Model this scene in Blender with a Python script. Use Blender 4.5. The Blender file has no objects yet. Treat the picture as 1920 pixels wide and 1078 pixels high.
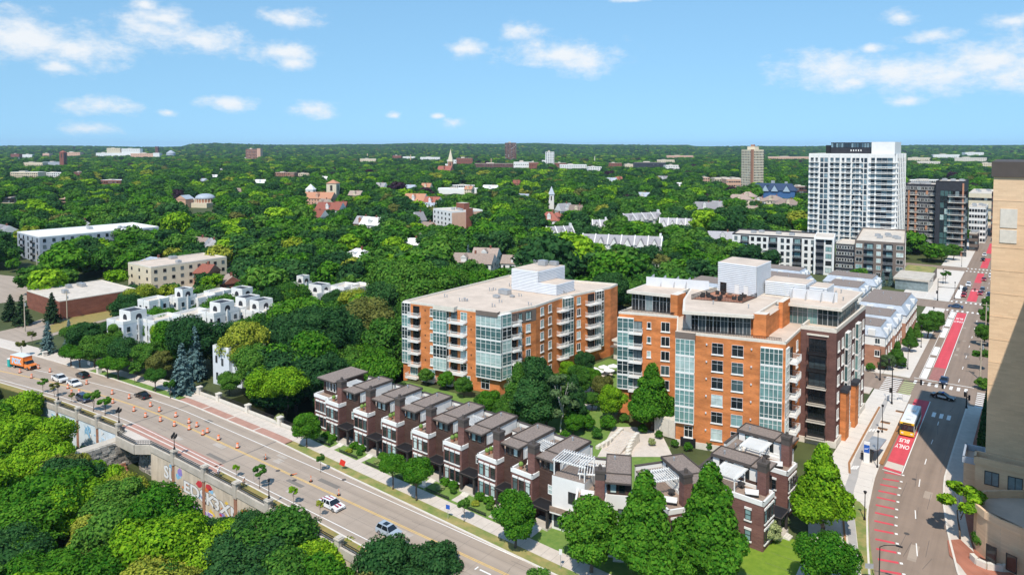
import bpy, math, random
from mathutils import Vector, Matrix
from mathutils import noise as mnoise
S = bpy.context.scene
COL = S.collection
rad = math.radians
# ------------------------------------------------------------------ camera, sky, sun, exposure
F_PX, CAM_Z, YAW, PITCH, V_HOR = 1300.0, 60.0, rad(36.7), rad(2.5), 275.0
V_AX = V_HOR + F_PX * math.tan(PITCH)
cam = bpy.data.cameras.new('camera')
cam.sensor_width = 36.0
cam.lens = F_PX / 1920 * 36
cam.shift_y = -(539 - V_AX) / 1920
cam.clip_start, cam.clip_end = 1.0, 40000.0
co = bpy.data.objects.new('camera', cam)
COL.objects.link(co)
co.location = (0, 0, CAM_Z)
co.rotation_euler = (rad(90) - PITCH, 0, YAW)
S.camera = co
SUN_EL, SUN_AZ = rad(55), rad(158)          # azimuth clockwise from +Y: the light comes from behind the camera
sl = bpy.data.lights.new('sun', 'SUN')
sl.energy, sl.angle, sl.color = 4.9, rad(0.53), (1.0, 0.93, 0.83)
so = bpy.data.objects.new('sun', sl)
COL.objects.link(so)
sd = Vector((math.sin(SUN_AZ) * math.cos(SUN_EL), math.cos(SUN_AZ) * math.cos(SUN_EL), math.sin(SUN_EL)))
so.rotation_euler = sd.to_track_quat('Z', 'Y').to_euler()
so.location = sd * 300
S.view_settings.view_transform = 'Standard'
S.view_settings.look = 'None'
S.view_settings.exposure = 0.0
S.view_settings.gamma = 1.0
S.cycles.use_denoising = True
S.cycles.max_bounces = 6
S.cycles.diffuse_bounces = 3
S.cycles.glossy_bounces = 2
S.cycles.transmission_bounces = 2
S.cycles.volume_bounces = 0
S.cycles.caustics_reflective = S.cycles.caustics_refractive = False

W = bpy.data.worlds.new('World')
S.world = W
W.use_nodes = True
nt = W.node_tree
nt.nodes.clear()
def N(t, kind, **kw):
    n = t.nodes.new(kind)
    for k, v in kw.items():
        if k.startswith('i_'):
            n.inputs[int(k[2:])].default_value = v
        else:
            setattr(n, k, v)
    return n
def dirpx(u, v):
    a, b = (u - 960) / F_PX, -(v - V_AX) / F_PX
    cy, sy, cp, sp = math.cos(YAW), math.sin(YAW), math.cos(PITCH), math.sin(PITCH)
    return Vector((-sy * cp + a * cy - b * sy * sp, cy * cp + a * sy + b * cy * sp, -sp + b * cp))
def build_sky():
    L = nt.links.new
    sky = N(nt, 'ShaderNodeTexSky', sky_type='NISHITA', sun_disc=False, sun_elevation=SUN_EL, sun_rotation=SUN_AZ,
            altitude=250, air_density=1.0, dust_density=0.2, ozone_density=1.5)
    tc = N(nt, 'ShaderNodeTexCoord')
    up = N(nt, 'ShaderNodeVectorMath', operation='MULTIPLY_ADD'); up.inputs[1].default_value = (1, 1, 0.4); up.inputs[2].default_value = (0, 0, 0.165)
    L(tc.outputs['Generated'], up.inputs[0]); L(up.outputs[0], sky.inputs[0])
    hs = N(nt, 'ShaderNodeHueSaturation')
    hs.inputs['Saturation'].default_value = 1.12
    L(sky.outputs[0], hs.inputs['Color'])
    sp = N(nt, 'ShaderNodeSeparateXYZ')
    L(tc.outputs['Generated'], sp.inputs[0])
    az = N(nt, 'ShaderNodeMath', operation='ARCTAN2')
    L(sp.outputs[0], az.inputs[0]); L(sp.outputs[1], az.inputs[1])
    el = N(nt, 'ShaderNodeMath', operation='ARCSINE')
    L(sp.outputs[2], el.inputs[0])
    wr = N(nt, 'ShaderNodeMath', operation='WRAP'); wr.inputs[1].default_value = rad(10); wr.inputs[2].default_value = rad(-80)
    L(az.outputs[0], wr.inputs[0])
    cb = N(nt, 'ShaderNodeCombineXYZ')
    L(wr.outputs[0], cb.inputs[0]); L(el.outputs[0], cb.inputs[1])
    nz = N(nt, 'ShaderNodeTexNoise')
    nz.inputs['Scale'].default_value = 26; nz.inputs['Detail'].default_value = 10; nz.inputs['Roughness'].default_value = 0.66
    nm = N(nt, 'ShaderNodeMapping'); nm.inputs['Scale'].default_value = (1, 1.7, 1)
    L(cb.outputs[0], nm.inputs[0]); L(nm.outputs[0], nz.inputs['Vector'])
    blobs = []
    for u, v, w, h in ((60, 75, 110, 42), (140, 95, 90, 34), (30, 45, 50, 30), (110, 125, 40, 14), (275, 55, 70, 30), (385, 75, 75, 28), (305, 35, 60, 22), (270, 10, 30, 14),
                       (545, 34, 62, 18), (530, 100, 70, 24), (555, 118, 40, 12), (880, 92, 42, 18), (975, 58, 50, 18), (1050, 102, 115, 30), (1095, 118, 60, 28), (1180, 0, 50, 6),
                       (1560, 130, 100, 34), (1680, 140, 120, 34), (1780, 140, 100, 36), (1860, 115, 80, 40), (1905, 140, 60, 30), (1750, 67, 42, 14), (1688, 33, 26, 14), (1905, 38, 40, 16),
                       (1600, 155, 50, 18), (430, 194, 48, 15), (190, 200, 55, 16), (175, 242, 42, 13), (590, 206, 48, 16), (314, 212, 18, 7), (850, 232, 24, 12), (738, 217, 16, 8), (1700, 190, 30, 10),
                       (1632, 92, 20, 10), (820, 218, 14, 6)):
        d = dirpx(u, v).normalized()
        blobs.append((math.atan2(d.x, d.y), math.asin(d.z), w / F_PX, h / F_PX))
    cur = None
    for a, e, ra, re in blobs:
        s1 = N(nt, 'ShaderNodeVectorMath', operation='SUBTRACT'); s1.inputs[1].default_value = (a, e, 0)
        L(cb.outputs[0], s1.inputs[0])
        s2 = N(nt, 'ShaderNodeVectorMath', operation='MULTIPLY'); s2.inputs[1].default_value = (1 / ra, 1 / re, 0)
        L(s1.outputs[0], s2.inputs[0])
        s3 = N(nt, 'ShaderNodeVectorMath', operation='LENGTH'); L(s2.outputs[0], s3.inputs[0])
        if cur is None:
            cur = s3.outputs['Value']
        else:
            m = N(nt, 'ShaderNodeMath', operation='SMOOTH_MIN'); m.inputs[2].default_value = 0.25
            L(cur, m.inputs[0]); L(s3.outputs['Value'], m.inputs[1]); cur = m.outputs[0]
    ad = N(nt, 'ShaderNodeMath', operation='MULTIPLY_ADD'); ad.inputs[1].default_value = 2.6
    L(nz.outputs['Fac'], ad.inputs[0]); L(cur, ad.inputs[2])
    mr = N(nt, 'ShaderNodeMapRange', interpolation_type='SMOOTHSTEP')
    for i, val in ((1, 2.5), (2, 1.15), (3, 0.0), (4, 0.9)):
        mr.inputs[i].default_value = val
    L(ad.outputs[0], mr.inputs[0])
    tn = N(nt, 'ShaderNodeMix', data_type='RGBA', blend_type='MULTIPLY'); tn.inputs[0].default_value = 1; tn.inputs[7].default_value = (1.06, 1.20, 1.13, 1)
    L(hs.outputs[0], tn.inputs[6])
    mx = N(nt, 'ShaderNodeMix', data_type='RGBA')
    L(mr.outputs[0], mx.inputs[0]); L(tn.outputs[2], mx.inputs[6])
    mx.inputs[7].default_value = (6.3, 6.45, 6.6, 1)
    bg = N(nt, 'ShaderNodeBackground'); bg.inputs[1].default_value = 0.15
    L(mx.outputs[2], bg.inputs[0])
    out = N(nt, 'ShaderNodeOutputWorld')
    L(bg.outputs[0], out.inputs[0])
build_sky()
W.cycles.sampling_method = 'MANUAL'
W.cycles.sample_map_resolution = 256
# ------------------------------------------------------------------ helpers
RND = random.Random(11)
def G(u, v, z=0.0):                      # the world point at height z seen at photo pixel (u, v)
    d = dirpx(u, v)
    t = (z - CAM_Z) / d.z
    return Vector((d.x * t, d.y * t, z))
def PX(p):
    cy, sy, cp, sp = math.cos(YAW), math.sin(YAW), math.cos(PITCH), math.sin(PITCH)
    x, y, z = p[0], p[1], p[2] - CAM_Z
    w = -sy * cp * x + cy * cp * y - sp * z
    return (960 + F_PX * (cy * x + sy * y) / w, V_AX - F_PX * (-sy * sp * x + cy * sp * y + cp * z) / w, w)
def link(o, parent=None, loc=None):
    COL.objects.link(o)
    if parent is not None:
        o.parent = parent
    if loc is not None:
        o.location = loc
    return o
def tag(o, label=None, cat=None, group=None, kind=None):
    for k, v in (('label', label), ('category', cat), ('group', group), ('kind', kind)):
        if v:
            o[k] = v
    return o
def thing(name, label, cat, loc=(0, 0, 0), rz=0.0, group=None):
    o = bpy.data.objects.new(name, None)
    o.empty_display_size = 0.5
    link(o, None, loc)
    o.rotation_euler = (0, 0, rz)
    return tag(o, label, cat, group)
def put(name, me, parent=None, loc=(0, 0, 0), rz=0.0, scale=None):
    o = bpy.data.objects.new(name, me)
    link(o, parent, loc)
    o.rotation_euler = (0, 0, rz)
    if scale:
        o.scale = scale
    return o
def dup(root, loc, rz=0.0, label=None, group=None, scale=None):
    r = root.copy(); COL.objects.link(r); r.location = loc; r.rotation_euler = (0, 0, rz)
    if scale: r.scale = scale
    if label: r['label'] = label
    if group: r['group'] = group
    for ch in root.children:
        c = ch.copy(); COL.objects.link(c); c.parent = r
        for g in ch.children:
            d = g.copy(); COL.objects.link(d); d.parent = c
    return r
class MB:
    def __init__(s):
        s.v, s.f, s.m = [], [], []
    def poly(s, pts, m=0):
        b = len(s.v); s.v += [tuple(p) for p in pts]; s.f.append(list(range(b, b + len(pts)))); s.m.append(m)
        return s
    def box(s, x0, y0, z0, x1, y1, z1, m=0, top=None, bottom=True):
        b = len(s.v)
        s.v += [(x0, y0, z0), (x1, y0, z0), (x1, y1, z0), (x0, y1, z0), (x0, y0, z1), (x1, y0, z1), (x1, y1, z1), (x0, y1, z1)]
        fs = [(0, 1, 5, 4), (1, 2, 6, 5), (2, 3, 7, 6), (3, 0, 4, 7), (4, 5, 6, 7)] + ([(3, 2, 1, 0)] if bottom else [])
        for i, f in enumerate(fs):
            s.f.append([b + k for k in f]); s.m.append(top if (top is not None and i == 4) else m)
        return s
    def prism(s, pts, z0, z1, m=0, top=None):
        n = len(pts); b = len(s.v)
        s.v += [(p[0], p[1], z0) for p in pts] + [(p[0], p[1], z1) for p in pts]
        for i in range(n):
            j = (i + 1) % n
            s.f.append([b + i, b + j, b + n + j, b + n + i]); s.m.append(m)
        s.f.append([b + n + i for i in range(n)]); s.m.append(m if top is None else top)
        s.f.append([b + i for i in reversed(range(n))]); s.m.append(m)
        return s
    def cyl(s, cx, cy, z0, z1, r0, r1=None, n=10, m=0, cap=True):
        r1 = r0 if r1 is None else r1
        b = len(s.v)
        for z, r in ((z0, r0), (z1, r1)):
            s.v += [(cx + r * math.cos(2 * math.pi * i / n), cy + r * math.sin(2 * math.pi * i / n), z) for i in range(n)]
        for i in range(n):
            j = (i + 1) % n
            s.f.append([b + i, b + j, b + n + j, b + n + i]); s.m.append(m)
        if cap:
            s.f.append([b + n + i for i in range(n)]); s.m.append(m)
            s.f.append([b + i for i in reversed(range(n))]); s.m.append(m)
        return s
    def tube(s, p, q, r0, r1=None, n=6, m=0):
        p, q = Vector(p), Vector(q); r1 = r0 if r1 is None else r1
        d = (q - p)
        if d.length < 1e-6: return s
        d.normalize()
        a = d.orthogonal().normalized(); c = d.cross(a); b = len(s.v)
        for o, r in ((p, r0), (q, r1)):
            for i in range(n):
                t = 2 * math.pi * i / n
                s.v.append(tuple(o + a * (r * math.cos(t)) + c * (r * math.sin(t))))
        for i in range(n):
            j = (i + 1) % n
            s.f.append([b + i, b + j, b + n + j, b + n + i]); s.m.append(m)
        s.f.append([b + n + i for i in range(n)]); s.m.append(m)
        s.f.append([b + i for i in reversed(range(n))]); s.m.append(m)
        return s
    def path(s, pts, r, n=6, m=0):
        for p, q in zip(pts, pts[1:]):
            s.tube(p, q, r, r, n, m)
        return s
    def ball(s, c, r, n=8, k=5, m=0, sz=1.0):
        b = len(s.v)
        for i in range(1, k):
            t = math.pi * i / k
            for j in range(n):
                a = 2 * math.pi * j / n
                s.v.append((c[0] + r * math.sin(t) * math.cos(a), c[1] + r * math.sin(t) * math.sin(a), c[2] + sz * r * math.cos(t)))
        top = len(s.v); s.v.append((c[0], c[1], c[2] + sz * r)); bot = len(s.v); s.v.append((c[0], c[1], c[2] - sz * r))
        for j in range(n):
            q = (j + 1) % n
            s.f.append([top, b + j, b + q]); s.m.append(m)
            s.f.append([bot, b + (k - 2) * n + q, b + (k - 2) * n + j]); s.m.append(m)
            for i in range(k - 2):
                s.f.append([b + i * n + j, b + (i + 1) * n + j, b + (i + 1) * n + q, b + i * n + q]); s.m.append(m)
        return s
    def mesh(s, name, mats, smooth=False):
        me = bpy.data.meshes.new(name)
        me.from_pydata(s.v, [], s.f)
        for k in (mats if isinstance(mats, (list, tuple)) else [mats]):
            me.materials.append(k)
        if any(s.m):
            me.polygons.foreach_set('material_index', s.m)
        if smooth:
            me.polygons.foreach_set('use_smooth', [True] * len(s.f))
        me.update()
        return me
    def build(s, name, mats, parent=None, loc=(0, 0, 0), rz=0.0, smooth=False):
        return put(name, s.mesh(name, mats, smooth), parent, loc, rz)
CACHE = {}
def cached(key, fn):
    if key not in CACHE:
        CACHE[key] = fn()
    return CACHE[key]
# ------------------------------------------------------------------ materials
def mat(name, col, rough=0.8, var=0.12, scale=0.6, metal=0.0, bump=0.0, bscale=6.0, spec=0.3, obj=0.0, col2=None, coat=0.0, stretch=None):
    m = bpy.data.materials.new(name); m.use_nodes = True
    t = m.node_tree; L = t.links.new
    b = t.nodes['Principled BSDF']
    b.inputs['Roughness'].default_value = rough; b.inputs['Metallic'].default_value = metal
    b.inputs['Specular IOR Level'].default_value = spec
    b.inputs['Coat Weight'].default_value = coat
    ge = N(t, 'ShaderNodeNewGeometry')
    nz = N(t, 'ShaderNodeTexNoise'); nz.inputs['Scale'].default_value = scale; nz.inputs['Detail'].default_value = 6; nz.inputs['Roughness'].default_value = 0.65
    L(ge.outputs['Position'], nz.inputs['Vector'])
    mr = N(t, 'ShaderNodeMapRange'); mr.inputs[1].default_value = 0.3; mr.inputs[2].default_value = 0.7
    fac = nz.outputs['Fac']
    if stretch:
        mp = N(t, 'ShaderNodeMapping'); mp.inputs['Scale'].default_value = stretch; L(ge.outputs['Position'], mp.inputs[0])
        n3 = N(t, 'ShaderNodeTexNoise'); n3.inputs['Scale'].default_value = 1; n3.inputs['Detail'].default_value = 5; L(mp.outputs[0], n3.inputs['Vector'])
        av = N(t, 'ShaderNodeMath', operation='MULTIPLY_ADD'); av.inputs[1].default_value = .6; L(n3.outputs['Fac'], av.inputs[0])
        a2 = N(t, 'ShaderNodeMath', operation='MULTIPLY'); a2.inputs[1].default_value = .4; L(fac, a2.inputs[0]); L(a2.outputs[0], av.inputs[2]); fac = av.outputs[0]
    L(fac, mr.inputs[0])
    mx = N(t, 'ShaderNodeMix', data_type='RGBA')
    c2 = col2 or tuple(max(0, c * (1 + var)) for c in col)
    mx.inputs[6].default_value = tuple(c * (1 - var) for c in col) + (1,) if not col2 else tuple(col) + (1,)
    mx.inputs[7].default_value = tuple(c2) + (1,)
    L(mr.outputs[0], mx.inputs[0])
    last = mx.outputs[2]
    if obj:
        oi = N(t, 'ShaderNodeObjectInfo'); h = N(t, 'ShaderNodeHueSaturation')
        r2 = N(t, 'ShaderNodeMapRange'); r2.inputs[3].default_value = 1 - obj; r2.inputs[4].default_value = 1 + obj
        L(oi.outputs['Random'], r2.inputs[0]); L(r2.outputs[0], h.inputs['Value']); L(last, h.inputs['Color']); last = h.outputs[0]
    L(last, b.inputs['Base Color'])
    if bump:
        n2 = N(t, 'ShaderNodeTexNoise'); n2.inputs['Scale'].default_value = bscale; n2.inputs['Detail'].default_value = 4
        L(ge.outputs['Position'], n2.inputs['Vector'])
        bp = N(t, 'ShaderNodeBump'); bp.inputs['Strength'].default_value = bump; bp.inputs['Distance'].default_value = 0.1
        L(n2.outputs['Fac'], bp.inputs['Height']); L(bp.outputs[0], b.inputs['Normal'])
    return m
def brick(name, c1, c2, mortar, bw=0.5, bh=0.16, rough=0.85, streak=0.25):
    m = bpy.data.materials.new(name); m.use_nodes = True
    t = m.node_tree; L = t.links.new
    b = t.nodes['Principled BSDF']; b.inputs['Roughness'].default_value = rough; b.inputs['Specular IOR Level'].default_value = 0.2
    ge = N(t, 'ShaderNodeNewGeometry'); sp = N(t, 'ShaderNodeSeparateXYZ'); L(ge.outputs['Position'], sp.inputs[0])
    ad = N(t, 'ShaderNodeMath', operation='ADD'); L(sp.outputs[0], ad.inputs[0]); L(sp.outputs[1], ad.inputs[1])
    cb = N(t, 'ShaderNodeCombineXYZ'); L(ad.outputs[0], cb.inputs[0]); L(sp.outputs[2], cb.inputs[1])
    bt = N(t, 'ShaderNodeTexBrick'); L(cb.outputs[0], bt.inputs['Vector'])
    bt.inputs['Color1'].default_value = tuple(c1) + (1,); bt.inputs['Color2'].default_value = tuple(c2) + (1,); bt.inputs['Mortar'].default_value = tuple(mortar) + (1,)
    bt.inputs['Scale'].default_value = 1.0; bt.inputs['Mortar Size'].default_value = 0.012
    bt.inputs['Brick Width'].default_value = bw; bt.inputs['Row Height'].default_value = bh
    mp = N(t, 'ShaderNodeMapping'); mp.inputs['Scale'].default_value = (0.35, 0.35, 1.1)
    nz = N(t, 'ShaderNodeTexNoise'); nz.inputs['Scale'].default_value = 0.8; nz.inputs['Detail'].default_value = 7
    L(ge.outputs['Position'], mp.inputs[0]); L(mp.outputs[0], nz.inputs['Vector'])
    mr = N(t, 'ShaderNodeMapRange'); mr.inputs[1].default_value = 0.25; mr.inputs[2].default_value = 0.75; mr.inputs[3].default_value = 1 - streak; mr.inputs[4].default_value = 1 + streak * .7
    L(nz.outputs['Fac'], mr.inputs[0])
    h = N(t, 'ShaderNodeHueSaturation'); L(mr.outputs[0], h.inputs['Value']); L(bt.outputs['Color'], h.inputs['Color'])
    L(h.outputs[0], b.inputs['Base Color'])
    return m
def glass(name, cols, rough=0.08, spec=0.6):
    m = bpy.data.materials.new(name); m.use_nodes = True
    t = m.node_tree; L = t.links.new
    b = t.nodes['Principled BSDF']; b.inputs['Roughness'].default_value = rough; b.inputs['Specular IOR Level'].default_value = spec
    oi = N(t, 'ShaderNodeObjectInfo'); cr = N(t, 'ShaderNodeValToRGB'); cr.color_ramp.interpolation = 'CONSTANT'
    el = cr.color_ramp.elements
    tot = sum(c[1] for c in cols); p = 0
    for i, (c, w) in enumerate(cols):
        e = el[0] if i == 0 else (el[1] if i == 1 else el.new(p))
        e.position = p; e.color = tuple(c) + (1,)
        p += w / tot
    L(oi.outputs['Random'], cr.inputs[0])
    ge = N(t, 'ShaderNodeNewGeometry'); nz = N(t, 'ShaderNodeTexNoise'); nz.inputs['Scale'].default_value = 0.9; nz.inputs['Detail'].default_value = 2
    L(ge.outputs['Position'], nz.inputs['Vector'])
    mr = N(t, 'ShaderNodeMapRange'); mr.inputs[1].default_value = 0.3; mr.inputs[2].default_value = 0.7; mr.inputs[3].default_value = 0.75; mr.inputs[4].default_value = 1.15
    L(nz.outputs['Fac'], mr.inputs[0])
    h = N(t, 'ShaderNodeHueSaturation'); L(mr.outputs[0], h.inputs['Value']); L(cr.outputs[0], h.inputs['Color']); L(h.outputs[0], b.inputs['Base Color'])
    return m
M = {}
M['orange'] = brick('orange brick', (0.66, 0.225, 0.068), (0.57, 0.185, 0.056), (0.52, 0.26, 0.13), streak=.38)
M['brown'] = brick('brown brick', (0.165, 0.078, 0.066), (0.125, 0.058, 0.05), (0.17, 0.12, 0.1))
M['plum'] = brick('plum brick', (0.21, 0.098, 0.080), (0.155, 0.07, 0.06), (0.2, 0.14, 0.12))
M['darkplum'] = brick('dark umber brick', (0.095, 0.054, 0.042), (0.07, 0.038, 0.03), (0.08, 0.055, 0.045))
M['redbrick'] = brick('red brick', (0.26, 0.085, 0.055), (0.21, 0.07, 0.045), (0.25, 0.16, 0.12))
M['rosebrick'] = brick('rose brick', (0.42, 0.20, 0.13), (0.36, 0.165, 0.105), (0.4, 0.28, 0.2))
M['tan'] = brick('tan brick', (0.78, 0.55, 0.35), (0.71, 0.49, 0.31), (0.66, 0.47, 0.31), bw=1.2, bh=0.3, streak=.1)
M['cream'] = mat('cream stucco', (0.66, 0.57, 0.42), var=.08)
M['peach'] = mat('peach stucco', (0.62, 0.38, 0.27), var=.08)
M['white'] = mat('white stucco', (0.74, 0.73, 0.70), var=.06, scale=.5)
M['lap'] = mat('white lap siding', (0.66, 0.69, 0.72), var=.05, scale=.8)
M['trimwhite'] = mat('white painted trim', (0.78, 0.77, 0.74), var=.05)
M['limestone'] = mat('cream limestone', (0.66, 0.61, 0.53), var=.1, scale=1.5)
M['concrete'] = mat('weathered concrete', (0.50, 0.45, 0.38), var=.18, scale=.45, bump=.2)
M['pavement'] = mat('pale concrete paving', (0.58, 0.51, 0.44), var=.10, scale=.7)
M['newpave'] = mat('new white concrete', (0.64, 0.59, 0.53), var=.06, scale=.6)
M['roofbeige'] = mat('beige roof membrane', (0.58, 0.475, 0.385), var=.14, scale=.25, bump=.1)
M['rooftan'] = mat('pale roof ballast', (0.58, 0.51, 0.43), var=.15, scale=.35)
M['gravel'] = mat('brown roof gravel', (0.245, 0.195, 0.165), var=.35, scale=3.5, bump=.5, bscale=20)
M['shingle'] = mat('grey roof shingle', (0.30, 0.29, 0.30), var=.2, scale=1.5, obj=.25)
M['shinglebrown'] = mat('brown roof shingle', (0.30, 0.23, 0.19), var=.2, scale=1.5, obj=.3)
M['shinglered'] = mat('red roof tile', (0.29, 0.10, 0.07), var=.2, scale=1.5, obj=.2)
M['shingleorange'] = mat('terracotta roof', (0.46, 0.225, 0.135), var=.15, scale=1.5)
M['slate'] = mat('blue grey metal roof', (0.37, 0.41, 0.46), rough=.5, var=.15, scale=.8, spec=.4)
M['louver'] = mat('pale louvre metal', (0.64, 0.65, 0.67), rough=.5, var=.06)
M['metal'] = mat('galvanised metal', (0.42, 0.43, 0.44), rough=.45, metal=.4, var=.15)
M['black'] = mat('black metal', (0.018, 0.018, 0.02), rough=.5, var=.2)
M['dark'] = mat('dark bronze cladding', (0.045, 0.04, 0.038), rough=.6, var=.2)
M['charcoal'] = mat('charcoal panel', (0.035, 0.037, 0.045), rough=.6, var=.2)
M['taupe'] = mat('taupe panel', (0.17, 0.135, 0.115), rough=.7, var=.12)
M['fascia'] = mat('dark roof fascia', (0.085, 0.07, 0.062), rough=.7)
M['asphalt'] = mat('grey brown asphalt', (0.265, 0.20, 0.155), var=.2, scale=.22, bump=.1, bscale=15, rough=.9, stretch=(.9, .025, 1))
M['roadway'] = mat('tan concrete roadway', (0.365, 0.295, 0.235), var=.17, scale=.2, rough=.9, stretch=(.03, .9, 1))
M['joint'] = mat('dark pavement joint', (0.2, 0.175, 0.15), var=.1)
M['seal'] = mat('crack sealant', (0.09, 0.08, 0.075), var=.2)
M['redpave'] = mat('faded red paver band', (0.42, 0.235, 0.18), var=.14, scale=.5)
M['redlane'] = mat('red bus lane paint', (0.60, 0.075, 0.095), var=.16, scale=.6, stretch=(.8, .04, 1))
M['redworn'] = mat('worn red lane paint', (0.34, 0.15, 0.13), var=.25, scale=1.2)
M['wpaint'] = mat('white road paint', (0.80, 0.78, 0.74), var=.07, scale=2)
M['ypaint'] = mat('yellow road paint', (0.72, 0.46, 0.12), var=.12, scale=1)
M['gpaint'] = mat('green road paint', (0.42, 0.55, 0.22), var=.12, scale=1)
M['kerb'] = mat('kerb concrete', (0.66, 0.61, 0.54), var=.08)
M['grass'] = mat('lawn grass', (0.10, 0.20, 0.035), var=.3, scale=1.2, bump=.4, bscale=12, col2=(0.19, 0.27, 0.06))
M['dry'] = mat('dry verge grass', (0.36, 0.25, 0.09), var=.3, scale=.8, bump=.4, bscale=12, col2=(0.20, 0.20, 0.06))
M['mixgrass'] = mat('patchy verge grass', (0.10, 0.20, 0.035), scale=.35, bump=.4, bscale=12, col2=(0.42, 0.31, 0.13))
M['lawn'] = mat('mown lawn', (0.12, 0.215, 0.014), var=.2, scale=.9, bump=.3, bscale=14, col2=(0.21, 0.30, 0.03))
M['soil'] = mat('woodland floor', (0.045, 0.06, 0.02), scale=.08, bump=.5, bscale=1.0, col2=(0.09, 0.11, 0.035))
M['mulch'] = mat('garden mulch', (0.12, 0.075, 0.045), var=.3, scale=2)
M['pavers'] = brick('brick pavers', (0.42, 0.17, 0.11), (0.36, 0.14, 0.09), (0.35, 0.25, 0.2), bw=.5, bh=.25)
M['rust'] = mat('weathered copper edging', (0.34, 0.17, 0.075), var=.15)
M['wood'] = mat('grey deck timber', (0.30, 0.22, 0.17), var=.25, scale=2)
M['stone'] = mat('rough grey stone', (0.42, 0.39, 0.35), var=.35, scale=1.3, obj=.35, bump=.4)
M['rubber'] = mat('tyre rubber', (0.02, 0.02, 0.02), rough=.9)
M['chrome'] = mat('alloy wheel', (0.5, 0.5, 0.52), rough=.3, metal=.8)
M['carglass'] = mat('car glass', (0.012, 0.016, 0.02), rough=.06, spec=.8)
M['lampred'] = mat('red lamp lens', (0.5, 0.02, 0.02), rough=.2)
M['lampwhite'] = mat('clear lamp lens', (0.8, 0.8, 0.78), rough=.15)
M['barrel'] = mat('orange barrel plastic', (0.80, 0.17, 0.035), rough=.5, var=.08)
M['reflect'] = mat('white reflective band', (0.80, 0.74, 0.68), rough=.4)
M['skin'] = mat('skin', (0.5, 0.32, 0.24))
M['denim'] = mat('blue denim', (0.07, 0.11, 0.2))
M['bluesign'] = mat('blue sign face', (0.02, 0.10, 0.42), rough=.4)
M['g1'] = glass('teal tinted glass', [((0.015, 0.022, 0.025), 4), ((0.06, 0.10, 0.105), 2), ((0.22, 0.36, 0.36), 3), ((0.50, 0.60, 0.58), 3)])
M['g2'] = glass('dark window glass', [((0.012, 0.016, 0.02), 5), ((0.05, 0.07, 0.08), 3), ((0.20, 0.25, 0.26), 1.5)])
M['g3'] = glass('teal curtain glass', [((0.02, 0.035, 0.04), 4), ((0.07, 0.14, 0.14), 3.5), ((0.16, 0.29, 0.28), 3), ((0.38, 0.50, 0.48), 1.6)])
M['g4'] = glass('blue tower glass', [((0.03, 0.05, 0.07), 4), ((0.08, 0.14, 0.18), 3), ((0.20, 0.30, 0.35), 2)])
FOOT = []                                # building footprints (x0, y0, x1, y1): no tree grows there
CLEAR = []                               # pieces of the view a nearer tree must not hide: (u0, v0, u1, v1, depth)
# ------------------------------------------------------------------ facade kit: a wall runs p0 -> p1, left to right seen from outside
class Wall:
    def __init__(s, p0, p1, org=(0, 0)):
        s.a, s.b = Vector((p0[0], p0[1])), Vector((p1[0], p1[1]))
        s.d = (s.b - s.a); s.len = s.d.length; s.d.normalize()
        s.n = Vector((s.d.y, -s.d.x)); s.rz = math.atan2(s.d.y, s.d.x); s.o = Vector((org[0], org[1]))
    def t(s, u, v=640):                  # distance along the wall of photo column u
        r = dirpx(u, v); c = s.n.dot(s.a) / s.n.dot(Vector((r.x, r.y)))
        return (Vector((r.x, r.y)) * c - s.a).dot(s.d)
    def z(s, u, v):
        r = dirpx(u, v); c = s.n.dot(s.a) / s.n.dot(Vector((r.x, r.y)))
        return CAM_Z + r.z * c
    def p(s, t, out=0.0, z=0.0):
        q = s.a + s.d * t + s.n * out - s.o
        return (q.x, q.y, z)
def win_mesh(w, h, cols, rows, frame, gl, sill=None, lintel=None, fw=0.09, deep=0.10):
    def f():
        b = MB()
        b.box(-w / 2, -deep, 0, -w / 2 + fw, 0, h); b.box(w / 2 - fw, -deep, 0, w / 2, 0, h)
        b.box(-w / 2 + fw, -deep, h - fw, w / 2 - fw, 0, h); b.box(-w / 2 + fw, -deep, 0, w / 2 - fw, 0, fw)
        for i in range(1, cols):
            x = -w / 2 + w * i / cols
            b.box(x - fw * .4, -deep * .85, fw, x + fw * .4, 0, h - fw)
        for i in range(1, rows):
            z = h * (1 - 0.33 * i) if rows == 2 and h > 1.9 else h * i / rows
            b.box(-w / 2 + fw, -deep * .8, z - fw * .4, w / 2 - fw, 0, z + fw * .4)
        if sill: b.box(-w / 2 - .1, -deep - .1, -.22, w / 2 + .1, 0, -.002, 1)
        if lintel: b.box(-w / 2 - .06, -deep - .04, h + .002, w / 2 + .06, 0, h + .32, 1)
        me = b.mesh('window', [M[frame], M[sill or lintel or frame]])
        g = MB().poly([(-w / 2 + fw, -.03, fw), (w / 2 - fw, -.03, fw), (w / 2 - fw, -.03, h - fw), (-w / 2 + fw, -.03, h - fw)]).mesh('pane', [M[gl]])
        return me, g
    return cached(('win', round(w, 2), round(h, 2), cols, rows, frame, gl, sill, lintel, fw), f)
def window(par, wl, t, z, w, h, cols=2, rows=2, frame='dark', gl='g1', sill=None, lintel=None, pane=True, fw=0.09, out=0.0):
    me, g = win_mesh(w, h, cols, rows, frame, gl, sill, lintel, fw)
    o = put('window', me, par, wl.p(t, out, z), wl.rz)
    put('pane', g, o)
    return o
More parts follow.
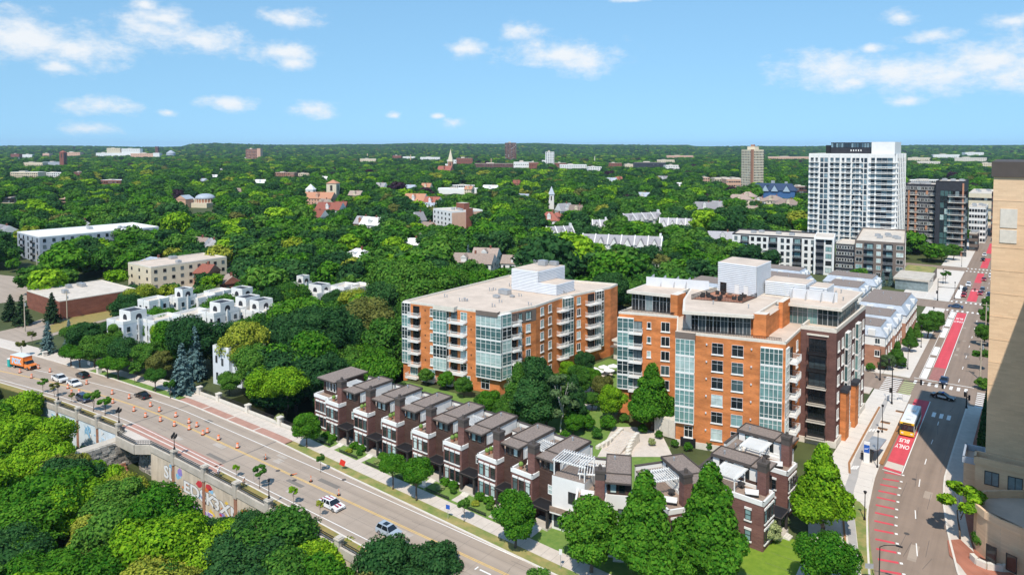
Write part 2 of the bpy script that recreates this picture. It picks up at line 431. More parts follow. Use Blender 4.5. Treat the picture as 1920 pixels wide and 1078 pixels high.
def joined_windows(par, wl, spots, w, h, cols, rows, frame, gl, fw=.1):   # past the limit of single parts
    me, g = win_mesh(w, h, cols, rows, frame, gl, None, None, fw)
    b = MB()
    for t, z in spots:
        for src, mi in ((me, 0), (g, 1)):
            k = len(b.v)
            for q in src.vertices:
                b.v.append(wl.p(t + q.co.x, -q.co.y, z + q.co.z))
            for pl in src.polygons:
                b.f.append([k + i for i in pl.vertices]); b.m.append(mi)
    tag(b.build('window_rows', [M[frame], M[gl]], par), kind='stuff')
def bay_mesh(w, h, d, cols, frame, gl, spandrel=0.55, ret=True):
    def f():
        b = MB(); fw = 0.1
        b.box(-w / 2, -d, 0, w / 2, 0, spandrel * .45)
        b.box(-w / 2, -d, h - .12, w / 2, 0, h)
        for i in range(cols + 1):
            x = -w / 2 + w * i / cols
            x0, x1 = max(-w / 2, x - .05), min(w / 2, x + .05)
            b.box(x0, -d, spandrel * .45, x1, -d + .08, h - .12)
        b.box(-w / 2 + .05, -d + .005, h * .72, w / 2 - .05, -d + .07, h * .72 + .06)
        b.box(-w / 2 + .05, -d + .005, spandrel + .3, w / 2 - .05, -d + .07, spandrel + .36)
        for sx in (-1, 1):
            x0, x1 = (-w / 2, -w / 2 + .08) if sx < 0 else (w / 2 - .08, w / 2)
            b.box(x0 + .004, -.1, spandrel * .45, x1 - .004, 0, h - .12)
        me = b.mesh('bay_window', [M[frame]])
        g = MB(); s = spandrel * .45; q = .05
        x0, x1, y0 = -w / 2 + q, w / 2 - q, -d + q
        for i in range(cols):
            a, c = x0 + (x1 - x0) * i / cols, x0 + (x1 - x0) * (i + 1) / cols
            g.poly([(a, y0, s), (c, y0, s), (c, y0, h - .12), (a, y0, h - .12)])
        g.poly([(x1, y0, s), (x1, 0, s), (x1, 0, h - .12), (x1, y0, h - .12)])
        g.poly([(x0, 0, s), (x0, y0, s), (x0, y0, h - .12), (x0, 0, h - .12)])
        return me, g.mesh('pane', [M[gl]])
    return cached(('bay', round(w, 2), round(h, 2), d, cols, frame, gl), f)
def bay(par, wl, t, z, w, h, d=1.2, cols=4, frame='trimwhite', gl='g3'):
    me, g = bay_mesh(w, h, d, cols, frame, gl)
    o = put('bay_window', me, par, wl.p(t, 0, z), wl.rz)
    put('pane', g, o)
    return o
def balcony_mesh(w, d, slab, rail):
    def f():
        a = MB().box(-w / 2, -d, -.22, w / 2, 0, 0).mesh('balcony', [M[slab]])
        b = MB()
        b.box(-w / 2, -d, 1.0, w / 2, -d + .07, 1.08); b.box(-w / 2, -d, .1, w / 2, -d + .05, .16)
        n = max(3, int(w / .16))
        for i in range(n + 1):
            x = -w / 2 + .02 + (w - .04) * i / n
            b.box(x - .018, -d + .01, 0.0, x + .018, -d + .045, 1.0)
        for sx in (-1, 1):
            x = sx * (w / 2 - .035)
            b.box(x - .03, -d + .07, 1.0, x + .03, 0, 1.07)
            k = max(2, int(d / .2))
            for i in range(1, k + 1):
                y = -d + d * i / (k + .5)
                b.box(x - .018, y - .018, 0, x + .018, y + .018, 1.0)
        return a, b.mesh('railing', [M[rail]])
    return cached(('bal', round(w, 2), round(d, 2), slab, rail), f)
def balcony(par, wl, t, z, w, d=1.6, slab='trimwhite', rail='trimwhite'):
    a, b = balcony_mesh(w, d, slab, rail)
    o = put('balcony', a, par, wl.p(t, 0, z), wl.rz)
    put('railing', b, o)
    return o
def wallbox(name, par, wl, t0, t1, z0, z1, out, m, depth=None, top=None):   # a block standing on the wall face
    b = MB().box(0, -out, z0, t1 - t0, (depth or 0), z1, 0, top=1 if top else None)
    return b.build(name, [M[m], M[top or m]], par, wl.p(t0), wl.rz)
def reg(x0, y0, x1, y1, pad=2.0):
    FOOT.append((min(x0, x1) - pad, min(y0, y1) - pad, max(x0, x1) + pad, max(y0, y1) + pad))
def clear(u0, v0, u1, v1, p):
    CLEAR.append((u0, v0, u1, v1, PX((p[0], p[1], 0))[2]))
def roof_unit(par, x, y, z, w=1.6, d=1.2, h=1.0):
    k = cached(('ru', w, d, h), lambda: MB().box(-w / 2, -d / 2, .15, w / 2, d / 2, h).box(-w / 2 + .1, -d / 2 + .1, 0, w / 2 - .1, d / 2 - .1, .15).cyl(0, 0, h, h + .12, min(w, d) * .36, None, 10).mesh('roof_unit', [M['metal']]))
    return put('roof_unit', k, par, (x, y, z))
def vent(par, x, y, z, h=.9):
    k = cached(('vent', h), lambda: MB().cyl(0, 0, 0, h, .12, .12, 8).cyl(0, 0, h, h + .15, .2, .16, 8).mesh('vent_pipe', [M['metal']]))
    return put('vent_pipe', k, par, (x, y, z))
# ------------------------------------------------------------------ ground, roads, bridge
def structure(o):
    return tag(o, kind='structure')
RAV_Y = 65.6
def ground_z(x, y, rav=RAV_Y):
    if -216 < x < -40 and y < rav:
        return -8.0 - 2.5 * max(0, min(1, (40 - y) / 40))
    if -151 < x < -127 and y < 300:
        return -7.0
    return -0.08
def make_ground():
    e = .04
    xs = [-14000, -6000, -3000, -1500, -800, -420, -216 - e, -216 + e, -190, -170, -151 - e, -151 + e, -127 - e, -127 + e, -110, -90, -70, -40 - e, -40 + e, 0, 60, 300, 1500, 6000, 14000]
    ys = [-6000, -400, 0, 40, RAV_Y - e, RAV_Y + e, 70, 88, 120, 160, 220, 300 - e, 300 + e, 500, 1000, 2000, 4000, 8000, 16000]
    b = MB()
    def row(y):
        for x in xs:
            yy = y
            if abs(y - RAV_Y) < .1:
                yy = lerp_line(PARA, max(-320, min(40, x))) + .1 + (y - RAV_Y)
            b.v.append((x, yy, ground_z(x, y)))
    for y in ys: row(y)
    n = len(xs)
    for j in range(len(ys) - 1):
        for i in range(n - 1):
            b.f.append([j * n + i, j * n + i + 1, (j + 1) * n + i + 1, (j + 1) * n + i]); b.m.append(0)
    structure(b.build('ground', [M['soil']]))
def lerp_line(pts, x, ax=0):
    for p, q in zip(pts, pts[1:]):
        if min(p[ax], q[ax]) <= x <= max(p[ax], q[ax]):
            k = (x - p[ax]) / (q[ax] - p[ax])
            return p[1 - ax] + k * (q[1 - ax] - p[1 - ax])
    p = pts[0] if abs(x - pts[0][ax]) < abs(x - pts[-1][ax]) else pts[-1]
    return p[1 - ax]
def strip(lo, hi, xs, z0, z1, m, ax=0):   # band between two lines, from z0 up to z1
    b = MB()
    A = [(x, lo(x)) if ax == 0 else (lo(x), x) for x in xs]
    B = [(x, hi(x)) if ax == 0 else (hi(x), x) for x in xs]
    for i in range(len(xs) - 1):
        q = [A[i], A[i + 1], B[i + 1], B[i]]
        if ax: q = q[::-1]
        b.poly([(p[0], p[1], z1) for p in q])
        b.poly([(A[i][0], A[i][1], z0), (A[i + 1][0], A[i + 1][1], z0), (A[i + 1][0], A[i + 1][1], z1), (A[i][0], A[i][1], z1)])
        b.poly([(B[i + 1][0], B[i + 1][1], z0), (B[i][0], B[i][1], z0), (B[i][0], B[i][1], z1), (B[i + 1][0], B[i + 1][1], z1)])
    for q, w in ((0, 0), (-1, -1)):
        b.poly([(A[q][0], A[q][1], z0), (B[q][0], B[q][1], z0), (B[q][0], B[q][1], z1), (A[q][0], A[q][1], z1)])
    return b.mesh('strip', [M[m]])
def flat(name, pts, z0, z1, m, parent=None):
    return MB().prism([(p[0], p[1]) for p in pts], z0, z1).build(name, [M[m]], parent)
def ccw(pts):
    a = sum(p[0] * q[1] - q[0] * p[1] for p, q in zip(pts, pts[1:] + pts[:1]))
    return pts if a > 0 else pts[::-1]
def sheet(name, pts, z, m, parent=None):
    return MB().poly([(p[0], p[1], z) for p in ccw([tuple(p)[:2] for p in pts])]).build(name, [M[m]], parent)
def line_mark(par, p, q, w, z=.008, m='wpaint', name='lane_line'):
    p, q = Vector(p[:2]), Vector(q[:2]); d = (q - p).normalized(); n = Vector((-d.y, d.x)) * w / 2
    return sheet(name, [p - n, q - n, q + n, p + n], z, m, par)
CURB = [(-330, 66), (-262, 70.5), (-222, 76.4), (-191, 79.8), (-157, 82.5), (-121.6, 82.6), (-99, 81.4), (-77.5, 80.6), (-55.5, 79.6), (-30, 78.6), (40, 76)]
PARA = [(-330, 42), (-230, 56), (-186, 63), (-168.5, 64.9), (-153.5, 66.1), (-130, 66.5), (-108, 66.5), (-90, 66.2), (-74, 65.8), (-40, 65.6), (40, 65)]
make_ground()
OFF_L = lambda x: 2.4 if (x > -118 or x < -156) else 2.4
cy_ = lambda x: lerp_line(CURB, x)
py_ = lambda x: lerp_line(PARA, x)
def xr(a, b, s=8.0):
    n = max(1, int(abs(b - a) / s)); return [a + (b - a) * i / n for i in range(n + 1)]
RA = put('road', strip(lambda x: py_(x) + 2.3, cy_, xr(-320, 40), -.05, 0.0, 'roadway')); structure(RA)
yc = lambda x: 75.6 - (max(0, -150 - x) ** 1.6) * .012
for x0, x1, f, m, w in ((-232, 30, lambda x: yc(x) + .14, 'ypaint', .12), (-232, 30, lambda x: yc(x) - .14, 'ypaint', .12)):
    xs = xr(x0, x1, 6)
    put('centre_line', strip(lambda x: f(x) - w / 2, lambda x: f(x) + w / 2, xs, .004, .009, m), RA)
for f in (lambda x: 69.75 - (max(0, -150 - x) ** 1.6) * .010, lambda x: 80.0 - max(0, x + 90) * .008 - (max(0, -150 - x) ** 1.6) * .012):
    put('edge_line', strip(lambda x: f(x) - .07, lambda x: f(x) + .07, xr(-225, 30, 6), .004, .009, 'wpaint'), RA)
for x in [-228 + 4.6 * i for i in range(46)]:
    line_mark(RA, (x, py_(x) + 2.6), (x, cy_(x) - .05), .045, .0031, 'joint', 'pavement_joint')
for f in (72.6, 77.9):
    put('pavement_joint', strip(lambda x: f - .025 - (max(0, -150 - x) ** 1.6) * .011, lambda x: f + .025 - (max(0, -150 - x) ** 1.6) * .011, xr(-225, 0, 6), .001, .0033, 'joint'), RA)
for u, v in ((277, 637 + 601 - 360), (552, 676 + 224), (521, 882), (485, 890), (645, 899)):
    p = G(u, v)
    MB().cyl(p.x, p.y, .002, .012, .42, .42, 14).build('manhole_cover', [M['seal']], RA)
for x in (-154.5, -121.0):
    line_mark(RA, (x, py_(x) + 1), (x - .6, cy_(x)), .35, .006, 'joint', 'expansion_joint')
rnd = random.Random(2)
for i in range(26):
    x = rnd.uniform(-200, -40); y = rnd.uniform(70.5, 79.5)
    l = rnd.uniform(1.5, 5)
    line_mark(RA, (x, y), (x + rnd.uniform(-.4, .4), y + l * .5) if rnd.random() < .5 else (x + l, y + rnd.uniform(-.1, .1)), .05, .0036 + .00002 * i, 'seal', 'crack_seal')
p = G(910, 1072)
line_mark(RA, (p.x - 1, p.y), (p.x + 1, p.y), .25, .009, 'wpaint', 'bike_symbol'); line_mark(RA, (p.x - 1.6, p.y - .4), (p.x - 1.6, p.y + .4), .2, .009, 'wpaint', 'bike_symbol')
# far-side pavement and verge of the bridge road
def seg(name, x0, x1, a, b, z1, m, kind=True):
    o = put(name, strip(lambda x: cy_(x) + a, lambda x: cy_(x) + b, xr(x0, x1, 6), -.05, z1, m))
    return structure(o) if kind else o
seg('kerb', -320, 40, 0, .28, .14, 'kerb')
SW = seg('pavement', -320, 40, 2.25, 5.0, .13, 'pavement')
seg('verge', -118.5, 40, .285, 2.245, .12, 'mixgrass')
seg('verge', -200, -160.5, .285, 2.245, .12, 'grass')
seg('paver_band', -160, -119, .285, 2.245, .125, 'redpave')
for x in (-150, -140, -130):
    seg('pavement', x - .25, x + .25, .285, 2.245, .128, 'pavement')
seg('pavement', -320, -200.5, .285, 2.245, .12, 'pavement')
for x in xr(-222, 30, 1.9):
    line_mark(SW, (x, cy_(x) + 2.3), (x, cy_(x) + 4.95), .035, .134, 'joint', 'pavement_joint')
# near side: verge, bridge footway
def seg2(name, x0, x1, a, b, z1, m):
    return structure(put(name, strip(lambda x: py_(x) + a, lambda x: py_(x) + b, xr(x0, x1, 5), -.05, z1, m)))
seg2('kerb', -320, 40, 2.02, 2.29, .14, 'kerb')
seg2('verge', -118, 40, .36, 2.015, .12, 'dry')
seg2('verge', -320, -155, .36, 2.015, .12, 'dry')
seg2('footway', -154.9, -118.1, .36, 1.2, .125, 'pavement')
seg2('paver_band', -154.9, -118.1, 1.205, 2.015, .13, 'redpave')
structure(put('bus_stop_pad', strip(lambda x: py_(x) + 2.3, lambda x: py_(x) + 3.9, xr(-154, -120), .0, .006, 'redpave')))
# ---- retaining wall, bridge, parapet
DK = M['concrete']
bridge = thing('bridge', 'concrete road bridge with stone abutments and graffiti covered retaining walls', 'bridge', (0, 0, 0))
sub = [( -186, -153.5), (-139.5, -36)]
M['bluewall'] = mat('pale blue painted wall', (0.66, 0.74, 0.80), var=.12, scale=.5)
M['ochrewall'] = mat('stained concrete wall', (0.60, 0.51, 0.40), var=.3, scale=.5, stretch=(1.2, 1.2, .15))
for (x0, x1), m in zip(sub, ('bluewall', 'ochrewall')):
    put('retaining_wall', strip(lambda x: py_(x) - .25, lambda x: py_(x) + .3, xr(x0, x1, 5), -10.5, -1.0, m), bridge)
put('fascia_beam', strip(lambda x: py_(x) - .42, lambda x: py_(x) + .34, xr(-186, -153.5, 5), -.995, .25, 'concrete'), bridge)
put('fascia_beam', strip(lambda x: py_(x) - .42, lambda x: py_(x) + .34, xr(-139.5, -36, 5), -.995, .25, 'concrete'), bridge)
BUMP = [(-153.5, 66.1), (-150.6, 66.1), (-149.8, 64.3), (-142.4, 64.5), (-140.0, 66.3), (-139.5, 66.4)]
def bumpline(pts, off, z0, z1, th, name, m):
    b = MB()
    for p, q in zip(pts, pts[1:]):
        p, q = Vector(p), Vector(q); d = (q - p).normalized(); n = Vector((d.y, -d.x)) * off; t = Vector((-d.y, d.x)) * th
        b.prism([tuple(p + n), tuple(q + n), tuple(q + n + t), tuple(p + n + t)], z0, z1)
    return b.build(name, [M[m]], bridge)
bumpline(BUMP, .4, -1.6, .25, .75, 'fascia_beam', 'concrete')
flat('overlook_slab', [(-150.8, 66.3), (-149.6, 64.5), (-142.6, 64.7), (-140.1, 66.4), (-140.2, 68.3), (-150, 68.3)], -.4, .118, 'pavement', bridge)
flat('deck', [(-153.5, 66.4), (-127.2, 66.8), (-127.2, 87.5), (-153.5, 87.5)], -1.3, -.055, 'concrete', bridge)
for y in (70, 74, 78, 82):
    MB().box(-150, y - .4, -2.3, -128, y + .4, -1.3).build('girder', [DK], bridge)
rs = random.Random(8)
def stone_wall(x, y0, y1, z0, z1, out):
    z = z0
    while z < z1 - .1:
        h = rs.uniform(.42, .6); y = y0 + rs.uniform(-.5, 0)
        while y < y1:
            w = rs.uniform(.8, 1.7); d = rs.uniform(.02, .28)
            MB().box(x, max(y, y0), z, x + out + d, min(y + w - .07, y1), min(z + h - .06, z1)).build('stone', [M['stone']], bridge)
            y += w
        z += h
MB().box(-153.4, 56, -10.5, -151.0, 87, -1.35).build('abutment', [M['concrete']], bridge)
stone_wall(-151.0, 56.2, 76, -9.6, -1.5, .25)
MB().box(-146.5, 67.2, -10.5, -141.3, 71, -1.35).build('pier', [M['concrete']], bridge)
zz = -9.6
while zz < -1.8:
    xx, hh = -146.6, rs.uniform(.4, .6)
    while xx < -141.2:
        ww = rs.uniform(.7, 1.5); MB().box(xx, 67.19 - rs.uniform(.1, .4), zz, min(xx + ww - .06, -141.1), 67.19, zz + hh - .05).build('stone', [M['stone']], bridge); xx += ww
    zz += hh
MB().box(-141.2, 66.9, -10.5, -139.6, 87, -1.35).build('abutment', [M['concrete']], bridge)
for i in range(6):
    MB().box(-150.7 + i * .5, 60, -9.9 + 0.0, -150.2 + i * .5, 66, -6.2 - i * .62).build('stone_step', [M['rosebrick']], bridge)
def pillar(u, v, lamp=False):
    p = G(u, v, 1.2); x = p.x; y = py_(x)
    b = MB().box(-.5, -.56, -1.3, .5, .42, 1.25).box(-.62, -.68, 1.252, .62, .55, 1.45).box(-.45, -.5, 1.452, .45, .37, 1.62).box(-.42, -.4, -9.5, .42, .2, -1.302, 1)
    return b.build('pillar', [M['concrete'], M['rosebrick']], bridge, (x, y, 0))
PILL = [(80, 735), (112, 752), (147, 766), (182, 781), (222, 796), (327, 846), (390, 873), (446, 905), (507, 937), (573, 972), (640, 1008), (712, 1048)]
for u, v in PILL:
    pillar(u, v)
# black railing on the parapet: one panel per bay
def rail_panel(p, q, par, z0=.25, h=.85):
    p, q = Vector(p), Vector(q); L = (q - p).length; a = math.atan2(q.y - p.y, q.x - p.x)
    b = MB().box(0, -.05, h - .08, L, .05, h).box(0, -.03, .08, L, .03, .14).box(0, -.03, h * .55, L, .03, h * .55 + .05)
    n = max(2, int(L / .3))
    for i in range(n + 1):
        x = L * i / n
        b.box(x - .025, -.025, 0, x + .025, .025, h - .08)
    return b.build('railing', [M['black']], par, (p.x, p.y, z0), a)
pxs = [G(u, v, 1.2).x for u, v in PILL]
for a, c in zip(pxs, pxs[1:]):
    if c < -153 or a > -140:
        rail_panel((a + .6, py_(a + .6) - .05), (c - .6, py_(c - .6) - .05), bridge)
BP = [(pxs[4] + .6, 66.05)] + BUMP[1:-1] + [(pxs[5] - .6, 66.45)]
for p, q in zip(BP, BP[1:]):
    rail_panel((p[0], p[1] - .02), (q[0], q[1] - .02), bridge)
# far parapet along the pavement
par2 = thing('parapet_wall', 'low cream parapet wall with black railing along the tree side of the bridge pavement', 'wall', (0, 0, 0))
qy = lambda x: cy_(x) + 5.25
put('wall', strip(lambda x: qy(x), lambda x: qy(x) + .4, xr(-178, -120, 5), -1, .75, 'limestone'), par2)
for x in (-178, -160, -152, -140, -128, -120):
    MB().box(-.5, -.3, -1, .5, .7, 1.7).box(-.6, -.4, 1.702, .6, .8, 1.9).build('pillar', [M['limestone']], par2, (x, qy(x), 0))
for a, c in ((-160, -152), (-152, -140), (-140, -128), (-128, -120)):
    rail_panel((a + .6, qy(a) + .2), (c - .6, qy(c) + .2), par2, .752, .8)
# graffiti: flat lettering and colour fields on the retaining wall
def text_mesh(s, size, m, ext=.01, bold=0.0):
    cu = bpy.data.curves.new('t', 'FONT'); cu.body = s; cu.size = size; cu.align_x = 'CENTER'; cu.align_y = 'CENTER'; cu.extrude = ext; cu.offset = bold; cu.resolution_u = 3
    o = bpy.data.objects.new('t', cu); COL.objects.link(o)
    dg = bpy.context.evaluated_depsgraph_get()
    me = bpy.data.meshes.new_from_object(o.evaluated_get(dg))
    bpy.data.objects.remove(o); bpy.data.curves.remove(cu)
    me.materials.clear(); me.materials.append(M[m])
    return me
M['gwhite'] = mat('white spray paint', (0.78, 0.78, 0.78), var=.06, scale=3)
M['gblack'] = mat('black spray paint', (0.03, 0.03, 0.035), var=.3)
M['gorange'] = mat('orange spray paint', (0.75, 0.22, 0.05), var=.3, scale=2)
M['gblue'] = mat('blue spray paint', (0.10, 0.22, 0.6), var=.4, scale=2, col2=(0.55, 0.25, 0.55))
M['gyellow'] = mat('yellow spray paint', (0.8, 0.55, 0.1), var=.2)
M['gred'] = mat('red spray paint', (0.55, 0.05, 0.06), var=.3)
M['gsky'] = mat('sky blue spray paint', (0.25, 0.5, 0.72), var=.3, scale=2)
wallface = Wall((-126.5, py_(-126.5) - .26), (-36, py_(-40) - .26))
def graf(s, x, z, size, fill, edge, sx=1.3, tilt=0.0, off=0.0):
    y = py_(x) - .27 - off
    for m, e, k, bo in ((edge, .008, 0, .16), (fill, .008, .02, .09)):
        o = put('graffiti', text_mesh(s, size, m, e, bo), bridge, (x, y - k, z))
        o.rotation_euler = (rad(90), tilt, 0); o.scale = (sx, 1, 1)
graf('EDSK', -121.8, -4.4, 2.9, 'gwhite', 'gblack', 1.6)
graf('3XN', -112.4, -4.5, 2.9, 'gwhite', 'gblack', 1.6)
graf('SL', -132.6, -3.6, 3.4, 'gwhite', 'gblack', 1.2)
graf('OMEK', -81.5, -3.4, 2.8, 'gwhite', 'gblack', 1.5)
graf('SRA', -93.2, -3.0, 2.6, 'gwhite', 'gblack', 1.6)
graf('RUB', -95.5, -1.7, 1.2, 'gred', 'gwhite', 1.5)
graf('MOSE', -73, -3.0, 2.8, 'gsky', 'gwhite', 1.5)
graf('VUKA', -109.0, -7.9, 2.2, 'gorange', 'gorange', 1.4)
graf('TNRU', -131, -7.2, 2.2, 'gblue', 'gwhite', 1.5)
graf('WARE', -122, -7.6, 2.0, 'gblue', 'gwhite', 1.7)
graf('LIND', -160.5, -4.2, 2.6, 'bluewall', 'gsky', 1.5)
graf('JA', -166.5, -3.2, 2.8, 'gsky', 'bluewall', 1.7)
graf('CE', -173.5, -3.4, 2.4, 'gsky', 'bluewall', 1.8)
graf('O', -180.5, -3.0, 2.4, 'gsky', 'bluewall', 1.8)
rg = random.Random(21)
for i in range(120):
    x = rg.choice((rg.uniform(-134, -106), rg.uniform(-96, -72), rg.uniform(-186, -156)))
    z = rg.uniform(-7.5, -1.8); w = rg.uniform(.3, 1.6)
    pts = [(math.cos(t * .9) * w * rg.uniform(.5, 1.2), 0, math.sin(t * .9) * w * .6 * rg.uniform(.5, 1.2)) for t in range(7)]
    ms = ('gyellow', 'gblue', 'gwhite', 'gorange', 'gsky', 'gblack', 'ochrewall', 'gred') if x > -130 else ('gsky', 'gwhite', 'bluewall')
    MB().poly(pts).build('paint_patch', [M[rg.choice(ms)]], bridge, (x, py_(x) - .256 - .0006 * (i % 16), z))
# ---- avenue
ALC = [(25, 40), (8, 66), (-3, 80), (-11, 93), (-16.3, 106), (-17.9, 114.2), (-19.7, 124.3), (-20.8, 137.2), (-21.2, 150), (-21.3, 190)]
ARC = [(45, 48), (24, 68), (6, 90), (-2, 101), (-6.2, 111.5), (-8.7, 124.7), (-10, 133.7), (-10.9, 144.4), (-10.6, 164.5), (-10.1, 190)]
al = lambda y: lerp_line(ALC, y, 1)
ar = lambda y: lerp_line(ARC, y, 1)
ysn = xr(70, 190, 4)
AV = structure(put('avenue', strip(al, ar, ysn, -.05, .0, 'asphalt', 1)))
CR1 = structure(sheet('cross_street', [(-160, 190), (60, 190), (60, 203.5), (-160, 203.5)], -.002, 'asphalt'))
AV2 = structure(sheet('avenue', [(-23.3, 203.5), (-8.6, 203.5), (-8.6, 900), (-23.3, 900)], -.001, 'asphalt'))
CR2 = structure(sheet('cross_street', [(-120, 300), (60, 300), (60, 314), (-120, 314)], .003, 'asphalt'))
CR3 = structure(sheet('cross_street', [(-60, 396), (60, 396), (60, 408), (-60, 408)], .003, 'asphalt'))
structure(sheet('avenue_parking', [(-8.605, 203.5), (-5, 203.5), (-5, 900), (-8.605, 900)], -.003, 'asphalt'))
# red lane, lettering, stripes
sheet('bus_lane', [(-20.2, 147.3), (-17.35, 146.9), (-17.3, 188), (-20.3, 188)], .005, 'redlane', AV)
line_mark(AV, (-17.2, 143.2), (-17.15, 188), .16)
sheet('bus_lane', [(-20.3, 143.3), (-17.35, 142.8), (-17.35, 143.8), (-20.3, 144.3)], .005, 'redlane', AV)
sheet('lane_patch', [(-20.3, 144.35), (-17.35, 143.85), (-17.36, 146.85), (-20.2, 147.25)], .003, 'pavement', AV)
line_mark(AV, (-20.4, 142.9), (-17.2, 142.4), .2)
for s, q, sz in (('BUS', (1696, 825.5), 3.0), ('ONLY', (1692, 836.5), 3.0)):
    o = put('lettering', text_mesh(s, sz, 'wpaint', .001, .06), AV, (G(*q).x, G(*q).y, .012), math.pi)
    o.scale = (.36 if s == 'BUS' else .30, 1.0, 1)
for l, r in (((535, 205), (676, 226)), ((522, 258), (660, 280)), ((500, 306), (648, 335)), ((484, 360), (638, 392)), ((470, 415), (630, 450)), ((462, 480), (620, 514)), ((455, 545), (615, 580)),
             ((450, 615), (613, 650)), ((450, 690), (615, 722)), ((458, 770), (622, 804)), ((466, 852), (638, 885)), ((480, 940), (656, 972)), ((500, 1035), (678, 1066))):
    p, q = G(1540 + l[0] / 4.528, 840 + l[1] / 4.528), G(1540 + r[0] / 4.528, 840 + r[1] / 4.528)
    line_mark(AV, p, q, .55, .006, 'redlane', 'bus_lane_bar')
    d = (q - p).normalized()
    line_mark(AV, q + d * .15, q + d * .55, .5, .007, 'wpaint', 'bus_lane_dot')
for a, c in (((1720, 1042), (1718, 1018)), ((1717, 972), (1716, 956)), ((1723, 912), (1725, 898)), ((1734, 870), (1737, 860)), ((1746, 832), (1749, 824)), ((1758, 797), (1760, 790))):
    line_mark(AV, G(*a), G(*c), .15)
line_mark(AV, (-11.6, 148), (-11.0, 187), .08, .006, 'joint', 'gutter_line')
for u, v, a in ((1714, 898, 0), (1700, 1000, 0)):
    p = G(u, v); MB().cyl(p.x, p.y, .002, .01, .4, .4, 14).build('manhole_cover', [M['seal']], AV)
# crossings of the junction
for u, v in ((1751, 777), (1765, 780), (1779, 783)):
    p = G(u, v); line_mark(AV, (p.x, p.y - 1.6), (p.x, p.y + 1.6), .7, name='crossing_bar')
for i in range(8):
    x = -21.8 + i * 1.55
    line_mark(CR1, (x, 200.3), (x, 203.2), .65, .006, name='crossing_bar')
line_mark(AV2, (-22.5, 205.2), (-9.5, 205.2), .35, name='stop_line')
for i in range(8):
    y = 190.7 + i * 1.55
    line_mark(CR1, (-28.3, y), (-24.6, y), .6, .006, name='crossing_bar')
    line_mark(CR1, (-24.2, y), (-21.6, y), .5, .006, 'gpaint', 'crossing_bar')
    line_mark(CR1, (-8.6, y), (-5.8, y), .6, .006, name='crossing_bar')
# second block
sheet('bus_lane', [(-19.3, 218.5), (-16.5, 218.5), (-16.5, 296), (-19.3, 296)], .005, 'redlane', AV2)
sheet('bus_lane', [(-19.3, 206), (-16.5, 206), (-16.5, 218.4), (-19.3, 218.4)], .004, 'redworn', AV2)
for a, c in ((206, 216), (217, 228), (231, 241), (254, 268), (271, 283), (285, 296)):
    sheet('buffer', [(-21.2, a), (-19.75, a), (-19.75, c), (-21.2, c)], .005, 'wpaint', AV2)
line_mark(AV2, (-21.4, 206), (-21.4, 298), .12); line_mark(AV2, (-16.35, 206), (-16.35, 298), .14)
line_mark(AV2, (-19.5, 218), (-19.5, 298), .12)
for i in range(7):
    y = 208 + i * 12.6
    line_mark(AV2, (-12.9, y), (-12.9, y + 3), .16)
for s, y in (('BUS', 285.5), ('ONLY', 280.5)):
    o = put('lettering', text_mesh(s, 3.6, 'wpaint', .001, .06), AV2, (-17.9, y, .012), math.pi)
    o.scale = (.34 if s == 'BUS' else .28, 1.0, 1)
for i in range(9):
    x = -22.6 + i * 1.55
    line_mark(CR2, (x, 297.4 - 300 + 300), (x, 299.7), .65, .0095, name='crossing_bar')
    line_mark(CR2, (x, 315.2), (x, 317.6), .65, .006, name='crossing_bar')
line_mark(AV2, (-22.5, 319.2), (-9, 319.2), .35, name='stop_line')
# third block
sheet('bus_lane', [(-18.0, 320), (-14.9, 320), (-14.9, 348), (-18.0, 348)], .005, 'redlane', AV2)
sheet('bus_lane', [(-18.0, 366), (-15.4, 366), (-15.4, 394), (-18.0, 394)], .005, 'redlane', AV2)
sheet('lane_patch', [(-18.0, 348.1), (-15, 348.1), (-15.4, 365.9), (-18.0, 365.9)], .0045, 'redworn', AV2)
o = put('lettering', text_mesh('BUS', 4, 'wpaint', .001, .06), AV2, (-16.5, 345, .012), math.pi); o.scale = (.36, 1, 1)
sheet('buffer', [(-22.4, 324), (-20.3, 324), (-20.3, 352), (-22.4, 356)], .005, 'wpaint', AV2)
for y in (330, 342, 354, 366, 378):
    line_mark(AV2, (-12.6, y), (-12.6, y + 3), .16)
for i in range(9):
    x = -22.6 + i * 1.55
    line_mark(CR3, (x, 393.3 + 3), (x, 398.6), .65, .0095, name='crossing_bar')
    line_mark(CR3, (x, 405.2), (x, 407.6), .65, .006, name='crossing_bar')
for a, c in ((412, 450), (470, 520)):
    sheet('bus_lane', [(-18.0, a), (-15.0, a), (-15.0, c), (-18.0, c)], .005, 'redlane', AV2)
# pavements of the avenue
plaza = structure(flat('pavement', [(al(104) - 9, 96), (al(98) - .3, 98), (al(106) - .3, 106), (al(114) - .3, 114), (al(124) - .3, 124), (al(137) - .3, 137), (-21.5, 150), (-21.6, 189.5), (-29.2, 189.5), (-29.2, 128), (-27, 116), (-25, 108)], -.05, .13, 'newpave'))
structure(put('kerb', strip(lambda y: al(y) - .29, lambda y: al(y) - .005, ysn, -.05, .145, 'kerb', 1)))
structure(put('kerb', strip(lambda y: ar(y) + .005, lambda y: ar(y) + .3, ysn, -.05, .145, 'kerb', 1)))
structure(put('pavement', strip(lambda y: ar(y) + .305, lambda y: ar(y) + 3.0, ysn, -.05, .13, 'pavement', 1)))
structure(put('brick_pavement', strip(lambda y: ar(y) + 3.005, lambda y: ar(y) + 9.0, ysn, -.05, .125, 'pavers', 1)))
structure(flat('pavement', [(-29.5, 204), (-23.31, 204), (-23.31, 299.5), (-29.5, 299.5)], -.05, .13, 'newpave'))
structure(flat('plaza', [(-40, 314.5), (-23.31, 314.5), (-23.31, 395.5), (-40, 395.5)], -.05, .13, 'newpave'))
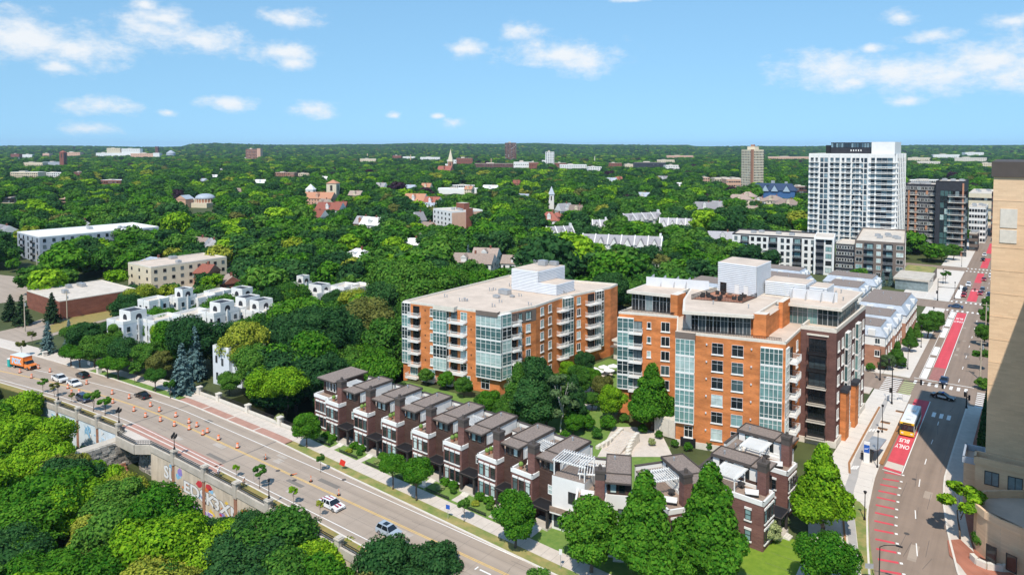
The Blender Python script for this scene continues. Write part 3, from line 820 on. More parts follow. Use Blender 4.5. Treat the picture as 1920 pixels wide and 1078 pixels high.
structure(flat('pavement', [(-34, 408.5), (-23.31, 408.5), (-23.31, 900), (-34, 900)], -.05, .13, 'newpave'))
structure(flat('pavement', [(-4.99, 204), (2, 204), (2, 299.5), (-4.99, 299.5)], -.05, .13, 'pavement'))
structure(flat('pavement', [(-4.99, 314.5), (2, 314.5), (2, 900), (-4.99, 900)], -.05, .13, 'pavement'))
structure(flat('pavement', [(-75, 203.6), (-29.6, 203.6), (-29.6, 207.5), (-75, 207.5)], -.05, .125, 'newpave'))
structure(flat('pavement', [(-75, 185), (-29.6, 185), (-29.6, 189.9), (-75, 189.9)], -.05, .125, 'pavement'))
for y in xr(100, 188, 3.0):
    line_mark(plaza, (al(y) - .4, y), (-29, y), .04, .133, 'joint', 'pavement_joint')
for y in xr(318, 394, 4):
    for x in (-37, -33.5, -30):
        sheet('paving_slab', [(x - 1.4, y), (x + 1.4, y), (x + 1.4, y + 1.4), (x - 1.4, y + 1.4)], .134, 'pavement', plaza)
Gz = lambda u, v: G(u, v, .13)
path = [Gz(*q) for q in ((1598, 1078), (1590, 1010), (1582, 960), (1580, 935), (1583, 915), (1591, 893), (1594, 880), (1606, 850), (1620, 824), (1634, 798), (1650, 766), (1662, 740))]
path2 = [Gz(*q) for q in ((1613, 1078), (1606, 1010), (1601, 960), (1598, 935), (1602, 915), (1609, 893), (1611, 880), (1620, 852), (1632, 826), (1645, 800), (1659, 768), (1669, 742))]
b = MB()
for i in range(len(path) - 1):
    b.poly([(path[i].x, path[i].y, .137), (path2[i].x, path2[i].y, .137), (path2[i + 1].x, path2[i + 1].y, .137), (path[i + 1].x, path[i + 1].y, .137)])
M['bikepath'] = mat('grey cycle path', (0.40, 0.38, 0.36), var=.08)
CP = structure(b.build('cycle_path', [M['bikepath']]))
for u, v in ((1599, 876), (1603, 876), (1607, 876), (1632, 806), (1638, 806), (1644, 806)):
    p = Gz(u, v); line_mark(CP, (p.x - .1, p.y - .9), (p.x + .1, p.y + .9), .35, .141, name='crossing_bar')
def edging(pts, w, label):
    b = MB()
    for p, q in zip(pts, pts[1:]):
        p, q = Gz(*p), Gz(*q); d = (q - p).normalized(); n = Vector((-d.y, d.x, 0)) * w / 2
        b.prism([(p - n)[:2], (q - n)[:2], (q + n)[:2], (p + n)[:2]], .12, .26)
    tag(b.build('edging_strip', [M['rust']]), label, 'edging')
edging([(1593, 887), (1592, 868), (1620, 815), (1649, 763)], .35, 'rust brown edging beside the cycle path behind the bus shelter')
edging([(1652, 870), (1674, 824), (1696, 778)], .7, 'wide rust brown tactile strip along the bus platform edge')
edging([(1586, 1030), (1582, 985), (1579, 940)], .3, 'rust brown edging between cycle path and tree bed')
sheet('planting_strip', [G(u, v, .14) for u, v in ((1600, 936), (1612, 940), (1626, 955), (1629, 975), (1630, 1010), (1640, 1078), (1615, 1078), (1607, 1010), (1602, 965))], .14, 'mixgrass', plaza)
structure(sheet('lawn', [G(u, v, -.03) for u, v in ((1375, 1090), (1390, 1015), (1440, 1005), (1500, 1012), (1560, 990), (1576, 1010), (1590, 1090))], -.03, 'lawn'))
sheet('brick_apron', [G(u, v, .135) for u, v in ((1776, 1012), (1800, 1010), (1832, 1040), (1880, 1090), (1830, 1100), (1800, 1060), (1780, 1040))], .135, 'pavers', plaza)
# left end of the bridge road: junction, lot
structure(sheet('cross_street', [(-262, 58), (-243, 62), (-246, 84), (-262, 130), (-300, 190), (-318, 190), (-285, 110), (-268, 84)], .004, 'roadway'))
structure(sheet('parking_lot', [G(u, v, .01) for u, v in ((-60, 508), (40, 520), (105, 546), (60, 562), (-60, 575))], .01, 'roadway'))
structure(flat('verge', [(-262, 92), (-250, 86), (-262, 125), (-280, 150), (-276, 110)], -.06, .06, 'dry'))
# garden strip between the pavement and the brick houses, court behind
structure(put('front_garden', strip(lambda x: cy_(x) + 5.01, lambda x: 96.0, xr(-119.5, -28, 6), -.07, .11, 'grass')))
structure(flat('lawn', [(-128, 103), (-62, 101.5), (-62, 106), (-100, 126), (-127, 124)], -.07, .03, 'grass'))
structure(sheet('court_path', [G(u, v, .05) for u, v in ((1083, 772), (1118, 768), (1132, 728), (1150, 700), (1118, 690), (1100, 722))], .05, 'pavement'))
structure(sheet('court_paving', [G(u, v, .05) for u, v in ((1120, 856), (1262, 856), (1240, 812), (1190, 800), (1150, 800))], .05, 'pavement'))
structure(sheet('court_lawn', [(-100, 108), (-60, 103), (-50, 112), (-56, 128), (-74, 136), (-75, 172), (-94, 172), (-98, 132)], .02, 'grass'))
M['patch'] = mat('newer asphalt patch', (0.19, 0.155, 0.13), var=.2, scale=.8)
M['patchlight'] = mat('pale concrete patch', (0.44, 0.38, 0.32), var=.15, scale=.8)
rp = random.Random(14)
PT = []
def patch_ok(x, y, w, l):
    if any(x < q[2] and x + w > q[0] and y < q[3] and y + l > q[1] for q in PT): return False
    PT.append((x, y, x + w, y + l)); return True
for i in range(22):
    x, y = rp.uniform(-210, -45), rp.choice((71.2, 74, 77.2, 79.0)) + rp.uniform(-.5, .5); l, w = rp.uniform(1.5, 6), rp.uniform(.6, 1.6)
    if x > -150 and patch_ok(x, y, l, w): sheet('road_patch', [(x, y), (x + l, y), (x + l, y + w), (x, y + w)], .0018 + .00005 * i, rp.choice(('joint', 'patchlight', 'patchlight')), RA)
for i in range(18):
    y = rp.uniform(108, 290); x = rp.uniform(-16.5, -11.5) if y > 145 else al(y) + rp.uniform(4.5, 8); l, w = rp.uniform(1.2, 5), rp.uniform(.5, 1.3)
    if not 180 < y < 206 and patch_ok(x, y, w, l): sheet('road_patch', [(x, y), (x + w, y), (x + w, y + l), (x, y + l)], .0018 + .00005 * i, rp.choice(('patch', 'patch', 'roadway')), AV)
for i in range(14):
    y = rp.uniform(110, 185); x = (al(y) + ar(y)) / 2 + rp.uniform(-2, 3); line_mark(AV, (x, y), (x + rp.uniform(-.8, .8), y + rp.uniform(2, 7)), .05, .0042 + .00003 * i, 'seal', 'crack_seal')
M['redsign'] = mat('red sign face', (0.62, 0.035, 0.02), rough=.5)
def body(kind, shirt, legs):
    def f():
        if kind == 'ride': J = {0: (0, 0, .95), 1: (0, .12, 1.2), 2: (0, .28, 1.42), 3: (0, .36, 1.55), 4: (0, .42, 1.72), 5: (.19, .28, 1.38), 6: (.24, .45, 1.15), 7: (.22, .68, 1.08), 8: (-.19, .28, 1.38), 9: (-.24, .45, 1.15), 10: (-.22, .68, 1.08), 11: (.1, .02, .92), 12: (.13, .38, .72), 13: (.12, .22, .3), 14: (.12, .36, .26), 15: (-.1, .02, .92), 16: (-.13, .4, .85), 17: (-.12, .3, .48), 18: (-.12, .43, .44)}
        else: J = {0: (0, 0, .95), 1: (0, 0, 1.2), 2: (0, 0, 1.42), 3: (0, .02, 1.53), 4: (0, .03, 1.68), 5: (.2, 0, 1.4), 6: (.25, -.05, 1.12), 7: (.25, .1, .88), 8: (-.2, 0, 1.4), 9: (-.25, .05, 1.12), 10: (-.24, .16, .9), 11: (.1, 0, .92), 12: (.11, .12, .5), 13: (.11, .04, .1), 14: (.11, .2, .05), 15: (-.1, 0, .92), 16: (-.1, -.06, .5), 17: (-.1, -.2, .12), 18: (-.1, -.06, .05)}
        E = [(0, 1), (1, 2), (2, 3), (3, 4), (2, 5), (5, 6), (6, 7), (2, 8), (8, 9), (9, 10), (0, 11), (11, 12), (12, 13), (13, 14), (0, 15), (15, 16), (16, 17), (17, 18)]
        R = [.15, .145, .17, .06, .115, .075, .05, .036, .075, .05, .036, .1, .075, .05, .05, .1, .075, .05, .05]
        me = bpy.data.meshes.new('body'); me.from_pydata([J[i] for i in range(19)], E, [])
        o = bpy.data.objects.new('b', me); COL.objects.link(o)
        md = o.modifiers.new('s', 'SKIN'); sv = me.skin_vertices[0].data
        for i, r in enumerate(R): sv[i].radius = (r, r * .85); sv[i].use_root = (i == 0)
        ss = o.modifiers.new('u', 'SUBSURF'); ss.levels = ss.render_levels = 1
        r = bpy.data.meshes.new_from_object(o.evaluated_get(bpy.context.evaluated_depsgraph_get())); bpy.data.objects.remove(o)
        for m in (shirt, legs, 'skin'): r.materials.append(M[m])
        for p in r.polygons:
            c = p.center; p.use_smooth = True
            p.material_index = 2 if c.z > 1.55 or (abs(c.x) > .2 and c.z < 1.2) else (0 if c.z > .98 else 1)
        return r
    return cached(('body', kind, shirt, legs), f)
FOX1, FOX2 = text_mesh('FOX', 1.9, 'gsky', .01, .05), text_mesh('FOX', 1.9, 'gwhite', .012, .12)
for q in (('ride', 'gwhite', 'denim'), ('ride', 'peach', 'black'), ('ride', 'gwhite', 'black'), ('walk', 'black', 'black'), ('walk', 'gwhite', 'gwhite'), ('walk', 'redsign', 'denim')): body(*q)
# ------------------------------------------------------------------ near buildings
def parapet_ring(name, par, pts, z0, z1, th, m, org=(0, 0)):
    b = MB(); n = len(pts)
    pts = [Vector(p) - Vector(org) for p in pts]
    for i in range(n):
        p, q = pts[i], pts[(i + 1) % n]; d = (q - p).normalized(); t = Vector((-d.y, d.x)) * th
        b.prism([tuple(p), tuple(q - d * .004), tuple(q + t - d * .004), tuple(p + t)], z0, z1)
    return b.build(name, [M[m]], par)
def mass(name, par, pts, z0, z1, wall, roof, org=(0, 0)):
    return MB().prism([(p[0] - org[0], p[1] - org[1]) for p in pts], z0, z1, 0, 1).build(name, [M[wall], M[roof]], par)
def louver_box(par, pts, z0, z1, org, roofm='roofbeige', step=.42, name='mechanical_penthouse'):
    o = MB().prism([(p[0] - org[0], p[1] - org[1]) for p in pts], z0, z1, 0, 1).build(name, [M['louver'], M[roofm]], par)
    b = MB(); n = len(pts); z = z0 + .2
    lm = []
    while z < z1 - .15:
        for i in range(n):
            p, q = Vector(pts[i]) - Vector(org), Vector(pts[(i + 1) % n]) - Vector(org); d = (q - p).normalized(); t = Vector((d.y, -d.x))
            lm.append((p, q, t, z))
        z += step
    for p, q, t, z in lm:
        a0, a1 = p + t * .01, q + t * .01; b0, b1 = p + t * .14, q + t * .14
        b.poly([(a0.x, a0.y, z + step * .62), (b0.x, b0.y, z), (b1.x, b1.y, z), (a1.x, a1.y, z + step * .62)])
        b.poly([(b0.x, b0.y, z), (a0.x, a0.y, z - .02), (a1.x, a1.y, z - .02), (b1.x, b1.y, z)])
    tag(b.build('louvre_slats', [M['louver']], o), kind='stuff')
    return o
FL = 3.18
def orange_left():
    O = Vector((-114, 150)); org = (O.x, O.y)
    T = thing('apartment_building', 'orange brick apartment block with glass corner bays beside the wooded trench', 'apartment building', (O.x, O.y, 0))
    A, B = (-129.7, 126.5), (-101.3, 130.9)
    C, D_, E_, Fp = (-98.8, 142.7), (-99.2, 154.2), (-95.0, 174.7), (-95.6, 180)
    foot = [A, B, C, D_, E_, Fp, (-129.4, 172.4)]
    H = 19.4
    mass('wall', T, foot, -1, H, 'orange', 'roofbeige', org)
    reg(-130, 126, -94, 180)
    parapet_ring('parapet', T, foot, H + .003, H + .55, .35, 'limestone', org)
    f, g = Wall(A, B, org), Wall(B, C, org)
    h1, h2 = Wall(C, D_, org), Wall(D_, E_, org)
    X = lambda x: 740 + x / 3.85
    rows = [H - 2.95 - i * FL for i in range(6)]
    for i, z in enumerate(rows):
        low = i >= 5
        # left corner: glass bay then balcony
        if not low:
            bay(T, f, f.t(X(88)), z, 2.6, FL - .04, .35, 3)
            window(T, f, f.t(X(158)), z + .15, 2.0, 2.4, 2, 2, 'dark', 'g2')
            balcony(T, f, f.t(X(155)), z, 3.2, 1.5)
            window(T, f, f.t(X(272)), z + .55, 1.25, 1.9, 2, 2, 'trimwhite', 'g1', 'trimwhite')
            bay(T, f, f.t(X(345)), z, 4.0, FL - .04, 1.3, 4)
            window(T, f, f.t(X(500)), z + .35, 1.9, 2.2, 2, 2, 'trimwhite', 'g1', 'trimwhite')
            window(T, f, f.t(X(430)), z + .15, 1.9, 2.4, 2, 2, 'dark', 'g2')
            balcony(T, f, f.t(X(465)), z, 4.6, 1.9)
            bay(T, f, f.t(X(690)), z, 7.0, FL - .04, 1.0, 5)
            bay(T, g, 1.6, z, 3.0, FL - .04, .9, 2)
            balcony(T, g, 4.6, z, 2.6, 1.5)
            window(T, g, 4.6, z + .1, 1.7, 2.3, 2, 1, 'dark', 'g2')
        else:
            for x, w in ((140, 2.4), (260, 2.8), (385, 3.0), (515, 2.6)):
                window(T, f, f.t(X(x)), z + .2, w, 2.5, 3, 2, 'trimwhite', 'g1')
                balcony(T, f, f.t(X(x)), z, w + 1.2, 1.6)
            window(T, f, f.t(X(655)), z + .2, 2.4, 2.4, 2, 2, 'trimwhite', 'g1')
        for x, w in ((905, 1.2), (963, 1.5)):
            window(T, g, g.t(X(x)) if x < 990 else 0, z + .5, w, 1.9, 2, 1, 'trimwhite', 'g1', 'trimwhite')
        for x, w in ((1063, 1.6), (1120, 1.6)):
            window(T, h1, h1.t(X(x)), z + .5, w, 2.0, 2, 1, 'trimwhite', 'g1', 'trimwhite')
        if i < 5:
            bay(T, h2, h2.t(X(1240)), z, 3.4, FL - .04, 1.1, 3)
            balcony(T, h2, h2.t(X(1196)), z, 3.4, 1.7)
            bay(T, h2, h2.t(X(1470)), z, 3.2, FL - .04, .7, 3)
            window(T, h2, h2.t(X(1415)), z + .15, 2.6, 2.5, 3, 2, 'dark', 'g2')
            balcony(T, h2, h2.t(X(1415)), z, 4.6, 1.9)
        window(T, h2, h2.t(X(1327)), z + .5, 1.5, 2.0, 2, 1, 'trimwhite', 'g1', 'trimwhite')
    cw = wallbox('top_cladding', T, g, g.t(X(838)), g.len, rows[0] - .2, H - .2, .06, 'taupe')
    for x, w in ((905, 1.2), (963, 2.0)):
        window(T, g, g.t(X(x)), rows[0] + .5, w, 1.9, 2, 1, 'dark', 'g1', out=.062)
    for wl, a, c, dp in ((f, X(300), X(452), 1.5), (f, X(603), X(800), 1.2)):
        wallbox('bay_cap', T, wl, wl.t(a), min(wl.t(c), wl.len), H - .3, H + .9, dp, 'taupe' if a > X(500) else 'limestone', .3, 'roofbeige')
    for x in (222, 553):
        for z in rows[:5]:
            MB().box(-.12, -.15, 0, .12, 0, .28).build('wall_vent', [M['dark']], T, f.p(f.t(X(x)), 0, z + 1.6), f.rz)
    P0, P1 = (-116.9, 156.7), (-102.3, 157.6)
    louver_box(T, [P0, (-108.2, 157.2), (-107.6, 170), (-116.6, 169.5)], H + .01, H + 6.1, org)
    louver_box(T, [(-108.1, 157.1), P1, (-101.9, 166), (-107.9, 165.8)], H + .01, H + 2.9, org)
    roof_unit(T, -112.5 - O.x, 166 - O.y, H + 6.1, 2.6, 1.8, 1.5); roof_unit(T, -110 - O.x, 168 - O.y, H + 6.1, 2.6, 1.4, 1.2)
    vent(T, -116 - O.x, 166.5 - O.y, H + 6.1, 1.1); vent(T, -115 - O.x, 166 - O.y, H + 6.1, 1.1)
    for u, v in ((360, 290), (468, 320), (500, 320), (508, 318), (685, 245), (712, 242), (755, 330), (704, 360), (897, 285), (966, 350), (828, 212), (1220, 265)):
        p = G(740 + u / 3.85, 480 + (v + 8) / 3.85, H); vent(T, p.x - O.x, p.y - O.y, H, .8)
        vent(T, p.x - O.x + .6, p.y - O.y + .3, H, .55)
    for u, v, w in ((795, 275, 3.2), (735, 302, 1.8), (848, 298, 1.3)):
        p = G(740 + u / 3.85, 480 + v / 3.85, H); roof_unit(T, p.x - O.x, p.y - O.y, H, w, w * .6, w * .42)
    clear(756, 515, 1152, 690, (-101, 131))
orange_left()
def orange_right():
    O = Vector((-50, 150)); org = (O.x, O.y)
    T = thing('apartment_building', 'orange and brown brick apartment block with rooftop terraces at the avenue corner', 'apartment building', (O.x, O.y, 0))
    H, H2 = 22.6, 27.0
    A, B, C, D_, E_, E2 = (-72.9, 137.8), (-60.6, 141.6), (-55.7, 129.9), (-35.9, 134.7), (-36.3, 146.8), (-36.3, 178)
    mass('wall', T, [A, B, C, D_, E_, E2, (-72, 176)], -1, H, 'orange', 'roofbeige', org)
    Bq = [(-36.28, 146.9), (-29.7, 147.6), (-29.0, 174), (-36.28, 177.8)]
    mass('brown_wing', T, Bq, -1, H + .4, 'brown', 'roofbeige', org)
    reg(-73, 130, -29, 178)
    parapet_ring('cornice', T, Bq, H + .405, H + 1.2, .4, 'limestone', org)
    parapet_ring('terrace_kerb', T, [A, B, C, D_, E_, E2, (-72, 176)], H + .003, H + .5, .3, 'limestone', org)
    wl, wf, wr, wb, ws = Wall(A, B, org), Wall(C, D_, org), Wall(D_, E_, org), Wall(Bq[0], Bq[1], org), Wall(Bq[1], Bq[2], org)
    X = lambda x: 1140 + x / 2.836
    Y = lambda y: 470 + y / 2.836
    fl = 3.42
    top = wf.z(X(590), Y(495)) - 2.1
    for i in range(6):
        z = top - i * fl
        for x in (583, 690):
            window(T, wf, wf.t(X(x)), z, 2.15, 2.2, 2, 2, 'louver', 'g1', 'trimwhite', fw=.045)
        for x in (525, 764):
            MB().cyl(0, -.12, 0, .3, .16, .16, 8).build('wall_vent', [M['louver']], T, wf.p(wf.t(X(x)), 0, z + 1.6), wf.rz)
        if i < 5:
            bay(T, wf, wf.t(X(412)), z - .9, 3.7, fl - .03, .7, 4)
            bay(T, wf, wf.t(X(872)), z - .9, 4.0, fl - .03, .7, 5)
            bay(T, wr, 1.1, z - .9, 2.0, fl - .03, .3, 2)
            balcony(T, wr, 4.2, z - .8, 3.6, 1.6)
            window(T, wr, 4.2, z - .7, 2.4, 2.4, 2, 1, 'dark', 'g2')
        window(T, wr, 9.2, z, 1.4, 2.0, 2, 1, 'trimwhite', 'g1', 'trimwhite')
    window(T, wf, wf.t(X(433)), top - 5 * fl - .3, 1.7, 2.3, 2, 2, 'trimwhite', 'g1', 'trimwhite')
    wallbox('bay_cap', T, wf, wf.t(X(360)), wf.t(X(466)), H - .7, H + .6, .75, 'taupe', .3, 'roofbeige')
    wallbox('stone_base', T, wf, 0, wf.len * .5, -.5, 1.2, .12, 'limestone')
    MB().box(0, -.06, 0, 3.0, 0, 1.9).build('garage_door', [M['black']], T, wf.p(1.0, .12, 0), wf.rz)
    # left wing
    fl2 = 3.22; top2 = wl.z(X(305), Y(430))
    for i in range(5):
        z = top2 - i * fl2
        bay(T, wl, wl.t(X(95)), z - .75, 3.6, fl2 - .03, .7, 3)
        balcony(T, wl, wl.t(X(150)), z - .7, 2.9, 1.6)
        window(T, wl, wl.t(X(158)), z - .6, 1.9, 2.4, 2, 1, 'dark', 'g2')
        if i < 3: window(T, wl, wl.t(X(218)), z + .4, .9, 1.4, 1, 1, 'trimwhite', 'g1', 'trimwhite')
        window(T, wl, wl.t(X(305)), z, 1.9, 2.1, 2, 1, 'trimwhite', 'g1', 'trimwhite')
    # brown wing front: stacked recessed balconies
    for i in range(6):
        z = H - 3.9 - i * 3.45
        window(T, wb, 3.2, z, 3.2, 2.7, 3, 1, 'black', 'g2')
        balcony(T, wb, 3.2, z - .1, 3.6, 1.3, 'limestone' if i > 1 else 'black', 'black')
    wallbox('recess_frame', T, wb, 1.2, 1.5, .5, H - .6, .25, 'brown'); wallbox('recess_frame', T, wb, 4.95, 5.25, .5, H - .6, .25, 'brown')
    wallbox('lintel', T, wb, 1.2, 5.25, H - .55, H - .25, .3, 'limestone')
    # avenue side
    for i in range(6):
        z = H - 3.6 - i * 3.45
        for t in (2.0, 5.2, 11.6, 14.6, 21.0, 24.2):
            window(T, ws, t, z, 1.4, 2.0, 2, 1, 'trimwhite', 'g1', 'trimwhite')
        bay(T, ws, 8.4, z - .8, 2.6, 3.42, .7, 3); bay(T, ws, 17.8, z - .8, 2.6, 3.42, .7, 3)
    wallbox('plinth', T, ws, -.1, ws.len, -.5, 1.3, .35, 'limestone'); wallbox('plinth', T, wb, 0, wb.len + .3, -.5, 1.1, .3, 'limestone')
    for t, h in ((4.2, 10.0), (12.6, 9.2)):
        wallbox('entrance_pier', T, ws, t, t + 3.0, -.5, h, 1.1, 'orange'); wallbox('pier_cap', T, ws, t - .2, t + 3.2, h + .01, h + .7, 1.35, 'charcoal')
    # penthouse storey
    def pent(pts, glass_edges, cols):
        b = mass('penthouse_core', T, [tuple(p) for p in pts], H + .01, H2 - .5, 'limestone', 'roofbeige', org)
        for (i, n) in glass_edges:
            w = Wall(pts[i], pts[(i + 1) % len(pts)], org)
            for k in range(n):
                me, g = win_mesh(w.len / n, H2 - .6 - H, 2, 2, 'metal', cols, None, None, .08)
                o = put('window', me, T, w.p(w.len * (k + .5) / n, .02, H + .06), w.rz); put('pane', g, o)
    pent([(-72.2, 143.0), (-62.6, 144.4), (-62.6, 160), (-72.2, 158)], [(0, 6), (1, 4)], 'g2')
    pent([(-54.0, 133.2), (-43.2, 136.8), (-43.2, 150), (-60, 150), (-58, 140)], [(0, 8)], 'g2')
    pent([(-42.2, 152.2), (-30.6, 153.2), (-30.4, 171), (-42.2, 172)], [(0, 6), (1, 8)], 'g3')
    flat('penthouse_roof', [(q[0] - O.x, q[1] - O.y) for q in ((-73.0, 141.9), (-62.4, 143.4), (-62.4, 160.2), (-73, 158.2))], H2 - .49, H2 + .1, 'limestone', T)
    flat('penthouse_roof', [(q[0] - O.x, q[1] - O.y) for q in ((-54.8, 130.6), (-42.3, 135.4), (-42.2, 153), (-62.3, 153), (-59, 141))], H2 - .49, H2 + .1, 'limestone', T)
    flat('penthouse_roof', [(q[0] - O.x, q[1] - O.y) for q in ((-42.1, 150.6), (-29.6, 151.8), (-29.3, 172.5), (-42.1, 176))], H2 - .49, H2 + .1, 'limestone', T)
    for q in ([(-72.6, 142.4), (-62.8, 143.8), (-62.8, 159.8), (-72.6, 157.8)], [(-54.5, 131.2), (-42.7, 135.8), (-42.6, 152.6), (-61.8, 152.6), (-58.6, 141.2)], [(-41.7, 151), (-30.0, 152.2), (-29.7, 172), (-41.7, 175.5)]):
        sheet('roof_membrane', [(p[0] - O.x, p[1] - O.y) for p in q], H2 + .105, 'roofbeige', T)
    for q, h in (([(-62.3, 141.8), (-60.7, 141.9), (-60.5, 146), (-62.3, 146)], 1.2), ([(-42.5, 136.2), (-40.2, 136.8), (-40.2, 139), (-42.5, 138.6)], .9), ([(-40.6, 146.5), (-39.8, 146.6), (-39.8, 152), (-40.6, 152)], 1.6)):
        mass('brick_fin', T, q, H + .02, H2 + h - .6, 'orange', 'limestone', org)
    mass('penthouse_core', T, [(-43.15, 137), (-40.4, 139.2), (-40.4, 149.5), (-43.15, 149.5)], H + .012, H2 - .45, 'orange', 'roofbeige', org)
    louver_box(T, [(-56.0, 153.6), (-47.0, 152.4), (-46.8, 162), (-56, 163)], H2 + .11, 33.8, org)
    louver_box(T, [(-46.5, 157), (-38, 157.6), (-38, 164), (-46.5, 164)], H2 + .11, 30.2, org)
    louver_box(T, [(-37.5, 158.5), (-34, 158.8), (-34, 165), (-37.5, 165)], H2 + .11, 29.6, org)
    wm = Wall((-56.0, 153.6), (-47.0, 152.4), org)
    window(T, wm, 1.4, H2 + .2, 1.5, 2.2, 2, 1, 'dark', 'g2', out=.15)
    for t in (4.6, 6.7):
        MB().box(-.5, -.05, 0, .5, 0, 2.1).build('door', [M['trimwhite']], T, wm.p(t, .16, H2 + .2), wm.rz)
    # curved metal screens between the roof terraces
    def screen(x, y, rz, w=3.2, h=2.3):
        b = MB(); n = 7
        for i in range(n):
            a0, a1 = math.pi / 2 * i / n, math.pi / 2 * (i + 1) / n
            p, q = (w * (1 - math.cos(a0)) , h * math.sin(a0)), (w * (1 - math.cos(a1)), h * math.sin(a1))
            b.poly([(0, p[0], p[1]), (0, q[0], q[1]), (0, w, q[1]), (0, w, p[1])])
            b.poly([(.06, p[0], p[1]), (.06, w, p[1]), (.06, w, q[1]), (.06, q[0], q[1])])
        b.build('terrace_screen', [M['louver']], T, (x - O.x, y - O.y, H2 + .11), rz)
    for x, y in ((-71.5, 150), (-68.6, 150.3), (-65.6, 150.8), (-62.9, 151.2), (-40.5, 155), (-37.6, 155.2), (-34.6, 155.5), (-32.2, 155.8)):
        screen(x, y, 0)
    for a, c in (((-72, 149.9), (-58, 153.4)), ((-41, 156.6), (-31.6, 157.3))):
        p, q = Vector(a) - O, Vector(c) - O; d = (q - p).normalized(); n = Vector((-d.y, d.x)) * .12
        MB().prism([tuple(p), tuple(q), tuple(q + n), tuple(p + n)], H2 + .11, H2 + 2.2).build('terrace_wall', [M['louver']], T)
    # roof deck with railing
    dk = [(-57.6, 142), (-47.5, 144.8), (-46.8, 152.2), (-56.2, 153.3)]
    sheet('roof_deck', [(p[0] - O.x, p[1] - O.y) for p in dk], H2 + .13, 'rosebrick', T)
    for p, q in ((dk[0], dk[1]), (dk[1], dk[2]), (dk[3], dk[0])):
        rail_panel(Vector(p) - O, Vector(q) - O, T, H2 + .12, 1.0)
    for p, q in (((-72.6, 138.4), (-61, 142)), ((-54.9, 130.6), (-36.8, 135))):
        rail_panel(Vector(p) - O, Vector(q) - O, T, H + .5, .6)
    for x, y in ((-70, 156), (-66, 157), (-33, 168), (-36, 170), (-52, 140), (-45, 141), (-31, 160)):
        vent(T, x - O.x, y - O.y, H2 + .1, .7)
    clear(1158, 490, 1622, 800, (-45, 132))
    # things standing on the roof terraces
    fp = thing('fire_bowl', 'round terracotta fire bowl on the roof deck among lounge chairs', 'fire bowl', (-51.5, 148.5, H2 + .14))
    MB().cyl(0, 0, 0, .25, .5, .75, 14).cyl(0, 0, .25, .75, .75, .95, 14).build('bowl', [M['shingleorange']], fp)
    MB().cyl(0, 0, .752, .85, .6, .3, 12).build('stones', [M['dark']], fp)
    seats = [(-56.4, 145.4), (-55.2, 146), (-56, 147.6), (-53.6, 150.5), (-54.8, 150), (-52.8, 146), (-50, 147), (-49.2, 148.6), (-48.6, 146.6), (-49, 150.6), (-53.6, 144.6), (-52.2, 144.2)]
    pr = None
    for i, (x, y) in enumerate(seats):
        if pr is None:
            pr = thing('lounge_chair', '', 'chair', (x, y, H2 + .14), rad(i * 50))
            MB().box(-.4, -.4, .18, .4, .4, .42).build('seat', [M['dark']], pr); MB().box(-.4, .3, .43, .4, .45, .95).build('backrest', [M['dark']], pr)
            for sx in (-.36, .36):
                MB().box(sx - .06, -.4, .43, sx + .06, .29, .62).build('armrest', [M['dark']], pr)
                for sy in (-.36, .36): MB().box(sx - .03, sy - .03, 0, sx + .03, sy + .03, .178).build('leg', [M['dark']], pr)
            pr['label'] = 'dark lounge chair on the roof deck around the fire bowl'; pr['group'] = 'lounge chairs on the roof deck'
        else:
            dup(pr, (x, y, H2 + .14), rad(i * 50))
orange_right()
lk = thing('link_building', 'low white and brown link building between the two orange blocks', 'building', (-84, 176, 0))
MB().box(-9, -3, -.5, 10, 5, 5.0).build('wall', [M['limestone']], lk); MB().box(-9.4, -3.4, 5.01, 10.4, 5.4, 5.5, 0, top=1).build('roof', [M['limestone'], M['roofbeige']], lk)
for k in range(4): window(lk, Wall((-9, -3), (10, -3)), 3 + k * 4.4, .6, 3.2, 2.8, 3, 1, 'dark', 'g2')
MB().box(-9.3, -4.6, 3.6, 10.2, -3.01, 3.9).build('canopy', [M['taupe']], lk)
reg(-93, 173, -74, 181)
um = None
for k, (u, v) in enumerate(((1112, 706), (1122, 711), (1132, 703), (1142, 709), (1104, 716), (1150, 701))):
    p = G(u, v, .1)
    if um is None:
        um = thing('patio_umbrella', '', 'umbrella', tuple(p)); MB().cyl(0, 0, 0, 2.4, .04, .03, 6).build('pole', [M['metal']], um); MB().cyl(0, 0, 2.1, 2.7, 1.5, .05, 8).build('canopy', [M['white']], um)
        MB().cyl(0, 0, .7, .76, .6, .6, 10).build('table_top', [M['dark']], um)
        um['label'] = 'white parasol over a table in the court between the orange blocks'; um['group'] = 'white parasols in the court'
    else: dup(um, tuple(p))
# ---- brick row houses
def furn(par_loc, z, kind, label):
    x, y = par_loc
    if kind == 'set':
        t = thing('patio_table', label, 'table', (x, y, z))
        MB().cyl(0, 0, .7, .76, .6, .6, 14).build('table_top', [M['dark']], t); MB().cyl(0, 0, 0, .7, .06, .06, 6).cyl(0, 0, 0, .04, .3, .3, 10).build('pedestal', [M['dark']], t)
    elif kind == 'sofa':
        t = thing('outdoor_sofa', label, 'sofa', (x, y, z), rad(20))
        MB().box(-1.0, -.45, .12, 1.0, .45, .4).build('base', [M['black']], t); MB().box(-1, .3, .41, 1, .5, .85).build('backrest', [M['white']], t); MB().box(-.95, -.43, .405, .95, .29, .52).build('cushion', [M['white']], t)
    else:
        t = thing('planter', label, 'planter', (x, y, z))
        MB().cyl(0, 0, 0, .5, .25, .34, 10).build('pot', [M['shingleorange']], t); MB().ball((0, 0, .8), .42, 8, 6).build('foliage', [M['grass']], t)
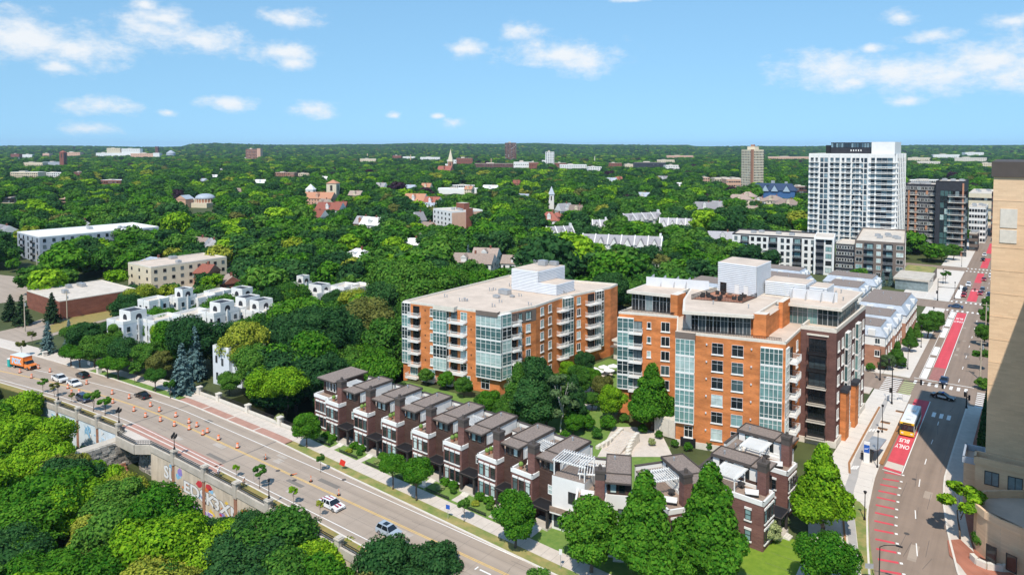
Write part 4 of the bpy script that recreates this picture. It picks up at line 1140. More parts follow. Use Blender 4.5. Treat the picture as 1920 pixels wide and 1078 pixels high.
def townhouse(loc, rz, label, wide=False, stucco=False, side=False, pergola=False, W_=8.25, back=11.0):
    T = thing('townhouse', label, 'house', (loc[0], loc[1], 0), rz, 'brick row houses facing the bridge road')
    brickm = 'plum'
    x0 = 0.0
    MB().box(0, 0, -.5, 4.35, 9.5, 7.05, 0, top=1).build('bay_wall', [M[brickm], M['wood']], T)
    if wide:
        MB().box(-5.0, .9, -.5, -.002, 9.5, 7.05, 0, top=1).build('bay_wall', [M[brickm], M['wood']], T)
        parapet_ring('cornice', T, [(-5.08, .82), (-.09, .82), (-.09, 9.4), (-5.08, 9.4)], 6.85, 7.55, .28, 'trimwhite')
        MB().box(-4.9, 3.2, 7.06, -.3, 10.4, 10.3, 0).build('upper_wall', [M['darkplum']], T)
        wl3 = Wall((-4.9, 3.2), (-.3, 3.2))
        for t in (1.6, 2.7, 3.8): window(T, wl3, t, 7.9, .9, 1.9, 1, 1, 'trimwhite', 'g2')
        MB().box(-5.6, 2.0, 10.301, .2, 11.2, 10.62, 0, top=1).build('roof', [M['fascia'], M['gravel']], T)
    parapet_ring('cornice', T, [(-.08, -.08), (4.43, -.08), (4.43, 9.4), (-.08, 9.4)], 6.85, 7.55, .28, 'trimwhite')
    um = 'white' if stucco else 'darkplum'
    MB().box(4.352, 1.8, -.5, W_ - .004, 9.5, 8.0).build('recess_wall', [M[um]], T)
    MB().box(4.6, 2.0, 8.002, W_ - .15, 2.4, 10.05).build('upper_front', [M['darkplum']], T)
    MB().box(4.5, 2.402, 7.06, W_ - .15, back, 10.05).build('upper_wall', [M['white']], T)
    MB().box(4.2, .95, 10.051, W_ - .02, back + .3, 10.27, 0).build('roof_eave', [M['fascia']], T)
    MB().box(4.32, 1.07, 10.271, W_ - .14, back + .15, 10.34, 0).build('roof_gravel', [M['gravel']], T)
    parapet_ring('roof_kerb', T, [(4.22, 3.6), (W_ - .04, 3.6), (W_ - .04, back + .28), (4.22, back + .28)], 10.272, 10.52, .13, 'fascia')
    MB().box(0, 9.3, 7.06, 4.48, back + .2, 8.5, 0).build('stair_block', [M['white']], T)
    MB().box(-.05, 9.2, 8.501, 4.49, back + .4, 8.65, 0, top=1).build('stair_roof', [M['fascia'], M['gravel']], T)
    MB().box(-.1, back + .41, 6, W_ - .1, back + .75, 9.3).build('rear_parapet', [M['white']], T); MB().box(-.15, back + .36, 9.301, W_ - .05, back + .8, 9.45).build('parapet_cap', [M['fascia']], T)
    for kx, ky, kh in ((1.2, back - .8, .5), (5.6, back - 1.5, 1.6)):
        vent(T, kx, ky, 8.65 if kx < 4 else 10.34, .5)
    chim = MB().box(2.85, .75, 7.0, 4.25, 2.1, 11.6).build('chimney', [M[brickm]], T)
    MB().box(2.83, .73, 10.6, 4.27, 2.12, 11.59).box(2.75, .65, 11.602, 4.35, 2.2, 12.0).cyl(3.55, 1.4, 12.0, 12.6, .3, .24, 8).build('chimney_cap', [M['fascia']], chim)
    wf = Wall((0, 0), (4.35, 0)); wr = Wall((4.352, 1.8), (W_, 1.8)); wu = Wall((4.6, 2.0), (W_ - .1, 2.0)); wlft = Wall((0, 9.5), (0, 0)); wsd = Wall((W_ - .15, 2.402), (W_ - .15, back))
    for z in (1.0, 4.1):
        for t in (.85, 2.15, 3.45):
            window(T, wf, t, z, .98, 2.0, 1, 2, 'dark', 'g1', 'trimwhite', 'trimwhite', fw=.08)
        if wide:
            ww = Wall((-5, .9), (0, .9))
            for t in (1.1, 2.4, 3.7): window(T, ww, t, z, .98, 2.0, 1, 2, 'dark', 'g2', 'trimwhite', 'trimwhite', fw=.08)
        if side:
            for t in (3.0, 7.2): window(T, wlft, t, z, .98, 1.6, 1, 2, 'dark', 'g1', 'trimwhite', 'trimwhite')
    window(T, wr, 2.3, 4.5, .9, 1.5, 1, 2, 'trimwhite' if not stucco else 'dark', 'g1')
    for t in (.9, 2.2): window(T, wu, t, 8.25, 1.0, 1.5, 1, 1, 'dark', 'g1')
    if side or stucco:
        for t in (1.4, 2.8, 4.2, 6.4): window(T, wsd, t, 7.9, .85, 1.8, 1, 2, 'dark', 'g1')
        for t in (1.6, 3.0, 5.6): window(T, Wall((4.5, back), (4.5, 2.402)), t, 7.9, .9, 2.0, 1, 2, 'dark', 'g1')
    else:
        MB().box(0, -.06, 0, .95, 0, 2.1).build('terrace_door', [M['trimwhite']], T, (W_ - .15, 3.0, 7.2), rad(90))
    # porch
    P = MB().box(4.75, -.9, 3.05, W_ - .15, 1.79, 3.3, 0).build('porch', [M['dark']], T)
    MB().box(4.62, -1.03, 3.301, W_ - .02, 1.79, 3.42).build('porch_roof', [M['black']], P)
    parapet_ring('porch_trim', P, [(4.6, -1.05), (W_, -1.05), (W_, 1.75), (4.6, 1.75)], 3.421, 3.5, .12, 'fascia')
    for px_ in (4.95, W_ - .4):
        MB().box(px_ - .18, -.85, .3, px_ + .18, -.5, 3.05).build('post', [M['dark']], P)
    MB().box(4.6, -.95, -.4, W_ - .2, 1.79, .42).build('porch_floor', [M['concrete']], P)
    MB().box(0, -.08, 0, 1.0, 0, 2.2).build('door', [M['black']], T, (5.9, 1.795, .42))
    for i in range(3):
        MB().box(5.6, -1.0 - .32 * (i + 1), -.4, 7.1, -.96 - .32 * i, .33 - .1 * i).build('step', [M['limestone']], T)
    if pergola:
        b = MB()
        for x in (.3, 4.2):
            for y in (4.6, 7.9): b.box(x - .08, y - .08, 7.06, x + .08, y + .08, 9.4)
        b.box(0, 4.5, 9.401, 4.45, 4.7, 9.6); b.box(0, 7.8, 9.401, 4.45, 8.0, 9.6)
        pg = b.build('pergola', [M['trimwhite']], T)
        for i in range(11):
            MB().box(.1 + i * .42, 4.1, 9.602, .2 + i * .42, 8.09, 9.75).build('slat', [M['trimwhite']], pg)
    c, s = math.cos(rz), math.sin(rz)
    for (a, b_) in ((0, 0), (8.3, 0), (8.3, 11), (0, 11)):
        pass
    reg(min(loc[0], loc[0] + 8 * c - 11 * s), loc[1], max(loc[0] + 8 * c, loc[0] - 11 * s), loc[1] + 11 * c + 8 * s, .5)
    return T, (lambda x, y: (loc[0] + c * x - s * y, loc[1] + s * x + c * y))
row = [(-115.8, 90.6), (-107.2, 90.7), (-99.1, 90.8), (-90.7, 90.6), (-82.7, 90.4), (-74.4, 90.0), (-66.7, 89.3)]
desc = ['wide end brick row house with two bays next to the woods', 'second brick row house from the woods end of the row', 'third brick row house from the woods with planted terrace',
        'brick row house in the middle of the row between equal neighbours', 'fifth brick row house from the woods with slatted pergola', 'sixth brick row house from the woods with dark umbrella terrace', 'last brick row house of the straight row beside the white stucco house']
for i, (q, lb) in enumerate(zip(row, desc)):
    T, f = townhouse(q, rad(-1.2) if i < 5 else rad(-3), lb, wide=(i == 0), pergola=(i in (0, 2, 4, 6)))
    for k, (dx, dy, kd) in enumerate(((.9, 1.4, 'plant'), (1.9, 3.2, 'set' if i % 2 else 'sofa'), (1.0, 2.3, 'plant') if i % 3 else (2.4, 1.5, 'set'))):
        furn(f(dx, dy), 7.06, kd, {'plant': 'terracotta planter %s the parapet on the %s', 'set': '%s patio table %%s on the terrace of the %%s' % ('small dark' if k == 2 else 'dark round'), 'sofa': 'white cushioned outdoor sofa %s on the terrace of the %s'}[kd] % ('near' if kd == 'plant' and k == 0 else ('behind' if kd == 'plant' else 'standing'), ['end row house', 'second row house', 'third row house', 'middle row house', 'fifth row house', 'sixth row house', 'last row house'][i]))
cu = [((-52.6, 86.3), 27, 'white stucco corner house with white pergola terrace and brick chimney', True, False), ((-40.4, 92.1), 53, 'angled brick corner house behind two tall leafy trees', True, False),
      ((-30.1, 102.6), 86, 'plum brick corner house with dark gabled porch by the lawn', False, True), ((-29.9, 114.6), 86, 'white stuccoed rear row house with brown gravel roof by the orange block', True, True)]
for q, a, lb, st, sd_ in cu:
    T, f = townhouse(q, rad(a), lb, stucco=st, side=sd_, pergola=True, back=10.0)
    furn(f(1.6, 2.4), 7.06, 'sofa', 'white cushioned outdoor sofa on the roof terrace of the %s' % ' '.join(lb.split()[:4]))
    furn(f(3.0, 4.6), 7.06, 'set', 'dark round patio table under the pergola of the %s' % ' '.join(lb.split()[:4]))
clear(575, 700, 1060, 900, (-80, 90)); clear(1060, 850, 1180, 900, (-48, 90)); clear(1385, 860, 1470, 960, (-32, 105)); clear(1240, 840, 1300, 900, (-42, 95))
# brick in-fill between the straight row and the corner houses
gap = thing('townhouse', 'narrow white stucco house with balcony between straight row and angled corner', 'house', (-58.6, 88.6, 0), rad(6), 'brick row houses facing the bridge road')
MB().box(0, .6, -.5, 5.6, 10, 8.6, 0, top=1).build('wall', [M['white'], M['gravel']], gap)
MB().box(.2, -.6, 3.2, 5.2, .59, 3.45).build('balcony', [M['trimwhite']], gap); MB().box(.2, -.62, 3.451, 5.2, -.5, 4.3).build('railing', [M['wood']], gap)
wg = Wall((0, .6), (5.6, .6))
window(gap, wg, 3.6, 4.9, 1.5, 1.8, 2, 1, 'dark', 'g1'); window(gap, wg, 1.5, .6, 2.2, 2.1, 2, 1, 'dark', 'g2'); window(gap, wg, 4.2, .6, 1.5, 2.1, 2, 1, 'dark', 'g2')
b = MB()
for x in (.2, 5.4):
    for y in (1, 4.5): b.box(x - .08, y - .08, 8.6, x + .08, y + .08, 10.8)
b.box(0, .9, 10.801, 5.6, 1.1, 11); b.box(0, 4.4, 10.801, 5.6, 4.6, 11)
pg = b.build('pergola', [M['trimwhite']], gap)
for i in range(13): MB().box(.1 + i * .43, .5, 11.002, .2 + i * .43, 5, 11.15).build('slat', [M['trimwhite']], pg)
# court: stair, low walls, bollard stones
st = thing('garden_stair', 'curved limestone garden stair between white walls behind the row houses', 'stairs', (0, 0, 0))
pA, pB = G(1150, 838, 1.0), G(1178, 800, 3.0)
nst = 14
for i in range(nst):
    k = i / (nst - 1); c = pA.lerp(pB, k); d = (pB - pA).normalized(); s_ = Vector((d.y, -d.x, 0)).normalized() * 1.6; d2 = Vector((d.x, d.y, 0)).normalized() * .35
    MB().prism([tuple((c - s_ - d2)[:2]), tuple((c + s_ - d2)[:2]), tuple((c + s_ + d2)[:2]), tuple((c - s_ + d2)[:2])], .05, .25 + 1.5 * k).build('step', [M['pavement']], st)
for sg in (-1, 1):
    b = MB()
    for i in range(7):
        k = i / 6; c = pA.lerp(pB, k); d = (pB - pA).normalized(); s_ = Vector((d.y, -d.x, 0)).normalized() * sg * (1.8 + 1.4 * (1 - k) ** 2)
        q = c + s_; b.box(q.x - .35, q.y - .8, 0, q.x + .35, q.y + .8, 0.6 + 1.5 * k)
    b.build('side_wall', [M['limestone']], st)
bw = thing('stone_terrace', 'white limestone block terrace wall below the orange block', 'wall', (0, 0, 0))
p = G(1252, 820, 0)
for i in range(9):
    for j in range(3):
        MB().box(p.x - 3 + j * 1.6, p.y, .1 + i * .42, p.x - 3 + j * 1.6 + 1.56, p.y + 4, .1 + i * .42 + .4).build('stone', [M['limestone']], bw)
# ------------------------------------------------------------------ middle distance and far buildings
def GD(u, y, v=420):                     # point on photo column u at world depth line Y = y
    d = dirpx(u, v); return Vector((d.x / d.y * y, y))
NB = [0]
def block(name, label, cat, p0, p1, depth, z1, wall, roof, floors=0, front=None, side=None, group=None, parapet=.5, z0=0.0, fh=None, pc='limestone', units=2, shared=True):
    p0, p1 = Vector(p0), Vector(p1); w = Wall(p0, p1); o = (p0 + p1) / 2 - w.n * depth / 2
    T = thing(name, label, cat, (o.x, o.y, 0), 0, group)
    q0, q1 = p0 - w.n * depth, p1 - w.n * depth
    pts = [p0, p1, q1, q0]
    mass('wall', T, pts, -.5, z1, wall, roof, tuple(o))
    if parapet:
        parapet_ring('parapet', T, pts, z1 + .003, z1 + parapet, .3, pc, tuple(o))
    reg(min(p.x for p in pts), min(p.y for p in pts), max(p.x for p in pts), max(p.y for p in pts), 1.0)
    fr, sd_ = Wall(p0, p1, tuple(o)), Wall(p1, q1, tuple(o))
    fh = fh or (z1 - z0) / max(1, floors)
    for wl, spec in ((fr, front), (sd_, side)):
        if not spec: continue
        n, ww, hh, fm, gl = spec[:5]
        sp = [((k + .5) * wl.len / n, z1 - (i + 1) * fh + (fh - hh) * .45) for i in range(floors) for k in range(n)]
        for j, (t, z) in enumerate(sp):
            me, g = win_mesh(ww, hh, 2 if ww > 1 else 1, 1, fm, gl, None, None, .1)
            x = put('window', me, T, wl.p(t, 0, z), wl.rz); put('pane', g, x)
    r = random.Random(len(label))
    for k in range(units):
        c = p0 + (p1 - p0) * r.uniform(.15, .85) - w.n * depth * r.uniform(.25, .75) - o
        roof_unit(T, c.x, c.y, z1, 2.4, 1.6, 1.3)
    return T, fr, sd_, o
# --- white tower
def tower():
    y0, zt = 408, 55.2
    a, c = GD(1515, y0), GD(1676, y0); dep = 38
    T, f, s, o = block('residential_tower', 'white high-rise apartment tower with rows of balconies above the trees', 'tower', a, c, dep, zt, 'white', 'rooftan', 0, parapet=1.0, pc='trimwhite', units=0)
    L, n, fh = f.len, 19, 2.86
    X = lambda x: f.t(1360 + x / 3.5925, 350)
    for i in range(n):
        z = zt - 1.0 - (i + 1) * fh
        for x, w in ((582, 1.5), (612, 1.2), (648, 1.6), (676, 1.8), (715, 1.6), (752, 2.0), (790, 1.2), (826, 2.0), (862, 1.4), (888, 1.6), (918, 1.1), (942, 1.4)):
            window(T, f, X(x), z + .25, w, 2.25, 1 if w < 1.5 else 2, 1, 'charcoal', 'g4', fw=.08)
        for x, w in ((596, 5.2), (735, 4.4), (815, 4.6), (890, 3.6)):
            balcony(T, f, X(x), z + .1, w, 1.3)
        for k in range(4):
            window(T, f, X(978) + 1.3 + k * 2.55, z + .15, 2.45, 2.5, 2, 1, 'charcoal', 'g4', fw=.06)
        # continuous rounded balcony on the avenue corner
        b = MB(); x0, x1 = X(968), L
        pts = [(x0, 0.0), (x0, -1.3)] + [(x1 - .6 + 1.9 * math.sin(t * .314), .6 - 1.9 * math.cos(t * .314)) for t in range(6)] + [(x1 + 1.3, 6.0), (x1, 6.0)]
        b.prism(pts, 0, .22)
        bo = b.build('balcony', [M['trimwhite']], T, f.p(0, 0, z - .05), f.rz)
        b = MB()
        for p, q in zip(pts[1:-2], pts[2:-1]):
            b.poly([(p[0], p[1], .75), (q[0], q[1], .75), (q[0], q[1], 1.05), (p[0], p[1], 1.05)])
            for e in range(3):
                m_ = (p[0] + (q[0] - p[0]) * e / 3, p[1] + (q[1] - p[1]) * e / 3)
                b.box(m_[0] - .05, m_[1] - .05, .22, m_[0] + .05, m_[1] + .05, 1.05)
        b.build('railing', [M['trimwhite']], bo)
        for k in range(6):
            window(T, s, 2.5 + k * 6.2, z + .25, 2.6, 2.2, 2, 1, 'charcoal', 'g4')
    for x in (565, 632, 700, 772, 845, 905, 962, 1010, 1150):
        wallbox('pier', T, f, X(x) - .35, X(x) + .35, 0, zt + .9, .35, 'trimwhite')
    for t in (5.5, 12, 18.4, 24.6, 31, 36.5):
        wallbox('pier', T, s, t - .5, t + .5, 0, zt + .9, .35, 'trimwhite')
    q = lambda t, d: tuple((Vector(f.p(t, -d)[:2])))
    mass('mechanical_penthouse', T, [q(X(690), 6), q(X(968), 6), q(X(968), 24), q(X(690), 24)], zt, zt + 7.0, 'charcoal', 'rooftan')
    mass('penthouse', T, [q(X(970), 4), q(X(1128), 4), q(X(1128), 26), q(X(970), 26)], zt, zt + 7.2, 'trimwhite', 'rooftan')
    mass('mechanical_penthouse', T, [q(X(650), 8), q(X(688), 8), q(X(688), 20), q(X(650), 20)], zt, zt + 5.5, 'black', 'rooftan')
    fw_ = Wall(q(X(690), 6), q(X(968), 6))
    for k in range(16):
        window(T, fw_, (k + .5) * fw_.len / 16, zt + 4.2, fw_.len / 16 - .1, 2.4, 1, 1, 'black', 'g4')
    for k in range(5):
        MB().box(-.25, -.1, 0, .25, 0, .9).build('roof_light', [M['trimwhite']], T, fw_.p(fw_.len * (.5 + k * .06), .05, zt + 2.2), fw_.rz)
    clear(1512, 268, 1696, 450, (-80, y0))
tower()
# --- podium blocks in front of it
def podium():
    T, f, s, o = block('apartment_block', 'white four-storey apartment wing with dark recessed balconies below the tower', 'apartment building', (-117.6, 341.6), (-80.2, 348.2), 22, 16.2, 'white', 'rooftan', 0, parapet=.7, pc='charcoal', units=4)
    X = lambda x: f.t(1360 + x / 3.5925, 470)
    for i in range(5):
        z = 16.2 - 3.15 * (i + 1) + .55
        for x in (70, 182, 225, 264, 383, 422, 543, 588):
            window(T, f, X(x), z, 1.5 if x not in (225,) else 1.9, 2.0, 2, 1, 'charcoal', 'g2')
        for x in (130, 320, 484):
            wallbox('balcony_recess', T, f, X(x) - 2.0, X(x) + 2.0, z - .55, z + 2.45, .03, 'charcoal')
            window(T, f, X(x), z - .2, 2.6, 2.3, 3, 1, 'dark', 'g1', out=.035)
            balcony(T, f, X(x), z - .5, 4.0, 1.4, 'charcoal', 'metal')
    T, f, s, o = block('apartment_block', 'white framed tall bay of the apartment block with dark balconies', 'apartment building', (-80.1, 345.4), (-71.6, 346.9), 20, 17.2, 'white', 'rooftan', 0, parapet=.3, pc='trimwhite', units=0)
    for i in range(5):
        z = 17.2 - 3.3 * (i + 1)
        wallbox('balcony_recess', T, f, .9, 4.3, z, z + 2.9, .03, 'charcoal'); balcony(T, f, 2.6, z, 3.3, 1.0, 'charcoal', 'metal')
        window(T, f, 6.3, z + .4, 2.6, 2.2, 2, 1, 'charcoal', 'g1')
    wallbox('frame', T, f, 0, .7, 0, 17.3, .9, 'trimwhite'); wallbox('frame', T, f, f.len - .7, f.len, 0, 17.3, .9, 'trimwhite'); wallbox('frame', T, f, .702, f.len - .702, 16.6, 17.3, .9, 'trimwhite')
    block('glass_link', 'dark glazed link between white and brown apartment wings', 'building', (-71.5, 350.4), (-63.2, 350.8), 16, 14.6, 'charcoal', 'rooftan', 5, (7, 1.0, 1.5, 'trimwhite', 'g2'), None, units=0)
    T, f, s, o = block('apartment_block', 'taupe brown apartment wing with pale flat roof facing the avenue plaza', 'apartment building', (-63.1, 348.2), (-43.1, 350.6), 58, 16.4, 'taupe', 'rooftan', 5, None, (14, 1.5, 1.9, 'trimwhite', 'g2'), parapet=.7, pc='taupe', units=6)
    X = lambda x: f.t(1360 + x / 3.5925, 480)
    for i in range(5):
        z = 16.4 - 3.2 * (i + 1) + .6
        for x, w in ((900, 2.6), (1032, 1.8), (1175, 2.8)):
            window(T, f, X(x), z, w, 1.9, 2, 1, 'trimwhite', 'g1')
        for x in (965, 1095):
            wallbox('balcony_recess', T, f, X(x) - 1.9, X(x) + 1.9, z - .5, z + 2.3, .03, 'charcoal'); balcony(T, f, X(x), z - .5, 3.8, 1.2, 'charcoal', 'metal')
            window(T, f, X(x) + .4, z - .3, 2.4, 2.2, 2, 1, 'dark', 'g1', out=.035)
    clear(1374, 432, 1728, 500, (-80, 345))
    T = thing('shop_pavilion', 'low glazed corner pavilion with flat grey roof below the brown wing', 'building', (-38, 340, 0))
    MB().box(-6, -10, -.5, 6, 10, 4.2).build('wall', [M['g2']], T); MB().box(-6.6, -10.6, 4.21, 6.6, 10.6, 5.0).build('roof', [M['concrete']], T)
    MB().box(-6, 10.1, -.5, 5.5, 30, 4.6).build('rear_wall', [M['taupe']], T)
    MB().box(-6, 10.05, 4.61, 5.5, 30, 4.75).build('green_roof', [M['gyellow'] if False else M['mixgrass']], T)
    reg(-45, 328, -31, 372)
podium()
T, f, s, o = block('apartment_block', 'black panelled apartment block with orange balcony columns beside the white tower', 'apartment building', GD(1692, 452), GD(1752, 452), 30, 38.2, 'charcoal', 'rooftan', 11, (9, 1.5, 1.9, 'trimwhite', 'g2'), None, parapet=.6, pc='charcoal', units=8, fh=3.3)
X = lambda x: f.t(1680 + x / 7.185, 400)
for i in range(10):
    z = 38.2 - 3.3 * (i + 1) - 2.2
    wallbox('balcony_recess', T, f, X(185), X(300), z, z + 2.9, .02, 'black'); balcony(T, f, X(240), z, 4.6, 1.2, 'limestone', 'metal')
    balcony(T, f, X(490), z, 2.4, 1.2, 'limestone', 'metal')
    if i % 3 == 0: wallbox('accent_panel', T, f, X(395), X(395) + 1.1, z + .3, z + 2.4, .12, 'shingleorange')
for x in (170, 265):
    wallbox('orange_column', T, f, X(x) - .45, X(x) + .45, 2, 35, .9, 'shingleorange')
T, f, s, o = block('apartment_block', 'black glass corner wing with stacked white balcony slabs and orange edge', 'apartment building', GD(1752.5, 448), GD(1806, 448), 34, 40.5, 'charcoal', 'rooftan', 0, parapet=.6, pc='black', units=3)
X = lambda x: f.t(1680 + x / 7.185, 400)
for i in range(11):
    z = 36.0 - 3.3 * (i + 1)
    for k in range(3): window(T, f, X(640) + k * 2.0 - .8, z, 1.9, 3.1, 1, 1, 'black', 'g3')
    for k in range(4): window(T, f, X(760) + k * 2.0, z, 1.9, 3.0, 1, 1, 'black', 'g2')
    balcony(T, f, X(815), z, 8.2, 1.4, 'limestone', 'metal')
    for k in range(8): window(T, s, 2.5 + k * 4, z + .3, 2, 2, 2, 1, 'black', 'g2')
wallbox('orange_edge', T, f, f.len - .8, f.len, 0, 40, .6, 'shingleorange')
clear(1690, 345, 1814, 455, (-45, 448))
for args in (('shop_building', 'white low apartment building with brick side beyond the black block', 'building', GD(1816, 520), GD(1848, 520), 30, 22, 'white', 'rooftan', 6, (6, 1.2, 1.8, 'charcoal', 'g2'), (6, 1.2, 1.8, 'charcoal', 'g2')),
             ('shop_building', 'cream flat-roofed commercial building far up the avenue', 'building', GD(1815, 640), GD(1862, 640), 60, 24, 'cream', 'rooftan', 3, (8, 2, 2, 'dark', 'g2'), None),
             ('shop_building', 'grey low building with white upper storey at the black block', 'building', GD(1818, 476), GD(1834, 476), 14, 10, 'taupe', 'rooftan', 3, (3, 1.4, 1.6, 'dark', 'g2'), (4, 1.4, 1.6, 'dark', 'g2')),
             ('shop_building', 'dark brick building at the far end of the avenue', 'building', GD(1858, 560), GD(1872, 560), 40, 30, 'brown', 'rooftan', 8, (3, 1.4, 1.8, 'dark', 'g2'), None),
             ('shop_building', 'long pale roofed warehouse behind the black block', 'building', GD(1690, 660), GD(1800, 660), 80, 26, 'concrete', 'rooftan', 3, (14, 2, 1.6, 'dark', 'g2'), None)):
    block(*args, units=5)
# --- tan brick tower by the avenue, near corner
def tan_tower():
    T = thing('tan_tower', 'tall tan brick tower with dark metal cap shading the avenue bend', 'tower', (2, 146, 0))
    o = (2, 146); m = lambda n, pts, a, c, w, r='rooftan': mass(n, T, pts, a, c, w, r, o)
    m('wall', [(-4.4, 134), (4.2, 134), (4.2, 158), (-4.4, 158)], -.5, 55.2, 'tan')
    m('wing', [(4.21, 101), (18, 101), (18, 157.9), (4.21, 157.9)], -.5, 52, 'tan')  # wing out of view, lengthened so its shadow covers the face and terraces
    m('metal_cap', [(-4.7, 133.7), (4.6, 133.7), (4.6, 158.3), (-4.7, 158.3)], 55.21, 57.6, 'fascia', 'fascia')
    f = Wall((-4.4, 134), (4.2, 134), o)
    for i in range(14):
        window(T, f, 7.3, 4 + i * 3.3 - 1.4, 2.2, 3.2, 1, 1, 'dark', 'g2')
    wallbox('vent_panel', T, f, 1.0, 3.2, 47.2, 50.2, .12, 'limestone'); wallbox('vent_panel', T, f, 1.0, 3.2, 44.8, 46.9, .12, 'limestone')
    for i in range(14):
        wallbox('brick_course', T, f, 0, f.len - 2.6, 3.3 + i * 3.7, 3.42 + i * 3.7, .04, 'tan')
    # terraces at the foot
    c = (3.5, 124)
    arc = lambda r, n=9: [(c[0] + r * 1.35 * math.cos(math.pi * (0.72 + .86 * k / n)), c[1] + r * math.sin(math.pi * (0.72 + .86 * k / n))) for k in range(n + 1)]
    m('terrace', arc(6.5) + [(4.2, 117), (4.2, 133.8)], -.5, 6.0, 'tan', 'roofbeige')
    parapet_ring('terrace_parapet', T, arc(6.7) + [(4.2, 117), (4.2, 133.8)], 6.01, 7.1, .4, 'tan', o)
    m('terrace', [(-5.6, 131.2), (4.2, 131.2), (4.2, 133.98), (-5.6, 133.98)], -.5, 9.6, 'tan', 'roofbeige')
    parapet_ring('terrace_parapet', T, [(-5.8, 131), (4.2, 131), (4.2, 133.9), (-5.8, 133.9)], 9.61, 10.7, .3, 'tan', o)
    m('terrace', [(-7.4, 136), (-4.42, 136), (-4.42, 142), (-7.4, 142)], -.5, 7.5, 'tan', 'roofbeige')
    parapet_ring('terrace_parapet', T, [(-7.6, 135.8), (-4.42, 135.8), (-4.42, 142.2), (-7.6, 142.2)], 7.51, 8.5, .3, 'slate', o)
    ff = Wall((-3.6, 118.6), (1.5, 116.2), o)
    for t in (1.0, 3.6): window(T, ff, t, 1.0, 1.4, 2.4, 1, 1, 'dark', 'g2', out=.3)
    w2 = Wall((-5.6, 131.2), (4.2, 131.2), o)
    for t in (2.2, 5.2, 7.6): window(T, w2, t, 6.6, 1.9, 2.2, 2, 1, 'dark', 'g2')
    wallbox('canopy', T, w2, 3.4, 9.6, 5.2, 5.6, 2.2, 'dark')
    reg(-8, 114, 20, 160, 0)
    gw = thing('garden_wall', 'curved cream planter wall on the brick apron below the tan tower', 'wall', (0, 0, 0))
    pts = [G(u, v, .7) for u, v in ((1822, 1040), (1832, 1050), (1850, 1058), (1880, 1062), (1925, 1062))]
    for p, q in zip(pts, pts[1:]):
        d = (q - p).normalized(); n = Vector((-d.y, d.x, 0)) * .3
        MB().prism([tuple((p - n)[:2]), tuple((q - n)[:2]), tuple((q + n)[:2]), tuple((p + n)[:2])], 0, 1.0).build('wall_section', [M['limestone']], gw)
tan_tower()
# --- mansard terraces along the avenue
def mansard(x0, y0, x1, y1, label, h=8.6, wall='rosebrick'):
    T = thing('mansard_house', label, 'house', ((x0 + x1) / 2, (y0 + y1) / 2, 0), 0, 'blue-roofed terraces beside the avenue')
    cx, cy = (x0 + x1) / 2, (y0 + y1) / 2; w, d = (x1 - x0) / 2, (y1 - y0) / 2
    MB().box(-w, -d, -.5, w, d, h - 2.6).build('wall', [M[wall]], T); MB().box(-w, -d, h - 2.599, w, d, h).build('upper_wall', [M['white']], T)
    b = MB(); i = 1.5; zt = h + 2.4
    lo = [(-w - .3, -d - .3), (w + .3, -d - .3), (w + .3, d + .3), (-w - .3, d + .3)]; hi = [(-w + i, -d + i), (w - i, -d + i), (w - i, d - i), (-w + i, d - i)]
    for k in range(4):
        p, q, r_, s_ = lo[k], lo[(k + 1) % 4], hi[(k + 1) % 4], hi[k]
        b.poly([(p[0], p[1], h), (q[0], q[1], h), (r_[0], r_[1], zt), (s_[0], s_[1], zt)])
    b.poly([(p[0], p[1], h) for p in reversed(lo)])
    R = b.build('mansard_roof', [M['slate']], T)
    MB().box(-w + i - .1, -d + i - .1, zt - .02, w - i + .1, d - i + .1, zt + .12).build('roof_deck', [M['gravel']], R)
    for k in range(4): vent(T, -w + 2 + k * (2 * w - 4) / 3, -d * .3 + (k % 2) * d * .6, zt + .1, .5)
    f, s = Wall((-w, -d), (w, -d)), Wall((w, -d), (w, d))
    for wl in (f, s):
        n = max(2, int(wl.len / 3.2))
        for z in (h - 2.1, h - 5.4):
            for k in range(n): window(T, wl, (k + .5) * wl.len / n, z, 1.3, 1.6, 2, 1, 'trimwhite', 'g2', 'trimwhite')
        for k in range(2):
            me = cached('dormer', lambda: MB().prism([(-.9, -1.0), (.9, -1.0), (.9, .6), (-.9, .6)], 0, 1.6).mesh('dormer', [M['white']]))
            put('dormer', me, R, wl.p(wl.len * (.3 + .4 * k), -.7, h + .1), wl.rz)
    reg(x0, y0, x1, y1)
mansard(-41, 208.5, -29.8, 221, 'blue mansard terrace with rose brick front nearest the junction')
mansard(-41.5, 222.5, -29.4, 236, 'blue mansard terrace with skylights behind the junction garden')
mansard(-43, 240, -28.9, 266, 'long white and brick mansard terrace with terrace tables by the avenue')
mansard(-58, 262, -45, 278, 'blue mansard terrace behind the orange block near dark spruces', wall='cream')
mansard(-76, 222, -52, 236, 'flat gravel roofed white terrace behind the rooftop screens', wall='white')
mansard(-100, 240, -78, 254, 'long low terrace with metal roof edges beyond the rooftop penthouse', wall='white')
mansard(-76, 246, -52, 258, 'second gravel roofed white terrace further behind the orange block', wall='white')
mansard(-104, 212, -84, 224, 'white terrace with slate edges next to the concrete deck', wall='white')
mansard(-60, 207.5, -45, 219, 'flat gravel roofed terrace right behind the orange block', wall='cream')
mansard(-62, 283, -44, 296, 'low terrace with slate edges before the brown wing', wall='white')
mansard(-84, 264, -64, 280, 'long flat terrace below the white apartment wing', wall='white')
mansard(-98, 284, -70, 296, 'pale roofed terrace at the white apartment wing foot', wall='cream')
